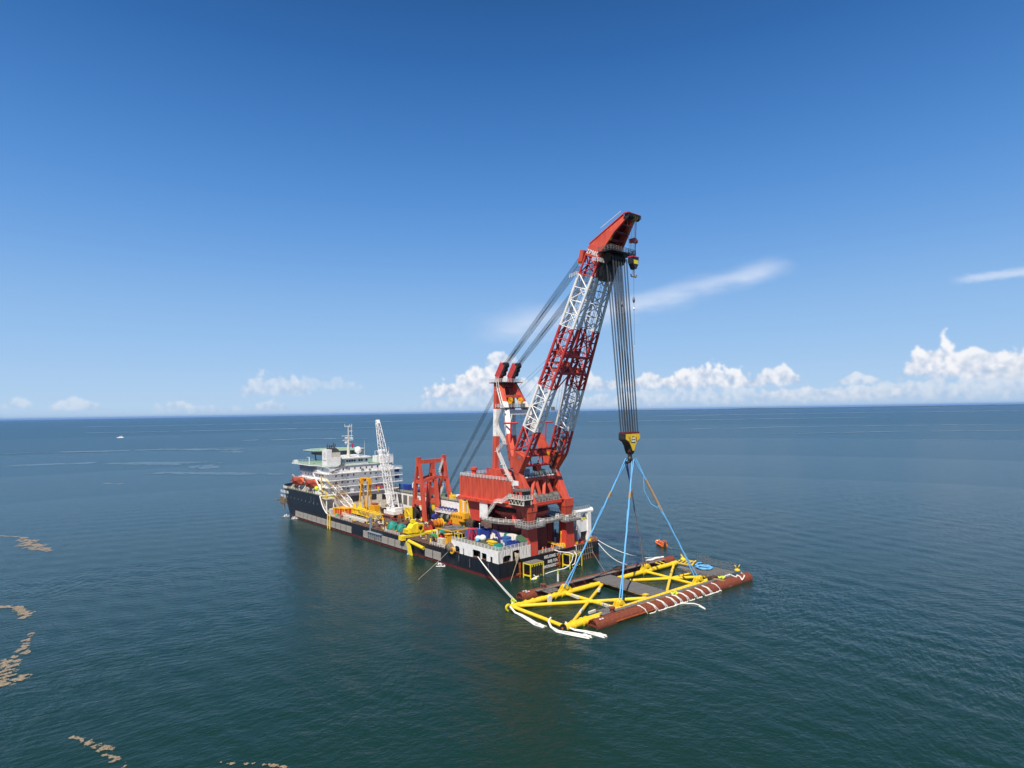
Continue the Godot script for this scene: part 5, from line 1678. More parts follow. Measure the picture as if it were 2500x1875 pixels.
# ---------------------------------------------------------------- machines on the deck
func lattice(t: Node3D, a: Vector3, b: Vector3, w0: float, w1: float, w2: float, bays: int, r: float, bands: Array) -> void: # boom of four chords, narrow at both ends
	var ax := (b - a).normalized()
	var f := sh().frame_of(ax)
	var corner := func(t01: float, k: int) -> Vector3:
		var w := lerpf(w0, w1, clampf(t01 / 0.12, 0, 1)) if t01 < 0.12 else lerpf(w1, w2, clampf((t01 - 0.7) / 0.3, 0, 1))
		var c: Array = [[-1, -1], [1, -1], [1, 1], [-1, 1]][k]
		return a.lerp(b, t01) + f[0] * c[0] * w * 0.5 + f[1] * c[1] * w * 0.5
	for i in bays:
		var m: Material = M[bands[int(i * bands.size() / float(bays))]]
		var t0 := i / float(bays)
		var t1 := (i + 1) / float(bays)
		var s := sh()
		for k in 4:
			s.tube(corner.call(t0, k), corner.call(t1, k), r, 5, -1.0, false)
			var n := (k + 1) % 4
			if (i + k) % 2 == 0:
				s.tube(corner.call(t0, k), corner.call(t1, n), r * 0.55, 4, -1.0, false)
			else:
				s.tube(corner.call(t0, n), corner.call(t1, k), r * 0.55, 4, -1.0, false)
			s.tube(corner.call(t0, k), corner.call(t0, n), r * 0.55, 4, -1.0, false)
		part("boom_bay", s, m, t)

func tracks(t: Node3D, m: Material) -> void:
	for z in [-2.4, 2.4]:
		var s := sh().slab([Vector2(-3.4, 0.5), Vector2(-3.0, 0.05), Vector2(3.0, 0.05), Vector2(3.4, 0.5), Vector2(3.0, 1.15), Vector2(-3.0, 1.15)], z - 0.5, z + 0.5, 2)
		part("track", s, m, t)

func build_deck_machines() -> void:
	var s: Shape
	# white crawler crane with its boom up
	var t := thing("crawler_crane", "white crawler crane with a steep lattice boom standing before the accommodation", "crane", v3(97.5, DECK, 20))
	tracks(t, M["grey"])
	s = sh().box(v3(-0.5, 2.2, 0), v3(8.6, 1.6, 4.4)).box(v3(-3.4, 3.6, 0.4), v3(2.6, 1.4, 3.6)).box(v3(1.8, 3.4, -1.6), v3(1.8, 1.6, 1.4))
	part("upper_body", s, M["white"], t)
	s = sh().box(v3(-1.0, 1.0, -3.0), v3(9.6, 0.5, 0.7))
	part("side_step", s, M["red_roof"], t)
	s = sh().box(v3(2.0, 3.6, -2.32), v3(1.2, 0.8, 0.06))
	part("cab_window", s, M["glass_dark"], t)
	lattice(t, v3(0, 2.8, 0), v3(12.9, 42.0, 0), 0.8, 2.6, 1.4, 18, 0.15, ["white"])
	s = sh().bar(v3(12.6, 41.4, 0), v3(13.2, 43.0, 0), 1.4, 1.2).tube(v3(13.2, 42.6, -0.8), v3(13.2, 42.6, 0.8), 0.6, 10)
	part("boom_head", s, M["white"], t)
	s = sh()
	for z in [-1.4, 1.4]:
		s.bar(v3(-3.6, 3.0, z), v3(-1.4, 10.6, z), 0.3, 0.3).bar(v3(0.6, 3.0, z), v3(-1.4, 10.6, z), 0.22, 0.22)
	s.bar(v3(-1.4, 10.6, -1.6), v3(-1.4, 10.6, 1.6), 0.4, 0.4).bar(v3(-2.4, 7.0, -1.4), v3(-2.4, 7.0, 1.4), 0.2, 0.2)
	part("backstay_frame", s, M["white"], t)
	for z in [-0.9, 0.9]:
		s = sh().tube(v3(-1.4, 10.6, z), v3(12.6, 41.6, z * 0.6), 0.045, 4, -1.0, false)
		part("pendant_rope", s, M["wire"], t)
	for k in 3:
		s = sh().tube(v3(13.6, 41.6, 0.3 * k), v3(13.2, 12.0, 0.3 * k), 0.035, 4, -1.0, false)
		part("hoist_rope", s, M["wire"], t)
	s = sh().box(v3(13.2, 11.4, 0.3), v3(0.8, 1.4, 0.6)).tube(v3(13.2, 10.8, 0.3), v3(13.2, 9.8, 0.3), 0.2, 8)
	part("hook", s, M["yellow"], t)
	s = sh().box(v3(8.5, 8.9, 4.0), v3(5.0, 0.3, 4.2)).bar(v3(6.8, 0.0, 3.4), v3(6.8, 8.9, 3.4), 0.4, 0.4).bar(v3(10.4, 0.0, 5.4), v3(10.4, 8.9, 5.4), 0.4, 0.4)
	part("rest_platform", s, M["white"], t)
	# yellow crawler crane with the boom lowered on a rest
	t = thing("crawler_crane", "yellow crawler crane with its lattice boom lowered towards the lifeboats", "crane", v3(112.0, DECK, 10.5))
	tracks(t, M["grey"])
	s = sh().box(v3(-1.2, 2.3, 0), v3(6.2, 1.9, 3.6)).slab([Vector2(-1.0, 3.2), Vector2(2.2, 3.2), Vector2(1.0, 5.6), Vector2(0.0, 5.6)], -1.6, -1.2, 2).slab([Vector2(-1.0, 3.2), Vector2(2.2, 3.2), Vector2(1.0, 5.6), Vector2(0.0, 5.6)], 1.2, 1.6, 2)
	part("upper_body", s, M["yellow"], t)
	lattice(t, v3(2.4, 3.2, -1.2), v3(37.4, 19.8, -3.4), 1.0, 2.9, 1.7, 17, 0.17, ["white", "white", "tan", "white", "amber", "white", "amber", "white", "white"])
	s = sh().bar(v3(37.0, 19.6, -3.4), v3(39.0, 20.8, -3.5), 1.5, 1.6).tube(v3(38.8, 20.6, -4.3), v3(38.8, 20.6, -2.6), 0.8, 10)
	part("boom_head", s, M["tan"], t)
	s = sh().tube(v3(38.8, 21.0, -4.2), v3(38.8, 21.0, -3.2), 0.85, 10)
	part("sheave", s, M["dark_metal"], t)
	s = sh()
	for z in [-1.5, 0.6]:
		s.tube(v3(0.6, 5.4, z), v3(36.0, 20.6, -3.4), 0.05, 4, -1.0, false)
	part("pendant_rope", s, M["wire"], t)
	# boom rest: white posts, yellow basket and pole
	t = thing("boom_rest_tower", "white post tower with yellow railed basket and tall pole by the forecastle edge", "tower", v3(129.2, DECK, 3.6))
	for q in [[-3.2, -1.6], [3.4, -1.6], [-3.2, 1.8], [3.4, 1.8]]:
		s = sh().tube(v3(q[0], 0, q[1]), v3(q[0], 6.8, q[1]), 0.3, 8)
		part("post", s, M["white"], t)
	s = sh().bar(v3(-3.2, 3.0, -1.6), v3(3.4, 3.0, -1.6), 0.2, 0.2).bar(v3(-3.2, 3.0, 1.8), v3(3.4, 3.0, 1.8), 0.2, 0.2)
	part("tie", s, M["white"], t)
	s = sh().box(v3(0.1, 6.9, 0.1), v3(8.4, 0.35, 4.6))
	part("basket_floor", s, M["cream"], t)
	s = sh().rail([v3(-4.0, 7.0, 2.2), v3(-4.0, 7.0, -2.0), v3(4.2, 7.0, -2.0), v3(4.2, 7.0, 2.2)], 1.3, 1.4, 0.07)
	part("basket_rail", s, M["yellow_lemon"], t)
	s = sh().bar(v3(-2.6, 7.0, -1.6), v3(-2.6, 10.4, -1.6), 0.4, 0.4).bar(v3(2.4, 7.0, -1.6), v3(2.4, 17.0, -1.6), 0.45, 0.45).bar(v3(-2.6, 10.2, -1.6), v3(2.4, 10.2, -1.6), 0.4, 0.4).bar(v3(2.4, 16.8, -1.6), v3(-2.2, 13.0, 1.4), 0.25, 0.25)
	part("pole", s, M["yellow"], t)
	# long yellow lattice laid along the deck
	t = thing("stowed_boom", "yellow lattice boom section lying flat behind the white walkway", "boom section", v3(102, 7.2, 9.6))
	lattice(t, v3(11.6, 0.6, -0.4), v3(-12.6, 0.0, 0.4), 2.0, 2.2, 1.8, 12, 0.16, ["yellow"])
	# outboard walkway
	t = thing("outboard_walkway", "cream walkway with white rails along the port deck edge, grey post at its end", "walkway", v3(102.4, 5.9, 4.2))
	s = sh().box(v3(0, 0.1, 0), v3(21.0, 0.35, 2.2)).box(v3(0, -0.35, -0.9), v3(21.0, 0.3, 0.3))
	part("walkway_deck", s, M["cream"], t)
	s = sh().rail([v3(10.4, 0.25, 1.0), v3(10.4, 0.25, -1.0), v3(-10.4, 0.25, -1.0), v3(-10.4, 0.25, 1.0)], 1.3, 1.7, 0.06)
	part("walkway_rail", s, M["rail_white"], t)
	s = sh().rail([v3(6.0, 0.25, 5.2), v3(-12.0, 0.25, 6.2), v3(-14.0, 0.25, 3.0)], 2.0, 2.2, 0.07)
	part("walkway_rail", s, M["rail_grey"], t)
	t = thing("davit_post", "blue-grey upright post on a bracket at the port hull edge", "davit", v3(80.6, 3.2, 0.3))
	s = sh().bar(v3(0, 0, 0), v3(0, 6.6, 0), 0.75, 0.75)
	part("post", s, M["grey_blue"], t)
	for k in 7:
		s = sh().box(v3(0.6 - k * 1.6, -0.2, -0.7), v3(0.35, 1.8, 1.0))
		part("bracket_rib", s, M["grey_blue"], t)
	s = sh().box(v3(-4.2, 0.7, -0.6), v3(11.0, 0.3, 1.5)).box(v3(-4.2, -0.2, -0.25), v3(11.0, 1.8, 0.12))
	part("bracket", s, M["grey_blue"], t)
	# orange A-frames
	for q in [[121.8, 17.6, "taller left"], [116.4, 18.6, "right"]]:
		t = thing("a_frame", "orange lattice A-frame before the cabins, the %s one of two" % q[2], "A-frame", v3(q[0], DECK, q[1]), 0.0, "orange A-frames")
		for e in [-1.0, 1.0]:
			s = sh().bar(v3(0.8 * e, 0, e * 2.0), v3(0.3 * e, 13.2, e * 0.45), 0.5, 0.5)
			part("leg", s, M["amber"], t)
		s = sh()
		for k in 4:
			s.bar(v3(0.6, 2.5 + k * 2.6, -1.7 + k * 0.35), v3(-0.6, 2.5 + k * 2.6, 1.7 - k * 0.35), 0.18, 0.18)
		part("rung", s, M["amber"], t)
		s = sh().box(v3(0, 14.2, 0), v3(1.8, 2.8, 1.7))
		part("head_frame", s, M["amber"], t)
		s = sh().tube(v3(0, 14.0, -1.0), v3(0, 14.0, 1.0), 0.6, 10)
		part("sheave", s, M["orange"], t)
	single("tie_beam", sh().bar(v3(0, 0, 0), v3(-5.4, 0.3, 1.0), 0.7, 0.7), M["amber"], "orange beam joining the heads of the two A-frames", "beam", v3(121.8, 20.9, 17.6))
	t = thing("generator_skid", "orange boxy skid at the foot of the A-frames", "machinery skid", v3(113.6, DECK, 20.0))
	s = sh().box(v3(0, 1.7, 0), v3(4.6, 3.4, 3.0))
	part("casing", s, M["amber"], t)
	s = sh().box(v3(0.4, 3.8, 0.2), v3(3.0, 1.0, 2.2))
	part("engine", s, M["rust_orange"], t)
	# tall red frame amidships
	t = thing("red_gantry", "tall red plated frame with two pointed tops straddling the white deckhouse", "gantry", v3(81.0, DECK, 30))
	for q in [[-6.6, 0.0, 26.2, 27.0], [0.4, 0.0, 23.2, 24.0], [6.5, 8.3, 26.2, 27.2]]:
		for e in [-1.0, 1.0]:
			s = sh().bar(v3(e * 4.6, q[1], q[0]), v3(e * 2.2, 16.6, q[0]), 1.4, 1.5).bar(v3(e * 2.2, 16.6, q[0]), v3(e * 0.7, q[2] - 2.0, q[0]), 1.3, 1.1)
			part("leg", s, M["red"], t)
		s = sh().bar(v3(0, q[2] - 3.4, q[0]), v3(0, q[3], q[0]), 1.9, 1.4)
		part("top_post", s, M["red"], t)
		s = sh().box(v3(0, 16.4, q[0]), v3(4.4, 1.4, 1.2)).box(v3(0, 7.6, q[0]), v3(7.0, 1.8, 1.2))
		part("cross_plate", s, M["red"], t)
	s = sh().box(v3(0, 24.9, 0), v3(1.5, 1.7, 13.0))
	part("top_beam", s, M["red"], t)
	for x in [-2.2, 2.2]:
		s = sh().bar(v3(x, 16.6, -6.6), v3(x, 18.2, 0.4), 0.9, 1.2).bar(v3(x, 18.2, 0.4), v3(x, 17.2, 6.5), 0.9, 1.2)
		part("side_beam", s, M["red"], t)
	s = sh()
	for k in 3:
		var a := v3(-1.5, 9.0 + k * 5.4, 3.0 + 1.6 * (k % 2))
		var b := v3(-1.5, 14.0 + k * 5.4, 5.0 - 1.6 * (k % 2))
		for o in [-0.4, 0.4]:
			s.bar(a + v3(o, 0, 0), b + v3(o, 0, 0), 0.12, 0.12).bar(a + v3(o, 1, 0), b + v3(o, 1, 0), 0.1, 0.1)
	part("stair", s, M["rail_white"], t)
	s = sh().tube(v3(-0.9, 2.6, -2.6), v3(0.9, 2.6, -2.6), 2.6, 20).tube(v3(-3.4, 2.4, 1.6), v3(-1.6, 2.4, 1.6), 2.3, 20)
	part("rope_reel", s, M["dark"], t)
	# two yellow sheave towers either side of the black reel
	t = thing("sheave_tower", "yellow plated sheave tower left of the black reel", "sheave frame", v3(87.2, DECK, 22))
	for x in [-2.7, 2.6]:
		s = sh().bar(v3(x, 0, 0), v3(x, 5.0, 0), 0.5, 0.5)
		part("post", s, M["yellow_lemon"], t)
	s = sh().slab([Vector2(-2.9, 1.0), Vector2(-0.9, 1.0), Vector2(-0.9, 4.6), Vector2(-2.9, 4.6)], -0.2, 0.0, 2)
	part("plate", s, M["yellow"], t)
	s = sh().bar(v3(-2.7, 4.9, 0), v3(2.6, 4.6, 0), 0.5, 0.5).bar(v3(2.5, 4.4, 0.1), v3(-1.0, 1.2, 0.1), 0.4, 0.4).bar(v3(-2.7, 0.3, 0), v3(2.6, 0.3, 0), 0.5, 0.6)
	part("brace", s, M["yellow_lemon"], t)
	t = thing("sheave_tower", "open yellow braced frame right of the black reel", "sheave frame", v3(83.2, DECK, 26))
	for x in [-2.7, 2.8]:
		s = sh().bar(v3(x, 0, 0), v3(x, 5.5, 0), 0.5, 0.5)
		part("post", s, M["yellow_lemon"], t)
	s = sh().bar(v3(-2.7, 5.4, 0), v3(2.8, 5.6, 0), 0.5, 0.4).bar(v3(-2.5, 5.2, 0), v3(1.6, 2.2, 0), 0.5, 0.4).bar(v3(-2.7, 0.5, 0), v3(2.8, 0.4, 0), 0.6, 0.9)
	part("brace", s, M["yellow_lemon"], t)
	t = thing("storage_reel", "black rope reel between the two yellow sheave towers", "reel", v3(84.6, DECK, 23.8))
	s = sh().tube(v3(0, 2.8, -0.9), v3(0, 2.8, 0.9), 2.0, 20)
	part("rope_pack", s, M["rubber"], t)
	for e in [-1.0, 1.0]:
		s = sh().tube(v3(0, 2.8, e * 1.0), v3(0, 2.8, e * 1.15), 2.6, 22)
		part("flange", s, M["dark_metal"], t)
	# yellow box girder with the big winch at the port side
	t = thing("winch_girder", "long lemon yellow box girder reaching over the port side, shading the hull", "girder", v3(54.8, 4.2, 6.8))
	s = sh().box(v3(0, 1.05, 0), v3(2.6, 1.5, 16.6))
	part("girder", s, M["yellow_lemon"], t)
	for k in 10:
		s = sh().box(v3(-1.33, 1.05, -7.6 + k * 1.7), v3(0.08, 1.5, 0.12))
		part("stiffener", s, M["yellow"], t)
	s = sh().box(v3(0, 0.25, 0), v3(3.0, 0.14, 16.8))
	part("bottom_flange", s, M["amber"], t)
	s = sh().box(v3(0.2, 1.84, -2.2), v3(1.8, 0.08, 8.0))
	part("rail_track", s, M["brown"], t)
	for q in [[-4.6, 4.4, -7.6, -12.6, 0.6, -7.4, 0.62, "yellow"]]:
		s = sh().tube(v3(q[0], 0.6, q[2]), v3(q[3] - 1.6, -0.6, q[5]), q[6], 10)
		part("strut", s, M["yellow"], t)
	s = sh().slab([Vector2(-5.4, 0.3), Vector2(-3.2, 0.3), Vector2(-5.6, -5.0), Vector2(-7.6, -5.0)], -8.0, -7.5, 2)
	part("hull_leg", s, M["yellow_lemon"], t)
	s = sh().tube(v3(-4.6, -3.8, -8.0), v3(-4.6, 0.2, -8.0), 0.1, 6).ball(v3(-4.6, -4.5, -8.0), v3(0.35, 0.9, 0.35), 6, 8)
	part("hook_line", s, M["sling_blue"], t)
	t = thing("pull_winch", "lemon yellow cased winch with a round black opening on the port girder", "winch", v3(56.0, 6.1, 5.4))
	s = sh().slab([Vector2(-2.2, 0.4), Vector2(1.4, 0.1), Vector2(2.4, 1.2), Vector2(2.2, 3.0), Vector2(0.6, 3.9), Vector2(-1.6, 3.3), Vector2(-2.6, 2.0)], -1.9, 1.4, 0)
	part("casing", s, M["yellow_lemon"], t)
	s = sh().slab([Vector2(-0.2, 0.2), Vector2(1.2, -0.2), Vector2(2.6, 0.9), Vector2(2.8, 3.3), Vector2(0.0, 3.6)], -2.25, -1.95, 0)
	part("face_plate", s, M["yellow"], t)
	s = sh()
	for k in 7:
		var a := 0.4 + k * 0.52
		s.bar(v3(-2.3, 1.9 + 0.55 * sin(a), 1.3 + 0.55 * cos(a)), v3(-2.3, 1.9 + 1.05 * sin(a), 1.3 + 1.05 * cos(a)), 0.08, 0.16)
	s.ring(v3(-2.29, 1.75, 1.3), v3(1, 0, 0), 0.0, 0.62, 0.06, 14)
	part("spoke_opening", s, M["black_paint"], t)
	s = sh().box(v3(0.2, 4.3, -0.6), v3(1.6, 1.2, 1.4)).box(v3(1.2, 0.9, -2.4), v3(2.6, 1.4, 1.6)).box(v3(0.8, 0.3, -1.0), v3(4.4, 0.5, 4.6))
	part("pedestal", s, M["yellow_lemon"], t)
	s = sh().rail([v3(2.6, 0.5, -3.4), v3(-2.8, 0.5, -3.4), v3(-2.8, 0.5, 0.2)], 1.0, 0.9, 0.06, 2)
	part("guard_rail", s, M["yellow"], t)
	# drums
	t = thing("cable_drum", "large orange drum with yellow ribs lying across the deck", "drum", v3(60.6, DECK, 18.4))
	s = sh().tube(v3(0, 1.75, -2.4), v3(0, 1.75, 2.2), 1.6, 22)
	part("barrel", s, M["orange"], t)
	for q in [[-2.6, "red_dark", 1.75], [0.2, "amber", 1.68], [1.4, "amber", 1.68], [2.3, "yellow", 1.95]]:
		s = sh().tube(v3(0, 1.75, q[0]), v3(0, 1.75, q[0] + 0.25), q[2], 22)
		part("rib", s, M[q[1]], t)
	s = sh().slab([Vector2(-1.6, 0), Vector2(1.6, 0), Vector2(0.4, 1.7), Vector2(-0.4, 1.7)], -2.9, -2.7, 2).slab([Vector2(-1.2, 0), Vector2(1.2, 0), Vector2(0.3, 1.2), Vector2(-0.3, 1.2)], -0.5, -0.2, 2)
	part("cradle", s, M["red_bright"], t)
	t = thing("cable_drum", "smaller orange drum behind the large one", "drum", v3(63.2, DECK, 29.4))
	s = sh().tube(v3(0, 1.4, -2.4), v3(0, 1.4, 2.4), 1.0, 18)
	part("barrel", s, M["orange"], t)
	s = sh().slab([Vector2(-1.2, 0), Vector2(1.2, 0), Vector2(0.3, 1.4), Vector2(-0.3, 1.4)], -2.9, -2.6, 2).slab([Vector2(-1.2, 0), Vector2(1.2, 0), Vector2(0.3, 1.4), Vector2(-0.3, 1.4)], 2.6, 2.9, 2)
	part("cradle", s, M["red_bright"], t)
	s = sh().rail([v3(0, 0, 3.2), v3(-0.6, 0, 8.4)], 1.6, 1.3, 0.12, 2).rail([v3(1.8, 0, 3.2), v3(1.2, 0, 8.0)], 1.8, 1.3, 0.12, 2)
	part("red_trestle", s, M["red_bright"], t)
	# wire reels
	for q in [[70.4, 28.6, 1.75, "nearest of the three wheel-like green-grey wire reels"], [67.4, 29.6, 1.8, "middle wire reel of the green-grey three"], [65.0, 31.2, 1.6, "farthest wire reel of the green-grey three, beside the yellow manifold"]]:
		t = thing("wire_reel", q[3], "reel", v3(q[0], DECK, q[1]), 0.35, "green-grey wire reels")
		for e in [-0.75, 0.75]:
			s = sh().ring(v3(e, 1.85, 0), v3(1, 0, 0), q[2] * 0.8, q[2], 0.14, 20)
			for k in 6:
				s.bar(v3(e, 1.85, 0), v3(e, 1.85 + q[2] * 0.9 * sin(k * 1.047), q[2] * 0.9 * cos(k * 1.047)), 0.1, 0.16)
			part("flange", s, M["drum_green"], t)
		s = sh().tube(v3(-0.7, 1.85, 0), v3(0.7, 1.85, 0), q[2] * 0.75, 18)
		part("wire_pack", s, M["steel_grey"], t)
	t = thing("wire_reel", "small blue wire reel beside the green-grey ones", "reel", v3(76.6, DECK, 28.6))
	s = sh().tube(v3(-0.8, 1.3, 0), v3(0.8, 1.3, 0), 1.2, 16)
	part("wire_pack", s, M["blue"], t)
	s = sh().tube(v3(0.85, 1.3, 0), v3(1.0, 1.3, 0), 1.4, 16).tube(v3(-1.0, 1.3, 0), v3(-0.85, 1.3, 0), 1.4, 16)
	part("flange", s, M["violet"], t)
	# yellow tensioner and manifold
	t = thing("tensioner", "upright lemon yellow tensioner with dark slots before the white wall", "tensioner", v3(80.2, DECK, 31.4))
	s = sh().box(v3(0, 2.2, 0), v3(2.6, 0.5, 2.6)).box(v3(0, 6.6, 0), v3(2.8, 0.6, 2.8)).box(v3(0, 4.4, 0), v3(0.5, 4.0, 2.4)).box(v3(0, 1.0, 0), v3(2.0, 2.0, 2.0))
	part("frame", s, M["yellow_lemon"], t)
	for e in [-1.0, 1.0]:
		for k in 3:
			s = sh().box(v3(0.2, 4.4, -1.0 + k), v3(2.2, 4.0, 0.25))
			if e > 0:
				part("slat", s, M["yellow"], t)
		s = sh().box(v3(e * 0.75, 4.3, 0.1), v3(0.5, 2.4, 2.0))
		part("slot", s, M["dark"], t)
	t = thing("pump_manifold", "amber pump manifold with four upright tanks beside the crane house", "pump unit", v3(57.6, DECK, 28.8))
	s = sh().box(v3(0, 3.6, 0), v3(8.6, 2.6, 5.0)).box(v3(1.0, 1.2, -1.0), v3(4.6, 2.4, 3.0)).box(v3(-3.4, 4.6, -1.2), v3(3.4, 2.2, 2.2))
	part("block", s, M["amber"], t)
	for k in 4:
		s = sh().tube(v3(2.2 - k * 1.5, 4.8, 1.0 - 0.3 * k), v3(2.2 - k * 1.5, 9.8, 1.0 - 0.3 * k), 0.5, 10)
		part("tank", s, M["amber" if k != 2 else "cream"], t)
	for k in 7:
		s = sh().box(v3(3.6 - k * 1.15, 3.9, -2.55), v3(0.42, 0.95, 0.12), 0.0)
		part("slot", s, M["brown"], t)
	s = sh().bar(v3(3.4, 9.9, 1.6), v3(-3.0, 9.9, 0.2), 0.25, 0.25).bar(v3(3.0, 5, 2.2), v3(3.0, 10.2, 2.2), 0.3, 0.3).bar(v3(-3.2, 5, 1.0), v3(-3.2, 10.2, 1.0), 0.3, 0.3)
	part("top_frame", s, M["yellow"], t)
	s = sh().rail([v3(1.2, 0, -4.6), v3(-2.4, 0, -4.0)], 1.4, 1.0, 0.12, 2)
	part("trestle", s, M["red_bright"], t)
	# dark netted reel beside the pedestal
	t = thing("covered_reel", "big dark brown reel under a net beside the crane's ring walkway", "reel", v3(46.0, DECK, 26.5))
	s = sh().ball(v3(0, 2.8, 0), v3(2.6, 3.0, 2.4), 10, 16)
	part("net_cover", s, M["brown"], t)
	s = sh()
	for k in 9:
		s.rope([v3(-2.5 + k * 0.6, 0.2, -2.3), v3(-2.1 + k * 0.52, 3.6, -2.3), v3(-1.6 + k * 0.4, 5.6, -0.9)], 0.07, 4)
	part("net_cord", s, M["net"], t)
	s = sh().box(v3(0.4, 0.8, 1.0), v3(5.6, 1.6, 3.6))
	part("skid", s, M["blue"], t)
	# starboard deckhouse
	t = thing("starboard_deckhouse", "long low white deckhouse with louvre panels and a railed roof along starboard", "deckhouse", v3(94, DECK, 39.3))
	s = sh().box(v3(0, 4.1, 0), v3(64, 8.2, 12.4))
	part("wall", s, M["white"], t)
	s = sh().box(v3(0, 8.25, 0), v3(64.3, 0.14, 12.7))
	part("roof", s, M["deck_green"], t)
	s = sh().rail([v3(-31.9, 8.3, -6.2), v3(31.9, 8.3, -6.2)], 1.1, 1.7, 0.07)
	part("roof_rail", s, M["rail_grey"], t)
	for k in 5:
		s = sh().box(v3(24.4 - k * 5.1, 5.0, -6.22), v3(3.5, 4.4, 0.1))
		for j in 8:
			s.box(v3(24.4 - k * 5.1, 3.1 + j * 0.54, -6.3), v3(3.5, 0.1, 0.12))
		part("louvre_panel", s, M["steel_grey" if k < 3 else "fender_plate"], t)
	# stern gantry
	t = thing("stern_gantry", "white goalpost gantry with a round top beam at the starboard stern corner", "gantry", v3(4.2, DECK, 41.8))
	for z in [-2.6, 3.0]:
		s = sh().box(v3(0, 5.0, z), v3(2.4, 10.0, 1.7))
		part("post", s, M["white"], t)
	s = sh().tube(v3(-0.4, 10.3, -4.2), v3(-0.4, 10.3, 4.6), 0.85, 16)
	part("top_beam", s, M["white"], t)
	s = sh().tube(v3(-0.4, 10.3, 4.4), v3(-0.4, 10.3, 4.9), 1.05, 16)
	part("beam_end", s, M["white"], t)
	s = sh().box(v3(-0.6, 5.2, 0.2), v3(0.3, 3.8, 4.0))
	part("shield_plate", s, M["white"], t)
	s = sh().bar(v3(-0.8, 9.6, -1.9), v3(-0.8, 7.4, -0.6), 0.4, 0.6).bar(v3(-0.8, 9.4, 1.4), v3(-0.8, 7.2, 2.4), 0.4, 0.6)
	part("corner_brace", s, M["white"], t)
	s = sh().box(v3(0, 7.6, 0.2), v3(1.4, 1.0, 2.6))
	part("winch", s, M["yellow_lemon"], t)
	s = sh().rail([v3(-0.9, 11.1, -4.2), v3(-0.9, 11.1, 3.6)], 1.1, 1.1, 0.05)
	part("beam_rail", s, M["rail_grey"], t)
	s = sh().bar(v3(0.4, 8.0, -3.4), v3(-0.6, 5.6, -4.4), 0.5, 0.5)
	part("side_arm", s, M["white"], t)
	s = sh().box(v3(0.2, 1.6, 0.2), v3(0.3, 3.0, 3.8))
	part("opening", s, M["dark"], t)

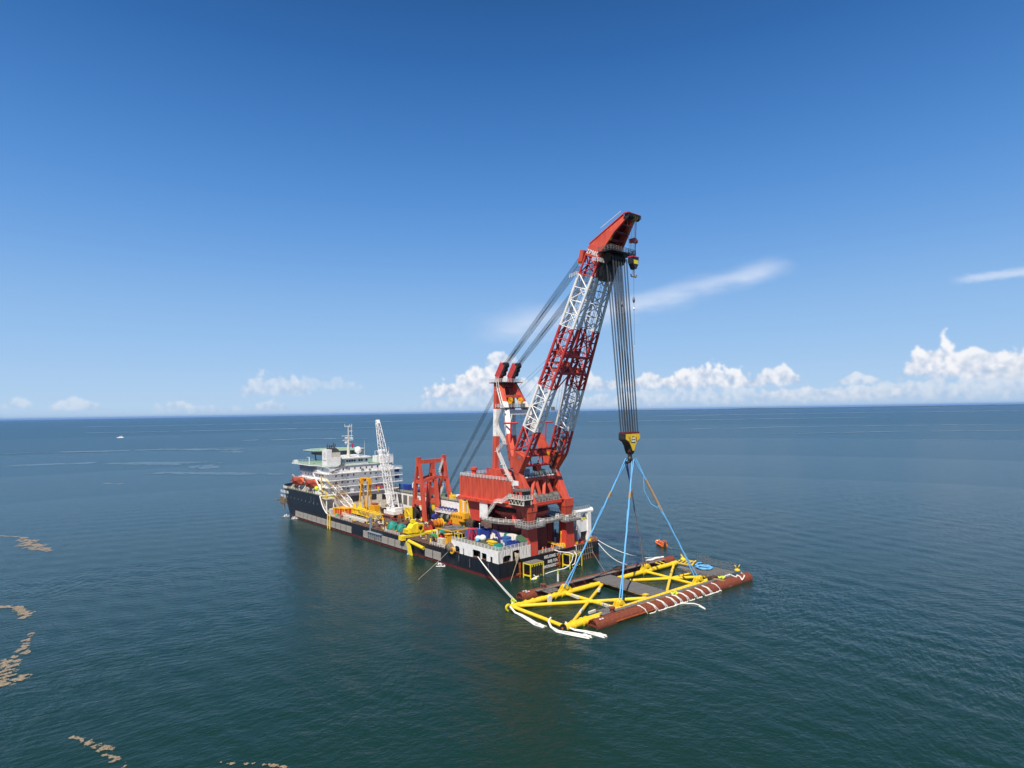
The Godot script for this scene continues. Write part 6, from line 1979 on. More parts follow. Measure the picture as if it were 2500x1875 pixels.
# ---------------------------------------------------------------- cargo and small things on deck
func build_cargo() -> void:
	var s: Shape
	var t: Node3D
	# red baskets with orange frames
	for q in [[119.8, 5.2, "left"], [117.2, 6.2, "middle"], [114.6, 7.4, "right"]]:
		t = thing("cargo_basket", "red cargo basket with orange posts behind the deck rail, %s of three" % q[2], "basket", v3(q[0], DECK, q[1]), 0.0, "red and orange cargo baskets")
		s = sh().box(v3(0, 1.6, 0), v3(2.2, 3.0, 5.2))
		part("body", s, M["red_bright"], t)
		for z in [-2.6, -0.9, 0.9, 2.6]:
			for x in [-1.1, 1.1]:
				s = sh().box(v3(x, 1.7, z), v3(0.35, 3.4, 0.35))
				part("post", s, M["amber"], t)
		s = sh().box(v3(0, 3.35, 0), v3(2.5, 0.3, 5.6))
		part("top_frame", s, M["amber"], t)
	t = thing("crate_stack", "stack of five pale pallets by the rail below the forecastle curve", "pallet stack", v3(120.8, DECK, 2.2))
	for k in 5:
		s = sh().box(v3(0, 0.3 + k * 0.62, 0), v3(1.9, 0.5, 1.9))
		part("pallet", s, M["cream"], t)
	single("green_bag", sh().ball(v3(0, 0.7, 0), v3(1.1, 0.8, 1.0), 6, 10), M["green"], "bright green bag beside the pale pallet stack", "bag", v3(116.2, DECK, 2.4))
	single("pink_bag", sh().ball(v3(0, 0.6, 0), v3(1.6, 0.7, 1.2), 6, 10), M["red_roof"], "pink-red heap in front of the red baskets", "bag", v3(112.6, DECK, 2.4))
	# heap of black tyres
	var ring := []
	for k in 9:
		var a := TAU * k / 8.0
		ring.append(Vector2(0.62 + 0.3 * cos(a), 0.3 * sin(a)))
	var tyre: Node3D = null
	var r := RandomNumberGenerator.new()
	r.seed = 5
	for k in 34:
		var layer := 0 if k < 16 else 1 if k < 27 else 2
		var p := v3(104.4 + r.randf() * 9.0 - layer * 0.4, DECK + 0.8 + layer * 1.15, 23.4 + r.randf() * (5.2 - layer * 1.2) + layer * 0.6)
		var lab := "black tyre in the heap between the A-frames and the white crane"
		if tyre == null:
			tyre = single("tyre", sh().lathe(Vector3.ZERO, ring, 12), M["rubber"], lab, "tyre", p, 0.0, "heap of black tyres")
		else:
			tyre = copy(tyre, "tyre", lab, p, 0.0)
		tyre.transform = SHIP * Transform3D(Basis.from_euler(v3(r.randf_range(-1.4, 1.4), r.randf() * 6.0, r.randf_range(-0.8, 0.8))), p)
	# green tarpaulin heaps by the port rail
	for q in [[70.6, 4.8, 3.2, 3.4, 2.3, "larger"], [66.2, 6.0, 1.8, 2.8, 1.9, "smaller"]]:
		var lump := sh().ball(Vector3.ZERO, Vector3.ONE, 12, 18, 0.0, PI * 0.55)
		for i in lump.v.size():
			var p: Vector3 = lump.v[i]
			var f := 1.0 + 0.16 * sin(p.x * 7.0 + p.z * 3.0) + 0.12 * sin(p.z * 9.0 - p.y * 4.0)
			lump.v[i] = v3(p.x * q[2] * f, maxf(p.y, 0.0) * q[3] * (0.85 + 0.2 * sin(p.x * 5.0)), p.z * q[4] * f)
		for i in range(0, lump.v.size(), 3):
			var n := (lump.v[i + 2] - lump.v[i]).cross(lump.v[i + 1] - lump.v[i]).normalized()
			for j in 3:
				lump.n[i + j] = n
		single("tarpaulin", lump, M["teal"], "%s teal green tarpaulin heap at the port rail" % q[5], "tarpaulin", v3(q[0], DECK, q[1]), 0.0, "teal tarpaulins by the port rail")
	single("teal_cover", sh().hexa([v3(-1.6, 0, -1.2), v3(1.6, 0, -1.2), v3(1.6, 0, 1.2), v3(-1.6, 0, 1.2), v3(-1.0, 1.7, -0.6), v3(0.9, 1.5, -0.5), v3(1.0, 1.6, 0.6), v3(-0.9, 1.8, 0.7)]), M["teal"], "teal covered box at the inboard end of the yellow girder", "covered box", v3(52.0, 5.4, 15.6))
	single("green_cover", sh().hexa([v3(-1.8, 0, -1.3), v3(1.8, 0, -1.3), v3(1.8, 0, 1.3), v3(-1.8, 0, 1.3), v3(-1.2, 1.3, -0.8), v3(1.0, 1.1, -0.8), v3(1.2, 1.2, 0.8), v3(-1.0, 1.4, 0.9)]), M["green"], "light green sheet over a box below the yellow girder", "covered box", v3(47.4, DECK, 8.4))
	# canopy, cabinet, crates by the stern house
	t = thing("work_canopy", "open yellow canopy with a grey patchwork roof beside the stern house", "canopy", v3(37.4, DECK, 10.6))
	for q in [[-4.4, -4.4], [4.2, -4.4], [-4.4, 3.4], [4.2, 3.4]]:
		s = sh().bar(v3(q[0], 0, q[1]), v3(q[0], 4.2, q[1]), 0.28, 0.28)
		part("post", s, M["yellow"], t)
	s = sh().box(v3(-0.1, 4.3, -0.5), v3(9.2, 0.3, 8.4))
	part("roof_frame", s, M["amber"], t)
	for k in 4:
		for j in 3:
			s = sh().box(v3(-3.4 + k * 2.2, 4.48 + 0.01 * ((k + j) % 2), -3.1 + j * 2.7), v3(2.05, 0.06, 2.5))
			part("roof_sheet", s, M["grey" if (k + j) % 3 else "drum_green"], t)
	s = sh().box(v3(1.6, 1.4, -1.0), v3(2.4, 2.8, 2.0))
	part("machine", s, M["amber"], t)
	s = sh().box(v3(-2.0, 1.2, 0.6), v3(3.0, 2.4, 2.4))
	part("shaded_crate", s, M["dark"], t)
	s = sh().box(v3(4.3, 2.9, -4.3), v3(0.1, 1.8, 1.3))
	part("notice_board", s, M["white"], t)
	t = thing("yellow_cage", "yellow tubular cage standing under the canopy's stern end", "cage", v3(29.6, DECK, 6.6))
	s = sh()
	for q in [[-0.9, -0.9], [0.9, -0.9], [0.9, 0.9], [-0.9, 0.9]]:
		s.bar(v3(q[0], 0, q[1]), v3(q[0], 4.0, q[1]), 0.18, 0.18)
	for y in [0.1, 2.0, 4.0]:
		s.bar(v3(-0.9, y, -0.9), v3(0.9, y, -0.9), 0.15, 0.15).bar(v3(-0.9, y, 0.9), v3(0.9, y, 0.9), 0.15, 0.15).bar(v3(-0.9, y, -0.9), v3(-0.9, y, 0.9), 0.15, 0.15).bar(v3(0.9, y, -0.9), v3(0.9, y, 0.9), 0.15, 0.15)
	part("cage_bars", s, M["yellow_lemon"], t)
	t = thing("yellow_cabinet", "tall amber cabinet with a flared top outside the stern house corner", "cabinet", v3(31.6, DECK, 3.8))
	s = sh().box(v3(0, 1.7, 0), v3(1.7, 3.4, 1.9))
	part("body", s, M["amber"], t)
	s = sh().hexa([v3(-0.85, 3.4, -0.95), v3(0.85, 3.4, -0.95), v3(0.85, 3.4, 0.95), v3(-0.85, 3.4, 0.95), v3(-1.1, 4.0, -1.2), v3(1.4, 4.0, -1.2), v3(1.4, 4.0, 1.2), v3(-1.1, 4.0, 1.2)])
	part("hood", s, M["amber"], t)
	s = sh().box(v3(-0.1, 3.0, -0.98), v3(0.7, 0.25, 0.06))
	part("vent_slot", s, M["brown"], t)
	for q in [[35.4, 2.8, "left"], [33.9, 3.0, "right"]]:
		t = thing("crate_stack", "stack of pale slatted crates beside the amber cabinet, %s of two" % q[2], "crate stack", v3(q[0], DECK, q[1]))
		for k in 4:
			s = sh().box(v3(0, 0.35 + k * 0.56, 0), v3(1.2, 0.46, 1.3))
			part("crate", s, M["cream"], t)
	single("yellow_pipe_guard", sh().rail([v3(0, 0, 0), v3(-6, 0, 2.4)], 1.6, 1.4, 0.12, 2), M["yellow_lemon"], "low yellow pipe barrier between canopy and cabinet", "barrier", v3(36.0, DECK, 5.6))
	# on the roof of the stern house
	var roof := 8.87
	t = thing("red_stand", "red braced stand on the roof of the stern house", "stand", v3(19.4, roof, 4.9))
	for q in [[-0.9, -0.9], [0.9, -0.9], [0.9, 0.9], [-0.9, 0.9]]:
		s = sh().bar(v3(q[0], 0, q[1]), v3(q[0], 3.6, q[1]), 0.22, 0.22)
		part("post", s, M["magenta_red"], t)
	s = sh().bar(v3(-0.9, 0.2, -0.9), v3(0.9, 3.4, -0.9), 0.2, 0.2).bar(v3(0.9, 0.2, -0.92), v3(-0.9, 3.4, -0.92), 0.2, 0.2).bar(v3(-0.9, 0.2, 0.9), v3(-0.9, 3.4, -0.9), 0.2, 0.2).box(v3(0, 3.6, 0), v3(2.2, 0.3, 2.2))
	part("brace", s, M["magenta_red"], t)
	s = sh().box(v3(0.2, 1.5, 0.2), v3(1.0, 2.6, 1.0))
	part("infill", s, M["magenta_red"], t)
	t = thing("blue_container", "mid blue container partly hidden behind the red stand", "container", v3(22.0, roof, 7.6))
	s = sh().box(v3(0, 1.4, 0), v3(2.6, 2.8, 4.6))
	part("body", s, M["blue_mid"], t)
	for k in 6:
		s = sh().box(v3(-1.32, 1.4, -1.9 + k * 0.76), v3(0.08, 2.5, 0.16))
		part("rib", s, M["blue_mid"], t)
	t = thing("blue_container", "deep blue open-topped container right of the red stand", "container", v3(19.6, roof, 10.6))
	s = sh().box(v3(0, 1.3, -1.35), v3(4.6, 2.6, 0.15)).box(v3(0, 1.3, 1.35), v3(4.6, 2.6, 0.15)).box(v3(-2.25, 1.3, 0), v3(0.15, 2.6, 2.6)).box(v3(2.25, 1.3, 0), v3(0.15, 2.6, 2.6)).box(v3(0, 0.2, 0), v3(4.4, 0.3, 2.6))
	part("body", s, M["blue"], t)
	s = sh().tube(v3(1.6, 2.4, -1.2), v3(1.6, 4.2, -1.2), 0.08, 6).ball(v3(1.6, 4.4, -1.2), v3(0.25, 0.3, 0.25), 6, 8)
	part("lamp_post", s, M["white"], t)
	t = thing("long_white_module", "long weathered white module with teal strip on the stern house roof", "module", v3(9.6, roof, 11.4))
	s = sh().hexa([v3(-6.6, 0, -1.3), v3(7.0, 0, -1.3), v3(7.0, 0, 1.3), v3(-6.6, 0, 1.3), v3(-6.6, 2.5, -0.7), v3(7.0, 2.6, -0.7), v3(7.0, 2.6, 1.3), v3(-6.6, 2.5, 1.3)])
	part("body", s, M["white_stained"], t)
	s = sh().hexa([v3(-0.9, 0.5, -1.26), v3(0.4, 0.5, -1.26), v3(0.4, 0.5, 1.34), v3(-0.9, 0.5, 1.34), v3(-0.9, 2.64, -0.74), v3(0.4, 2.64, -0.74), v3(0.4, 2.64, 1.34), v3(-0.9, 2.64, 1.34)])
	part("strip", s, M["teal"], t)
	t = thing("green_shelter", "dark green sloping shelter at the aft edge of the stern house roof", "shelter", v3(1.6, roof, 11.2))
	s = sh().hexa([v3(-1.2, 1.3, -1.7), v3(1.5, 1.9, -1.7), v3(1.5, 1.9, 1.7), v3(-1.2, 1.3, 1.7), v3(-1.2, 1.4, -1.7), v3(1.5, 3.0, -1.2), v3(1.5, 3.0, 1.7), v3(-1.2, 1.4, 1.7)])
	part("canvas", s, M["tarp_green"], t)
	s = sh().bar(v3(-1.0, 0, -1.6), v3(-1.0, 1.4, -1.6), 0.1, 0.1).bar(v3(-1.0, 0, 1.6), v3(-1.0, 1.4, 1.6), 0.1, 0.1).bar(v3(1.4, 0, -1.6), v3(1.4, 2.4, -1.6), 0.1, 0.1).bar(v3(1.4, 0, 1.6), v3(1.4, 2.4, 1.6), 0.1, 0.1)
	part("pole", s, M["rail_white"], t)
	s = sh().box(v3(0.2, 0.5, 0), v3(1.4, 1.0, 2.0))
	part("stowed_gear", s, M["red_dark"], t)
	t = thing("knuckle_crane", "violet-blue knuckle boom crane folded over the stern house roof", "crane", v3(7.4, roof, 7.0))
	s = sh().tube(v3(0, 0, 0), v3(0, 2.2, 0), 0.6, 10).bar(v3(-0.8, 0.6, -0.4), v3(2.2, 3.3, 0.6), 0.8, 0.9)
	part("column", s, M["violet"], t)
	s = sh().bar(v3(2.0, 3.2, 0.5), v3(5.2, 3.4, 1.2), 0.7, 0.9).bar(v3(4.8, 3.3, 1.1), v3(6.6, 3.0, 1.6), 0.35, 0.4).box(v3(2.4, 2.5, 0.6), v3(1.0, 0.9, 0.9))
	part("arm", s, M["violet"], t)
	s = sh().box(v3(6.7, 2.5, 1.6), v3(0.3, 1.0, 0.3))
	part("hook", s, M["dark_metal"], t)
	t = thing("power_pack", "dark blue power unit at the foot of the knuckle crane", "machinery", v3(5.0, roof, 7.4))
	s = sh().box(v3(0, 0.9, 0), v3(2.6, 1.8, 2.2)).box(v3(1.0, 2.1, 0.8), v3(2.4, 0.8, 2.2))
	part("casing", s, M["blue_mid"], t)
	s = sh().box(v3(0.9, 1.2, -1.15), v3(0.9, 1.0, 0.2))
	part("panel", s, M["cream"], t)
	t = thing("blue_skip", "bright blue open skip at the aft rail of the stern house roof", "skip", v3(2.7, roof, 8.2))
	s = sh().box(v3(-0.8, 0.8, 0), v3(0.12, 1.6, 3.6)).box(v3(0.8, 0.8, 0), v3(0.12, 1.6, 3.6)).box(v3(0, 0.8, -1.75), v3(1.6, 1.6, 0.12)).box(v3(0, 0.8, 1.75), v3(1.6, 1.6, 0.12)).box(v3(0, 0.3, 0), v3(1.5, 0.3, 3.4))
	part("body", s, M["blue"], t)
	t = thing("yellow_bench", "two-tier yellow work table in the middle of the roof", "table", v3(8.0, roof, 3.9))
	s = sh().box(v3(0, 1.25, 0), v3(3.4, 0.35, 1.7)).box(v3(-0.2, 0.7, 0), v3(2.9, 0.5, 1.5))
	part("top", s, M["yellow"], t)
	for q in [[-1.4, -0.6], [1.3, -0.6], [1.3, 0.6], [-1.4, 0.6]]:
		s = sh().box(v3(q[0], 0.25, q[1]), v3(0.2, 0.5, 0.2))
		part("leg", s, M["amber"], t)
	single("teal_tarp", sh().hexa([v3(-1.6, 0, -1.0), v3(1.4, 0, -1.1), v3(1.5, 0, 1.1), v3(-1.5, 0, 1.0), v3(-1.1, 1.3, -0.6), v3(0.9, 1.5, -0.6), v3(0.8, 1.3, 0.7), v3(-0.9, 1.5, 0.5)]), M["teal"], "teal tarpaulin bundle at the roof's near corner rail", "tarpaulin", v3(4.0, roof, 3.0))
	for q in [[17.2, 5.6, 0.9, 1.0, "left white"], [15.8, 6.4, 1.1, 1.15, "right, larger white"]]:
		single("bulk_bag", sh().ball(v3(0, q[2] * 0.8, 0), v3(q[3], q[2], q[3]), 8, 12), M["rope_white"], "%s bulk bag beside the red stand" % q[4], "bulk bag", v3(q[0], roof, q[1]), 0.0, "white bulk bags")
	single("bulk_bag", sh().ball(v3(0, 0.5, 0), v3(0.8, 0.65, 0.8), 8, 12), M["sling_blue"], "light blue bag in front of the white bulk bags", "bag", v3(16.2, roof, 4.4))
	# on the roof of the starboard deckhouse
	roof = DECK + 8.32
	for q in [[121.5, 40.0, "blue_mid", "left one"], [116.9, 40.0, "blue", "right one"]]:
		t = thing("blue_container", "blue container on the starboard deckhouse roof by the cabins, %s" % q[3], "container", v3(q[0], roof, q[1]), 0.0, "blue containers on the starboard roof")
		s = sh().box(v3(0, 1.3, 0), v3(4.2, 2.6, 2.5))
		part("body", s, M[q[2]], t)
		for k in 6:
			s = sh().box(v3(-1.7 + k * 0.68, 1.3, -1.28), v3(0.16, 2.3, 0.08))
			part("rib", s, M[q[2]], t)
	t = thing("small_deck_crane", "small white crane with its arm raised on the starboard roof", "crane", v3(112.6, roof, 40.0))
	s = sh().tube(v3(0, 0, 0), v3(0, 3.4, 0), 0.35, 8)
	part("post", s, M["white"], t)
	s = sh().bar(v3(0, 3.2, 0), v3(-4.6, 7.0, 1.0), 0.4, 0.5)
	part("arm", s, M["white"], t)
	t = thing("violet_bundle", "dark violet-blue tarped bundle beside the small white crane", "bundle", v3(107.6, roof, 39.2))
	s = sh().ball(v3(0, 1.0, 0), v3(3.6, 1.3, 1.8), 8, 14)
	part("cover", s, M["violet"], t)
	s = sh().ball(v3(-0.6, 2.4, 0.4), v3(1.4, 0.8, 1.2), 6, 10)
	part("top_load", s, M["grey_blue"], t)
	t = thing("red_winch_house", "red louvred winch house left of the tall red frame", "winch house", v3(96.4, roof, 38.4))
	s = sh().box(v3(0, 1.6, 0), v3(5.4, 3.2, 3.6)).tube(v3(2.6, 3.6, 0.6), v3(2.6, 4.8, 0.6), 0.8, 10)
	part("casing", s, M["red_bright"], t)
	s = sh().box(v3(2.75, 1.7, -0.2), v3(0.3, 2.8, 1.0))
	part("end_plate", s, M["yellow"], t)
	t = thing("green_locker", "mint green locker between the red frame's legs", "locker", v3(80.6, roof, 35.2))
	s = sh().box(v3(0, 0.9, 0), v3(2.2, 1.8, 1.6))
	part("body", s, M["deck_mint"], t)
	t = thing("yellow_machine", "olive yellow machine with lifting frame right of the red frame", "machinery", v3(73.4, roof, 36.2))
	s = sh().box(v3(0, 0.9, 0), v3(3.2, 1.8, 2.4)).bar(v3(-1.4, 0, -1), v3(0.4, 2.9, -1), 0.3, 0.3).bar(v3(1.4, 0, -1), v3(0.4, 2.9, -1), 0.3, 0.3)
	part("body", s, M["yellow"], t)
	t = thing("white_drum", "white and red drum standing at the red frame's starboard foot", "drum", v3(70.6, roof, 36.6))
	s = sh().tube(v3(0, 0, 0), v3(0, 1.4, 0), 0.9, 12)
	part("lower", s, M["red_roof"], t)
	s = sh().tube(v3(0, 1.4, 0), v3(0, 2.2, 0), 1.0, 12)
	part("lid", s, M["white"], t)
	t = thing("yellow_skip", "yellow open skip next to the crane house on the starboard roof", "skip", v3(60.4, roof - 1.0, 36.0))
	s = sh().hexa([v3(-1.6, 0, -1.0), v3(1.6, 0, -1.0), v3(1.6, 0, 1.0), v3(-1.6, 0, 1.0), v3(-2.2, 2.4, -1.3), v3(2.2, 2.4, -1.3), v3(2.2, 2.4, 1.3), v3(-2.2, 2.4, 1.3)])
	part("body", s, M["yellow"], t)
	t = thing("blue_skip", "tall violet-blue bin left of the yellow skip", "bin", v3(65.6, roof, 35.6))
	s = sh().box(v3(0, 1.3, 0), v3(2.0, 2.6, 1.6))
	part("body", s, M["violet"], t)
	# platform with stacked blue pipe bundles before the starboard house
	t = thing("pipe_platform", "white railed platform before the starboard deckhouse wall", "platform", v3(70.6, DECK, 31.0))
	s = sh().box(v3(0, 3.6, 0), v3(14.6, 0.35, 3.6))
	part("floor", s, M["white"], t)
	for x in [-6.8, -2.2, 2.2, 6.8]:
		s = sh().box(v3(x, 1.8, -1.4), v3(0.35, 3.5, 0.35))
		part("post", s, M["white"], t)
	s = sh().rail([v3(7.2, 3.8, -1.7), v3(-7.2, 3.8, -1.7)], 1.3, 1.1, 0.06)
	part("platform_rail", s, M["rail_white"], t)
	for k in 6:
		t = thing("hose_bundle", "violet-blue hose bundle on the white platform, %s from the left" % ["first", "second", "third", "fourth", "fifth", "sixth"][k], "hose bundle", v3(76.4 - k * 2.3, DECK + 3.8, 31.0), 0.0, "violet-blue hose bundles")
		for j in 4:
			s = sh().ring(v3(0.25 * (j - 1.5), 0.95 + 0.12 * (j % 2), 0.1 * j), v3(1, 0, 0.3 * (j - 1.5)), 0.55, 0.95, 0.3, 12)
			part("coil", s, M["violet" if (j + k) % 3 else "blue"], t)
	for q in [[76.0, 31.6, 0.8], [103.0, 30.6, 1.2], [93.0, 28.4, 1.0], [88.0, 30.8, 0.9]]:
		pass
	for q in [[99.0, 28.6, 2.4, 2.0, 2.0, "amber", "amber pipe clamp machine before the louvred wall"], [94.0, 24.6, 3.2, 1.2, 1.6, "yellow", "long yellow valve block left of the sheave towers"], [101.6, 30.0, 1.4, 1.8, 1.4, "magenta_red", "dark red pump beside the louvred wall"], [77.6, 25.2, 1.2, 2.6, 1.2, "brown", "brown upright pipe rack right of the open yellow frame"], [104.6, 15.0, 2.2, 2.2, 1.6, "yellow", "small yellow tank in front of the white crane's tracks"], [107.4, 13.4, 1.8, 1.5, 1.4, "magenta_red", "red fuel drum rack left of the small yellow tank"], [88.4, 14.8, 3.6, 1.0, 2.4, "red_dark", "dark red plate stack under the white crane"], [85.2, 10.8, 3.0, 1.4, 2.0, "steel_grey", "grey pump skid inboard of the blue-grey post"], [77.8, 9.2, 2.6, 1.3, 2.2, "brown", "brown timber pile inboard of the tarpaulins"], [63.0, 10.4, 2.4, 1.2, 1.8, "cream", "pale crate behind the yellow winch"], [60.0, 12.6, 2.0, 1.4, 1.6, "red_bright", "red toolbox beside the large orange drum"], [52.4, 20.6, 3.4, 1.0, 2.6, "red_bright", "low red hatch between drum and canopy"], [48.6, 16.8, 2.6, 1.5, 1.8, "red_bright", "red pipe stool beside the canopy"], [43.6, 4.2, 2.6, 1.6, 1.8, "net", "pile of fishing net and dunnage at the port rail"], [41.6, 8.0, 1.6, 1.8, 1.4, "red_bright", "red locker behind the slatted crates"], [72.6, 13.2, 3.0, 0.9, 2.4, "dark_metal", "black steel plate stack in the middle of the deck"], [91.6, 20.8, 2.4, 1.4, 1.8, "rust_orange", "rusty shackle bin beside the white crane"], [57.0, 22.8, 1.8, 1.2, 1.8, "dark_metal", "dark bollard frame in front of the manifold"], [110.2, 28.6, 3.2, 2.4, 2.2, "cream", "cream pallet load behind the tyre heap"], [124.8, 12.6, 3.0, 1.8, 2.2, "white", "white reefer box below the cabin stairs"], [124.0, 29.0, 3.4, 2.0, 2.4, "cream", "cream tool container before the dark doorway"]]:
		t = thing(q[6].split(" ")[0] + "_deck_box", q[6], "deck gear", v3(q[0], DECK, q[1]), fmod(q[0] * 0.37, 0.5) - 0.25)
		t.name = numbered("deck_load")
		s = sh().box(v3(0, q[3] / 2.0, 0), v3(q[2], q[3], q[4]))
		part("body", s, M[q[5]], t)
		s = sh().bar(v3(-q[2] * 0.42, q[3], -q[4] * 0.3), v3(q[2] * 0.42, q[3], -q[4] * 0.3), 0.14, 0.3).bar(v3(-q[2] * 0.42, q[3], q[4] * 0.3), v3(q[2] * 0.42, q[3], q[4] * 0.3), 0.14, 0.3)
		part("skid_bar", s, M["dark_metal"], t)
		s = sh().tube(v3(q[2] * 0.2, q[3], 0), v3(q[2] * 0.2, q[3] + 0.55, 0.1), 0.22, 8)
		part("fitting", s, M[q[5]], t)

# ---------------------------------------------------------------- gear at the stern and along the port side
func build_stern_gear() -> void:
	var s: Shape
	var t: Node3D
	for q in [[8.3, 13.8, "left of the painted ship's name"], [25.8, 31.5, "right of the painted ship's name"]]:
		t = thing("fender_cage", "yellow tubular cage holding upright black fenders on the stern, %s" % q[2], "fender cage", v3(-3.4, 0, (q[0] + q[1]) / 2.0), 0.0, "yellow fender cages on the stern")
		var w: float = (q[1] - q[0]) / 2.0
		for c in [[-1.6, -w], [-1.6, w], [1.6, -w], [1.6, w]]:
			s = sh().bar(v3(c[0], -1.2, c[1]), v3(c[0], 4.5, c[1]), 0.26, 0.26)
			part("post", s, M["yellow_lemon"], t)
		s = sh().bar(v3(-1.6, 4.4, -w), v3(-1.6, 4.4, w), 0.25, 0.3).bar(v3(1.6, 4.4, -w), v3(1.6, 4.4, w), 0.25, 0.3).bar(v3(-1.6, 4.4, -w), v3(1.6, 4.4, -w), 0.25, 0.3).bar(v3(-1.6, 4.4, w), v3(1.6, 4.4, w), 0.25, 0.3).bar(v3(-1.6, 0.9, -w), v3(1.6, 0.9, -w), 0.3, 0.3).bar(v3(-1.6, -0.4, -w), v3(-1.6, -0.4, w), 0.25, 0.25).bar(v3(-1.6, 1.3, -w), v3(1.6, 0.5, -w), 0.2, 0.2)
		part("frame", s, M["yellow_lemon"], t)
		s = sh().box(v3(0, 4.62, 0), v3(3.3, 0.12, 2 * w + 0.1))
		part("roof_grating", s, M["grey"], t)
		for k in 5:
			s = sh().tube(v3(-1.3, 3.5, -w + 0.7 + k * (2 * w - 1.4) / 4.0), v3(-1.3, 0.6, -w + 0.7 + k * (2 * w - 1.4) / 4.0), 0.42, 10)
			part("fender", s, M["dark_metal"], t)
			s = sh().box(v3(-1.62, 4.0, -w + 0.7 + k * (2 * w - 1.4) / 4.0), v3(0.12, 0.7, 0.36))
			part("hanger", s, M["yellow_lemon"], t)
			if k < 4:
				s = sh().box(v3(-1.5, 0.3 + 0.12 * k, -w + 1.4 + k * 1.1), v3(0.2, 0.3, 0.6), 0.0)
				part("chock", s, M["yellow_lemon"], t)
		s = sh().bar(v3(2.6, -0.5, -w - 0.6), v3(2.6, 4.4, -w - 0.6), 0.45, 0.45).bar(v3(2.6, 4.0, -w - 0.6), v3(3.4, 4.0, -w - 0.6), 0.4, 0.4).bar(v3(2.6, 1.0, -w - 2.0), v3(2.6, 1.0, -w), 0.5, 0.5)
		part("hull_bracket", s, M["rust_orange"], t)
	# yellow folded gangway
	t = thing("gangway", "brown-planked amber gangway sloping between the two stern columns", "gangway", v3(1.2, DECK, 27.4))
	s = sh().bar(v3(6.6, 3.6, -4.8), v3(-0.4, 0.3, 1.6), 2.0, 0.2)
	part("walkway", s, M["net"], t)
	for e in [-1.0, 1.0]:
		s = sh().bar(v3(6.6 + 0.7 * e, 3.75, -4.8 + 0.7 * e), v3(-0.4 + 0.7 * e, 0.45, 1.6 + 0.7 * e), 0.22, 0.5)
		part("side_beam", s, M["amber"], t)
	for k in 12:
		var p := v3(6.6, 3.72, -4.8).lerp(v3(-0.4, 0.42, 1.6), (k + 0.5) / 12.0)
		s = sh().box(p, v3(1.3, 0.05, 0.4), 0.74)
		part("plank", s, M["tan"], t)
	for q in [[5.0, 2.9, -3.2, 2.4], [3.4, 2.2, -1.8, 2.6], [0.2, 0.4, 1.0, 5.2], [0.8, 0.4, 1.9, 5.0]]:
		s = sh().bar(v3(q[0] - 0.6, q[1], q[2] - 0.6), v3(q[0], q[1] + q[3], q[2]), 0.18, 0.18).bar(v3(q[0] + 0.7, q[1], q[2] + 0.7), v3(q[0], q[1] + q[3], q[2]), 0.18, 0.18)
		part("a_brace", s, M["amber"], t)
	s = sh().box(v3(0.2, 0.8, 1.8), v3(1.6, 1.4, 1.4)).tube(v3(0, 0.3, 2.2), v3(0, 1.2, 2.2), 0.8, 10)
	part("pivot", s, M["yellow"], t)
	for q in [[9.4, 22.6, 1.6, 1.5, "red_bright", "red valve unit beside the near crane column"], [6.8, 21.4, 1.4, 2.0, "magenta_red", "dark red hose station behind the stern rail"], [5.6, 25.6, 2.2, 1.2, "tarp_green", "green tarp over gear behind the stern rail"], [7.8, 31.0, 1.8, 3.2, "white", "white davit machinery between column and gantry"], [9.0, 33.6, 1.6, 4.4, "steel_grey", "grey tangled pipework beside the far crane column"], [2.2, 36.2, 1.6, 1.4, "amber", "amber chute at the starboard stern recess"], [2.6, 39.4, 2.4, 1.0, "red_bright", "red pipe rack below the white gantry"], [2.4, 43.6, 1.6, 0.9, "yellow", "yellow bollard box at the starboard stern corner"], [2.8, 44.8, 1.4, 1.0, "orange", "orange locker at the starboard stern corner"]]:
		t = thing("stern_gear", q[5], "deck gear", v3(q[0], DECK, q[1]), q[1] * 0.3)
		s = sh().box(v3(0, q[3] * 0.35, 0), v3(q[2], q[3] * 0.7, q[2] * 0.8)).tube(v3(0.2, q[3] * 0.6, 0), v3(-0.2, q[3], 0.3), q[2] * 0.22, 8)
		part("body", s, M[q[4]], t)
		s = sh().rope([v3(-q[2] * 0.4, q[3] * 0.7, 0.2), v3(0, q[3] * 0.95, -0.2), v3(q[2] * 0.45, q[3] * 0.5, 0.1), v3(q[2] * 0.6, 0.1, 0.5)], 0.09, 5)
		part("hose", s, M["dark_metal"], t)
	t = thing("rope_hank", "tangled grey rope hank hanging out of the tall stern opening", "rope", v3(-0.5, DECK - 0.2, 7.0))
	for k in 8:
		s = sh().rope([v3(0.5, 2.6 - 0.1 * k, -0.5 + 0.15 * k), v3(0.0, 1.4 + 0.1 * k, -0.8 + 0.2 * k), v3(-0.1, 0.2, -0.6 + 0.1 * k), v3(-0.1, -0.8 + 0.1 * k, -0.4 + 0.05 * k)], 0.17, 5)
		part("strand", s, M["rope_tan"], t)
	t = thing("rope_hank", "sand-coloured rope and net bundle over a yellow fairlead at the port side", "rope", v3(24.6, DECK, -0.3))
	s = sh().ball(v3(0, 1.0, -0.2), v3(2.0, 1.9, 0.9), 8, 12)
	part("net_bundle", s, M["net"], t)
	s = sh().ring(v3(-1.6, 0.5, -0.5), v3(0, 0, 1), 0.7, 1.15, 0.6, 14)
	part("fairlead", s, M["amber"], t)
	s = sh().ball(v3(1.9, 0.7, 0.0), v3(1.1, 1.2, 0.7), 8, 10)
	part("fender_ball", s, M["rubber"], t)
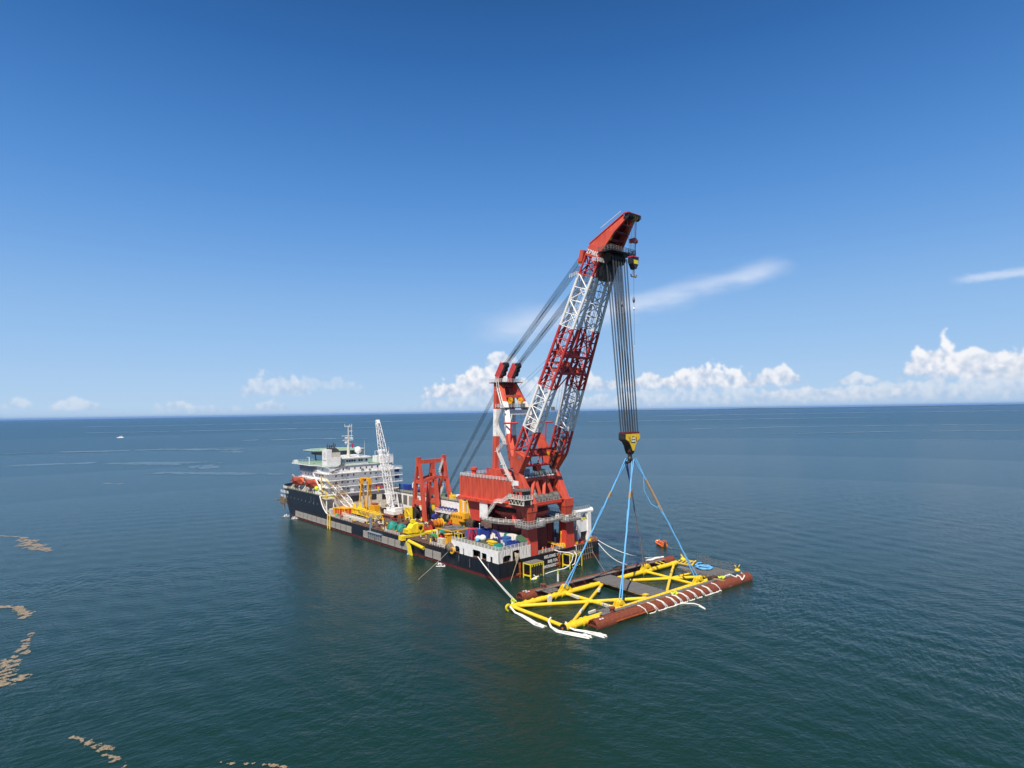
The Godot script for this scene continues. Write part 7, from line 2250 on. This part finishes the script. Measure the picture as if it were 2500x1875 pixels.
	# lifeboats in their davits on the port side of the accommodation
	for q in [[161.0, "forward"], [144.0, "aft"]]:
		t = thing("lifeboat", "orange-red enclosed lifeboat hanging on the port side, the %s of two" % q[1], "lifeboat", v3(q[0], 16.0, 2.4), 0.0, "enclosed lifeboats")
		var prof := [Vector2(-7.2, 1.9), Vector2(-6.4, 0.7), Vector2(-4.0, 0.0), Vector2(4.0, 0.0), Vector2(6.4, 0.7), Vector2(7.4, 1.9), Vector2(6.2, 2.9), Vector2(4.0, 3.7), Vector2(-4.6, 3.7), Vector2(-6.4, 2.9)]
		s = sh()
		var mid := []
		for sd in [-1.0, 1.0]:
			var inner := []
			for p in prof:
				var wdt := 1.75 if p.y > 0.9 and p.y < 2.6 else 0.9
				if absf(p.x) > 6.9:
					wdt = 0.25
				elif absf(p.x) > 5.0:
					wdt *= 0.7
				inner.append(v3(p.x, p.y, sd * wdt))
			mid.append(inner)
		for i in prof.size():
			var j := (i + 1) % prof.size()
			var c := v3(0, 1.9, 0)
			s.quad(mid[0][i], mid[0][j], mid[1][j], mid[1][i], (mid[0][i] + mid[1][j]) / 2.0 - c)
		for sd in 2:
			var ctr := v3(0, 1.9, -1.75 if sd == 0 else 1.75)
			for i in prof.size():
				var j := (i + 1) % prof.size()
				s.quad(mid[sd][i], mid[sd][j], ctr, ctr, v3(0, 0, -1.0 if sd == 0 else 1.0))
				var nn: Vector3 = (mid[sd][j] - mid[sd][i]).cross(ctr - mid[sd][i]).normalized()
				if nn.z * (sd * 2 - 1) < 0:
					nn = -nn
				s.tri(mid[sd][i], mid[sd][j], ctr, nn, nn, nn)
		part("hull", s, M["lifeboat"], t)
		s = sh().box(v3(-3.6, 3.9, 0), v3(1.8, 0.7, 1.5))
		part("conning_hatch", s, M["lifeboat"], t)
		s = sh().bar(v3(-6.6, 1.9, -1.72), v3(6.6, 1.9, -1.72), 0.12, 0.22)
		part("fender_strip", s, M["red_dark"], t)
		t = thing("lifeboat_davit", "white davit arms holding the %s lifeboat above the green deck" % q[1], "davit", v3(q[0], FORE, 4.0), 0.0, "lifeboat davits")
		for x in [-7.8, 7.0]:
			s = sh().bar(v3(x, 0, 1.0), v3(x, 4.6, 0.4), 0.6, 0.7).bar(v3(x, 4.4, 0.6), v3(x, 7.0, -1.6), 0.5, 0.6).bar(v3(x, 0, -2.4), v3(x, 3.6, 0.4), 0.45, 0.5)
			part("arm", s, M["cream"], t)
		for x in [-4.0, 3.4]:
			s = sh().bar(v3(x, 0, -2.2), v3(x, 2.0, -2.6), 0.4, 0.5).bar(v3(x, 1.9, -2.6), v3(x - 1.0, 2.2, -2.7), 0.4, 0.4)
			part("bollard_arm", s, M["cream"], t)
	single("yellow_ball", sh().ball(v3(0, 0.9, 0), v3(1.1, 1.1, 1.1), 8, 12), M["buoy_lime"], "lemon yellow ball below the aft lifeboat", "buoy", v3(137.2, 15.2, 2.0))
	t = thing("rescue_davit", "white truss davit aft of the lifeboats at the forecastle edge", "davit", v3(134.6, FORE, 3.0))
	s = sh().bar(v3(2.6, 0, 0), v3(1.6, 4.4, 0), 0.5, 0.5).bar(v3(-2.6, 1.0, 0), v3(3.0, 3.2, 0), 0.35, 0.35).bar(v3(1.6, 4.2, 0), v3(-2.2, 0.4, -0.8), 0.35, 0.35).box(v3(2.0, 0.6, -1.0), v3(2.4, 1.2, 1.2)).box(v3(-1.0, 0.5, -1.0), v3(1.8, 1.0, 1.0))
	part("frame", s, M["white"], t)
	t = thing("mooring_winch", "brown anchor winch with chain on the forecastle near the bow", "winch", v3(172.0, FORE, 6.0))
	s = sh().box(v3(0, 0.6, 0), v3(5.0, 1.2, 3.0)).tube(v3(-1.4, 1.6, -1.6), v3(-1.4, 1.6, 1.6), 1.1, 12).bar(v3(2.0, 0.8, 0.4), v3(-2.6, 3.2, 1.2), 0.5, 0.5)
	part("winch", s, M["net"], t)
	# small clutter of hoses, shackles and dunnage that nobody could count
	var rr := RandomNumberGenerator.new()
	rr.seed = 77
	var bits := [[], [], [], []]
	for k in 520:
		var x := rr.randf_range(27.0, 128.0)
		var z := rr.randf_range(1.6, 32.0)
		if x < 40.0 and z > 14.0 and x < 34.0:
			continue
		bits[k % 4].append(v3(x, DECK, z))
	var mats := ["cream", "dark_metal", "rust_orange", "yellow"]
	for j in 4:
		s = sh()
		for p in bits[j]:
			var q: Vector3 = p
			var kind := rr.randi() % 3
			if kind == 0:
				s.box(q + v3(0, 0.25, 0), v3(rr.randf_range(0.3, 1.1), rr.randf_range(0.3, 0.9), rr.randf_range(0.3, 0.9)), rr.randf() * 3.0)
			elif kind == 1:
				var a := rr.randf() * TAU
				var l := rr.randf_range(0.8, 2.6)
				s.tube(q + v3(0, 0.2, 0), q + v3(cos(a) * l, 0.3, sin(a) * l), rr.randf_range(0.08, 0.22), 6)
			else:
				s.tube(q, q + v3(0.1, rr.randf_range(0.6, 1.6), 0), rr.randf_range(0.12, 0.35), 7)
		var o := single("deck_clutter", s, M[mats[j]], "scattered small gear and dunnage over the open working deck", "clutter")
		o.set_meta("kind", "stuff")

# ---------------------------------------------------------------- mooring lines and floating hoses
func sag(a: Vector3, b: Vector3, drop: float, n := 14) -> Array:
	var pts := []
	for k in n + 1:
		var f := k / float(n)
		pts.append(a.lerp(b, f) - UP * drop * 4.0 * f * (1.0 - f))
	return pts

func build_lines() -> void:
	var fr := Transform3D(Basis(UP, -0.0821), v3(-32, 0, 23))
	for q in [[0.0, "left"], [0.7, "right"]]:
		single("mooring_line", sh().rope(sag(v3(10.4 - q[0] * 0.4, 5.7, -0.1), fr * v3(8.0 - q[0], 1.7, -36.4 + q[0] * 0.3), 0.5), 0.1, 6), M["rope_white"], "pale line from stern house opening to the frame's left corner, %s of two" % q[1], "rope", Vector3.ZERO, 0.0, "lines from stern house to frame")
	single("mooring_line", sh().rope(sag(v3(25.6, 4.9, -0.6), v3(19.3, -0.1, -16.6), 0.15), 0.07, 5), M["rope_tan"], "tan mooring line from the port fairlead down into the water", "rope")
	single("mooring_line", sh().rope(sag(v3(-0.4, 4.6, 6.8), v3(-2.2, -0.1, 2.6), 0.0, 3), 0.08, 5), M["rope_tan"], "grey line hanging from the rope hank on the stern into the water", "rope")
	var mid := fr * v3(14.6, 1.6, 14.0)
	var far := fr * v3(13.0, 2.0, 26.0)
	single("mooring_line", sh().rope(sag(v3(0.2, 5.4, 45.8), far, 1.6), 0.12, 6), M["rope_white"], "upper white line sagging from the starboard stern corner to the canvas roll", "rope")
	single("mooring_line", sh().rope(sag(v3(0.2, 4.4, 45.9), mid, 1.5), 0.12, 6), M["rope_white"], "lower white line sagging from the starboard stern corner to the far tank", "rope")
	single("mooring_line", sh().rope(sag(v3(-0.2, 2.6, 42.0), fr * v3(13.5, 1.2, 3.0), 0.3), 0.05, 5), M["rope_tan"], "thin tan line from the stern ladder to the far tank's middle", "rope")
	single("hose", sh().rope([v3(-5.6, 0.3, 9.6), v3(-5.2, 0.15, 10.6), v3(-4.4, 0.12, 13.0), v3(-3.6, 0.1, 18.0), v3(-3.4, 0.1, 22.0), v3(-4.2, 0.2, 25.0), v3(-5.4, 1.4, 27.6), v3(-5.6, 4.0, 28.4), v3(-4.6, 5.0, 28.4)], 0.17, 7), M["rope_white"], "white hose floating between the two yellow fender cages", "hose")
	single("hose", sh().rope([v3(0.6, 5.5, 24.0), v3(-1.2, 5.0, 25.0), v3(-4.2, 4.9, 26.4), v3(-5.6, 4.6, 26.8), v3(-5.5, 2.6, 26.2), v3(-4.8, 0.9, 25.4), v3(-3.9, 0.15, 24.0)], 0.15, 7), M["rope_white"], "white hose looping over the right yellow fender cage", "hose")
	single("hose", sh().rope([v3(-5.2, 1.2, 9.4), v3(-5.6, 0.3, 10.2), v3(-5.9, 0.15, 9.0), v3(-5.4, 0.15, 8.2), v3(-5.2, 0.2, 9.6), v3(-5.6, 0.6, 10.8)], 0.17, 7), M["rope_white"], "short white hose tangle at the foot of the left yellow cage", "hose")
	single("hose", sh().rope([v3(-6.0, 0.15, 8.6), v3(-6.3, 0.15, 9.6), v3(-5.8, 0.15, 10.2), v3(-5.5, 0.15, 9.4), v3(-6.0, 0.15, 8.6)], 0.16, 7), M["buoy_lime"], "lime yellow hose ring floating at the left yellow cage", "hose")
	single("hose", sh().rope([v3(0.2, 5.4, 33.6), v3(-0.3, 5.6, 33.9), v3(-0.4, 3.8, 34.0), v3(-0.4, 2.6, 34.0)], 0.14, 6), M["rope_white"], "white hose hooked over the stern right of the far column", "hose")
	var t := thing("spar_buoy", "slim white spar buoy with a lime yellow top between stern and frame", "buoy", v3(-11.8, 0, 13.2))
	var s := sh().tube(v3(0, -0.6, 0), v3(-0.25, 2.2, -0.2), 0.34, 10, 0.3)
	part("body", s, M["white"], t)
	s = sh().tube(v3(-0.25, 2.2, -0.2), v3(-0.42, 4.0, -0.34), 0.3, 10, 0.05)
	part("tip", s, M["buoy_lime"], t)

# ---------------------------------------------------------------- boats, people, marks on the sea
# a body as one surface: tapered limbs joined smoothly, meshed as surface nets
func figure(joints: Dictionary, bones: Array, cell: float) -> Shape:
	var lo := Vector3(9, 9, 9)
	var hi := -lo
	for b in bones:
		for e in [0, 1]:
			var p: Vector3 = joints[b[e]]
			lo = lo.min(p - Vector3.ONE * (b[2 + e] + cell * 2))
			hi = hi.max(p + Vector3.ONE * (b[2 + e] + cell * 2))
	var n := Vector3i(((hi - lo) / cell).ceil()) + Vector3i.ONE
	var f := PackedFloat32Array()
	f.resize(n.x * n.y * n.z)
	for z in n.z:
		for y in n.y:
			for x in n.x:
				var p := lo + Vector3(x, y, z) * cell
				var d := 9.0
				for b in bones:
					var a: Vector3 = joints[b[0]]
					var ab: Vector3 = joints[b[1]] - a
					var h := clampf((p - a).dot(ab) / maxf(ab.length_squared(), 1e-6), 0.0, 1.0)
					var q := (p - a - ab * h).length() - lerpf(b[2], b[3], h)
					var k := 0.04
					var m := clampf(0.5 + 0.5 * (d - q) / k, 0.0, 1.0)
					d = lerpf(d, q, m) - k * m * (1.0 - m)
				f[x + n.x * (y + n.y * z)] = d
	var at := {}
	var pos := []
	var nor := []
	for z in n.z - 1:
		for y in n.y - 1:
			for x in n.x - 1:
				var sum := Vector3.ZERO
				var cnt := 0
				var v := []
				for c in 8:
					v.append(f[(x + (c & 1)) + n.x * ((y + ((c >> 1) & 1)) + n.y * (z + ((c >> 2) & 1)))])
				for e in [[0, 1], [2, 3], [4, 5], [6, 7], [0, 2], [1, 3], [4, 6], [5, 7], [0, 4], [1, 5], [2, 6], [3, 7]]:
					var a: float = v[e[0]]
					var b: float = v[e[1]]
					if (a < 0.0) != (b < 0.0):
						var t := a / (a - b)
						var p0 := Vector3(e[0] & 1, (e[0] >> 1) & 1, (e[0] >> 2) & 1)
						var p1 := Vector3(e[1] & 1, (e[1] >> 1) & 1, (e[1] >> 2) & 1)
						sum += p0.lerp(p1, t)
						cnt += 1
				if cnt:
					at[Vector3i(x, y, z)] = pos.size()
					pos.append(lo + (Vector3(x, y, z) + sum / cnt) * cell)
					nor.append(Vector3(v[1] + v[3] + v[5] + v[7] - v[0] - v[2] - v[4] - v[6], v[2] + v[3] + v[6] + v[7] - v[0] - v[1] - v[4] - v[5], v[4] + v[5] + v[6] + v[7] - v[0] - v[1] - v[2] - v[3]).normalized())
	var s := sh()
	for key in at:
		var c: Vector3i = key
		for ax in 3:
			var d0 := Vector3i.ZERO
			d0[ax] = 1
			var u := Vector3i.ZERO
			u[(ax + 1) % 3] = 1
			var w := Vector3i.ZERO
			w[(ax + 2) % 3] = 1
			var i0 := c.x + n.x * (c.y + n.y * c.z)
			var c1 := c + d0
			var i1 := c1.x + n.x * (c1.y + n.y * c1.z)
			if (f[i0] < 0.0) == (f[i1] < 0.0):
				continue
			if not (at.has(c - u) and at.has(c - w) and at.has(c - u - w)):
				continue
			var q := [at[c], at[c - u], at[c - u - w], at[c - w]]
			s.tri(pos[q[0]], pos[q[1]], pos[q[2]], nor[q[0]], nor[q[1]], nor[q[2]])
			s.tri(pos[q[0]], pos[q[2]], pos[q[3]], nor[q[0]], nor[q[2]], nor[q[3]])
	return s

func standing() -> Shape:
	var j := {"hip": v3(0, 0.95, 0), "chest": v3(0.02, 1.36, 0), "neck": v3(0.02, 1.5, 0), "head": v3(0.04, 1.64, 0), "sl": v3(0.02, 1.4, -0.19), "sr": v3(0.02, 1.4, 0.19), "el": v3(0.05, 1.14, -0.27), "er": v3(0.08, 1.14, 0.27), "hl": v3(0.22, 1.0, -0.25), "hr": v3(0.26, 1.02, 0.24), "pl": v3(0, 0.9, -0.1), "pr": v3(0, 0.9, 0.1), "kl": v3(0.06, 0.5, -0.12), "kr": v3(-0.02, 0.5, 0.12), "fl": v3(0.02, 0.08, -0.13), "frr": v3(-0.08, 0.08, 0.13), "tl": v3(0.18, 0.05, -0.14), "tr": v3(0.08, 0.05, 0.14)}
	return figure(j, [["hip", "chest", 0.15, 0.17], ["chest", "neck", 0.14, 0.06], ["neck", "head", 0.06, 0.11], ["sl", "el", 0.07, 0.05], ["el", "hl", 0.05, 0.04], ["sr", "er", 0.07, 0.05], ["er", "hr", 0.05, 0.04], ["sl", "sr", 0.09, 0.09], ["pl", "kl", 0.095, 0.065], ["kl", "fl", 0.065, 0.05], ["fl", "tl", 0.05, 0.045], ["pr", "kr", 0.095, 0.065], ["kr", "frr", 0.065, 0.05], ["frr", "tr", 0.05, 0.045]], 0.045)

func sitting() -> Shape:
	var j := {"hip": v3(0, 0.12, 0), "chest": v3(0.08, 0.52, 0), "neck": v3(0.1, 0.66, 0), "head": v3(0.14, 0.8, 0), "sl": v3(0.08, 0.56, -0.19), "sr": v3(0.08, 0.56, 0.19), "el": v3(0.2, 0.34, -0.28), "er": v3(0.2, 0.34, 0.28), "hl": v3(0.4, 0.32, -0.2), "hr": v3(0.4, 0.32, 0.2), "kl": v3(0.42, 0.16, -0.14), "kr": v3(0.42, 0.16, 0.14), "fl": v3(0.5, -0.25, -0.14), "frr": v3(0.5, -0.25, 0.14)}
	return figure(j, [["hip", "chest", 0.16, 0.18], ["chest", "neck", 0.14, 0.06], ["neck", "head", 0.06, 0.11], ["sl", "el", 0.07, 0.05], ["el", "hl", 0.05, 0.04], ["sr", "er", 0.07, 0.05], ["er", "hr", 0.05, 0.04], ["sl", "sr", 0.09, 0.09], ["hip", "kl", 0.11, 0.07], ["kl", "fl", 0.065, 0.05], ["hip", "kr", 0.11, 0.07], ["kr", "frr", 0.065, 0.05]], 0.045)

func person(mesh: MeshInstance3D, label: String, at: Vector3, turn: float, head_y: float, hat: String, group := "") -> void:
	var t := thing("person", label, "person", at, turn, group)
	same("body", mesh, Transform3D(), t)
	var s := sh().ball(v3(0.06 if head_y < 1.2 else 0.0, head_y + 0.06, 0) + v3(0.06, 0, 0), v3(0.15, 0.12, 0.14), 5, 10, 0.0, PI * 0.55)
	part("helmet", s, M[hat], t)
	var face := v3(0.13 if head_y > 1.2 else 0.23, head_y - 0.02, 0)
	s = sh().ball(face, v3(0.03, 0.07, 0.07), 5, 8)
	part("face", s, M["skin"], t)

func build_boats_and_people() -> void:
	var s: Shape
	var keep := Node3D.new()
	var up := MeshInstance3D.new()
	up.mesh = standing().mesh()
	up.material_override = M["vest"]
	var up_dark := MeshInstance3D.new()
	up_dark.mesh = up.mesh
	up_dark.material_override = M["cream"]
	var down := MeshInstance3D.new()
	down.mesh = sitting().mesh()
	down.material_override = M["vest"]
	# orange rescue boat
	var t := thing("rescue_boat", "small orange rescue boat with crew beyond the frame", "boat", v3(-5.9, 0.1, 74.7), -0.55)
	var base := SHIP * Transform3D(Basis(UP, -0.55), v3(-5.9, 0.1, 74.7))
	t.transform = base
	var rim := []
	for k in 21:
		var f := k / 20.0
		var a := lerpf(-1.0, 1.0, f)
		var p := v3(0, 0.55, 0)
		if f < 0.36:
			p = v3(-3.2 + f / 0.36 * 4.4, 0.5, -1.15)
		elif f > 0.64:
			p = v3(-3.2 + (1.0 - f) / 0.36 * 4.4, 0.5, 1.15)
		else:
			var g := (f - 0.36) / 0.28 * PI
			p = v3(1.2 + 2.2 * sin(g), 0.5 + 0.35 * sin(g), -1.15 * cos(g))
		rim.append(p)
	s = sh().rope(rim, 0.32, 10)
	part("tube", s, M["vest"], t)
	s = sh().slab([Vector2(-3.2, -1.1), Vector2(1.2, -1.1), Vector2(2.6, -0.6), Vector2(3.2, 0.0), Vector2(2.6, 0.6), Vector2(1.2, 1.1), Vector2(-3.2, 1.1)], 0.0, 0.25)
	part("hull", s, M["red_bright"], t)
	s = sh().box(v3(-0.6, 0.75, 0), v3(1.0, 0.9, 0.8)).box(v3(-3.3, 0.5, 0), v3(0.25, 0.8, 2.0))
	part("console", s, M["orange"], t)
	s = sh().box(v3(-3.7, 0.9, 0), v3(0.6, 1.0, 0.6))
	part("outboard_motor", s, M["dark"], t)
	s = sh().rope([v3(-3.0, 0.5, -1.0), v3(-3.1, 2.0, -0.9), v3(-3.1, 2.3, 0), v3(-3.1, 2.0, 0.9), v3(-3.0, 0.5, 1.0)], 0.1, 6)
	part("roll_bar", s, M["vest"], t)
	s = sh().ball(v3(3.4, 0.9, 0), v3(0.5, 0.3, 0.5), 6, 8)
	part("bow_fender", s, M["white"], t)
	var ship_inv := SHIP.affine_inverse()
	for q in [[v3(2.0, 0.85, 0.2), "person in orange sitting at the bow of the rescue boat", "white"], [v3(-1.6, 0.85, -0.4), "person in orange sitting amidships on the rescue boat's near side", "vest"], [v3(-2.4, 0.85, 0.5), "person in orange sitting at the stern of the rescue boat", "vest"]]:
		var p: Vector3 = ship_inv * (base * (q[0] as Vector3))
		person(down, q[1], p, -0.55 + PI, 0.8, q[2], "rescue boat crew")
	single("boat_painter", sh().rope([v3(-4.4, 0.6, 76.0), v3(-8.0, 0.3, 74.4), v3(-12.0, 0.02, 73.0)], 0.05, 5), M["rope_tan"], "thin line from the rescue boat into the water", "rope")
	# crew on deck
	for q in [[v3(0.9, DECK, 19.4), 2.6, "vest", "white", "worker in orange at the stern rail, nearest the crane column"], [v3(0.8, DECK, 20.6), 3.4, "vest", "red_bright", "worker in orange at the stern rail, second from the crane column"], [v3(0.9, DECK, 23.4), 3.1, "vest", "white", "worker in orange at the stern rail, left of a close pair above the ship's name"], [v3(0.9, DECK, 24.2), 2.8, "vest", "white", "worker in orange at the stern rail, right of a close pair above the ship's name"], [v3(2.6, DECK, 18.4), 0.5, "cream", "white", "worker in pale overalls behind the stern rail beside the column"], [v3(5.0, DECK, 20.4), 1.2, "vest", "red_bright", "worker in orange in front of the dark red hose station"],
		[v3(1.2, 14.75 + 0.4, 17.4), 1.4, "cream", "white", "worker in pale overalls on the ring walkway between the columns, left"], [v3(0.6, 15.15, 25.6), 2.2, "cream", "white", "worker in pale overalls on the ring walkway between the columns, middle"], [v3(0.9, 15.15, 26.8), 2.0, "cream", "white", "worker in pale overalls on the ring walkway between the columns, right"], [v3(8.4, 15.15, 10.2), 1.0, "vest", "white", "worker in orange on the port part of the ring walkway"],
		[v3(2.8, 8.87, 4.4), 2.0, "cream", "white", "worker in pale overalls at the roof corner by the teal tarpaulin"], [v3(14.4, 8.87, 2.2), 1.0, "vest", "white", "worker in orange at the port rail of the stern house roof"], [v3(1.3, DECK, 3.0), 3.6, "vest", "red_bright", "worker in orange inside the wide stern opening"], [v3(2.4, 8.87, 10.2), 2.8, "vest", "white", "worker in orange below the green shelter"]]:
		person(up if q[2] == "vest" else up_dark, q[4], q[0], q[1], 1.64, q[3], "crew at work")
	keep.free()
	up.free()
	up_dark.free()
	down.free()
	# distant motor boat with its wake
	var o := Node3D.new()
	o.name = numbered("motor_boat")
	add_child(o)
	o.position = v3(-1008, 0.0, -1541)
	o.rotation.y = PI + 0.1
	tag(o, "small white motor boat far off on the left, trailing a wake", "boat")
	s = sh().slab([Vector2(-8, 0), Vector2(6, 0), Vector2(9.5, 2.0), Vector2(-8, 1.7)], -2.2, 2.2, 2)
	part("hull", s, M["white"], o)
	s = sh().slab([Vector2(-5, 1.7), Vector2(3.4, 1.8), Vector2(1.4, 4.2), Vector2(-4.4, 4.2)], -1.6, 1.6, 2)
	part("cabin", s, M["white"], o)
	s = sh().box(v3(-1.2, 3.1, 0), v3(5.6, 0.8, 3.3))
	part("cabin_window", s, M["glass_dark"], o)
	s = sh().tube(v3(-1, 4.2, 0), v3(-1.4, 6.4, 0), 0.12, 6)
	part("mast", s, M["white"], o)

func build_sea_marks() -> void:
	# trodden-looking foam and slick marks are laid as ragged sheets just above the water
	ragged("wake", M["wake_white"], "thin white wake trailing right from the distant motor boat", [Vector2(-1000, -1541), Vector2(-860, -1556), Vector2(-700, -1575), Vector2(-420, -1612)], [2.6, 2.0, 1.2, 0.5], 1.2, 3, 0.30)
	ragged("foam_patch", M["foam"], "tan foam streak drifting at the left edge, upper one", [Vector2(-233, -268), Vector2(-214, -263), Vector2(-203, -252), Vector2(-193, -243), Vector2(-180, -234)], [0.7, 0.9, 3.2, 3.6, 1.0], 0.22, 5, 0.12)
	ragged("foam_patch", M["foam"], "tan foam streak drifting at the left edge, middle one", [Vector2(-146, -167), Vector2(-136, -166), Vector2(-128.5, -160.5), Vector2(-126.2, -155.5)], [1.0, 1.2, 1.6, 0.7], 0.17, 7, 0.08)
	ragged("foam_patch", M["foam"], "tan foam streak drifting at the left edge, long lower one", [Vector2(-117, -147), Vector2(-109, -134), Vector2(-103, -124), Vector2(-98, -117.5), Vector2(-101, -118.5)], [0.5, 1.3, 2.6, 2.8, 1.6], 0.15, 9, 0.24)
	ragged("foam_patch", M["foam"], "thin tan foam streak near the bottom left corner", [Vector2(-72, -98.6), Vector2(-67, -96.4), Vector2(-62.5, -94.2), Vector2(-57.6, -90.2)], [0.6, 0.9, 1.1, 0.6], 0.12, 11, 0.32)
	ragged("foam_patch", M["foam"], "small far tan foam fleck left of the vessel's bow", [Vector2(-322, -474), Vector2(-314, -470), Vector2(-304, -466)], [1.5, 2.6, 1.2], 0.7, 13, 0.1)
	ragged("foam_patch", M["foam"], "faint thin foam line at the bottom edge left of centre", [Vector2(-44, -91), Vector2(-36, -90), Vector2(-28, -88)], [0.3, 0.4, 0.2], 0.16, 15, 0.34)
	for q in [[v3(164.8, 0, -2.0), "white splash below the bow's first drain"], [v3(155.1, 0, -1.6), "white splash below the bow's second drain"], [v3(27.7, 0, -2.2), "white splash at the port side near the stern"]]:
		var p: Vector3 = SHIP * (q[0] as Vector3)
		ragged("splash", M["wake_white"], q[1], [Vector2(p.x - 1.6, p.z + 0.2), Vector2(p.x, p.z), Vector2(p.x + 1.8, p.z + 0.6)], [0.8, 1.2, 0.7], 0.16, int(q[0].x), 0.05)
		var sp := sh()
		var rr := RandomNumberGenerator.new()
		rr.seed = int(q[0].x)
		for k in 24:
			sp.ball(v3(rr.randf_range(-1.4, 1.6), rr.randf_range(0.0, 0.9), rr.randf_range(-0.9, 0.9)), Vector3.ONE * rr.randf_range(0.1, 0.28), 4, 6)
		var so := single("spray", sp, M["wake_white"], q[1].replace("splash", "spray"), "spray", q[0])
		so.set_meta("kind", "stuff")
	# calm slicks: smoother water, laid a hand's breadth above
	var calm := water_material("calm_water", 0.22, 0.16)
	for q in [[[Vector2(-760, -900), Vector2(-560, -960), Vector2(-420, -900), Vector2(-380, -830)], [14, 20, 24, 10], 21], [[Vector2(-620, -660), Vector2(-470, -690), Vector2(-330, -640), Vector2(-300, -590)], [8, 16, 22, 8], 22], [[Vector2(-330, -560), Vector2(-250, -540), Vector2(-200, -520)], [9, 11, 5], 23], [[Vector2(-1500, -2100), Vector2(-900, -2250), Vector2(-300, -2200)], [30, 44, 20], 24], [[Vector2(-560, -1250), Vector2(-420, -1280), Vector2(-300, -1240)], [22, 26, 10], 25], [[Vector2(300, -2700), Vector2(900, -2800), Vector2(1700, -2700)], [40, 60, 30], 26], [[Vector2(420, -1500), Vector2(800, -1560), Vector2(1200, -1500)], [14, 22, 12], 27], [[Vector2(500, -1150), Vector2(760, -1180), Vector2(980, -1130)], [8, 14, 8], 28], [[Vector2(-2600, -3600), Vector2(-1200, -3900), Vector2(200, -3800)], [70, 90, 50], 29], [[Vector2(900, -4600), Vector2(2600, -4800), Vector2(4200, -4300)], [90, 140, 90], 30]]:
		ragged("calm_water", calm, "paler streak of calm water", q[0], q[1], 4.0 if q[1][0] < 28 else 9.0, q[2], 0.15, true)
	# low coast along the right-hand horizon
	var s := sh()
	var nz := FastNoiseLite.new()
	nz.seed = 40
	nz.frequency = 0.01
	nz.fractal_octaves = 5
	for k in 240:
		var a0 := deg_to_rad(3.0 + k * 0.24)
		var a1 := deg_to_rad(3.0 + (k + 1) * 0.24)
		var r0 := 21000.0
		var hh := []
		for j in 2:
			var kk := k + j
			hh.append((30.0 + 26.0 * nz.get_noise_1d(kk * 2.0) + 14.0 * nz.get_noise_1d(kk * 11.0)) * smoothstep(0.0, 26.0, kk))
		var p0 := v3(sin(a0) * r0, -1, -cos(a0) * r0)
		var p1 := v3(sin(a1) * r0, -1, -cos(a1) * r0)
		s.hexa([p0, p1, p1 * v3(1.06, 1, 1.06), p0 * v3(1.06, 1, 1.06), p0 * v3(1.01, 1, 1.01) + UP * hh[0], p1 * v3(1.01, 1, 1.01) + UP * hh[1], p1 * v3(1.05, 1, 1.05) + UP * hh[1], p0 * v3(1.05, 1, 1.05) + UP * hh[0]])
	struct("coast", s.mesh(), M["coast"], "low dark coast along the right-hand horizon")

func ragged(called: String, m: Material, label: String, line: Array, widths: Array, cell: float, sd: int, thin: float, smooth := false) -> void: # cells near a line, kept where a noise is high enough
	var nz := FastNoiseLite.new()
	nz.seed = sd
	nz.frequency = 0.07 / cell
	nz.fractal_octaves = 4
	var done := {}
	var v := PackedVector3Array()
	var uv := PackedVector2Array()
	for i in line.size() - 1:
		var a: Vector2 = line[i]
		var b: Vector2 = line[i + 1]
		var along := (b - a).normalized()
		var across := Vector2(-along.y, along.x)
		var steps := int(a.distance_to(b) / cell)
		for k in steps:
			var f := (k + 0.5) / steps
			var w: float = lerpf(widths[i], widths[i + 1], f)
			var c := a.lerp(b, f)
			var bend := nz.get_noise_2d(c.x * 0.35, c.y * 0.35) * w * 1.2
			var rows := int(w * 2.0 / cell) + 1
			for j in rows:
				var o := (j + 0.5) / rows * 2.0 - 1.0
				var p := c + across * (o * w + bend)
				var key := Vector2i((p / cell).round())
				if done.has(key):
					continue
				if nz.get_noise_2dv(p) + 0.32 * (1.0 - o * o) - thin < (-0.1 if smooth else 0.0):
					continue
				done[key] = true
				var q := Vector2(key) * cell
				var y := (0.10 + sea_height(q.x, q.y, maxf(q.length() * 0.0075, 0.4))) if q.length() < 1000.0 else 0.3
				var h := cell * 0.52
				var z := [Vector3(q.x - h, y, q.y - h), Vector3(q.x + h, y, q.y - h), Vector3(q.x + h, y, q.y + h), Vector3(q.x - h, y, q.y + h)]
				for t in [0, 1, 2, 0, 2, 3]:
					v.append(z[t])
					uv.append(Vector2(z[t].x / 52.0, z[t].z / 31.0))
	if v.is_empty():
		return
	var n := PackedVector3Array()
	n.resize(v.size())
	n.fill(UP)
	var arr := []
	arr.resize(Mesh.ARRAY_MAX)
	arr[Mesh.ARRAY_VERTEX] = v
	arr[Mesh.ARRAY_NORMAL] = n
	arr[Mesh.ARRAY_TEX_UV] = uv
	var am := ArrayMesh.new()
	am.add_surface_from_arrays(Mesh.PRIMITIVE_TRIANGLES, arr)
	struct(called, am, m, label)
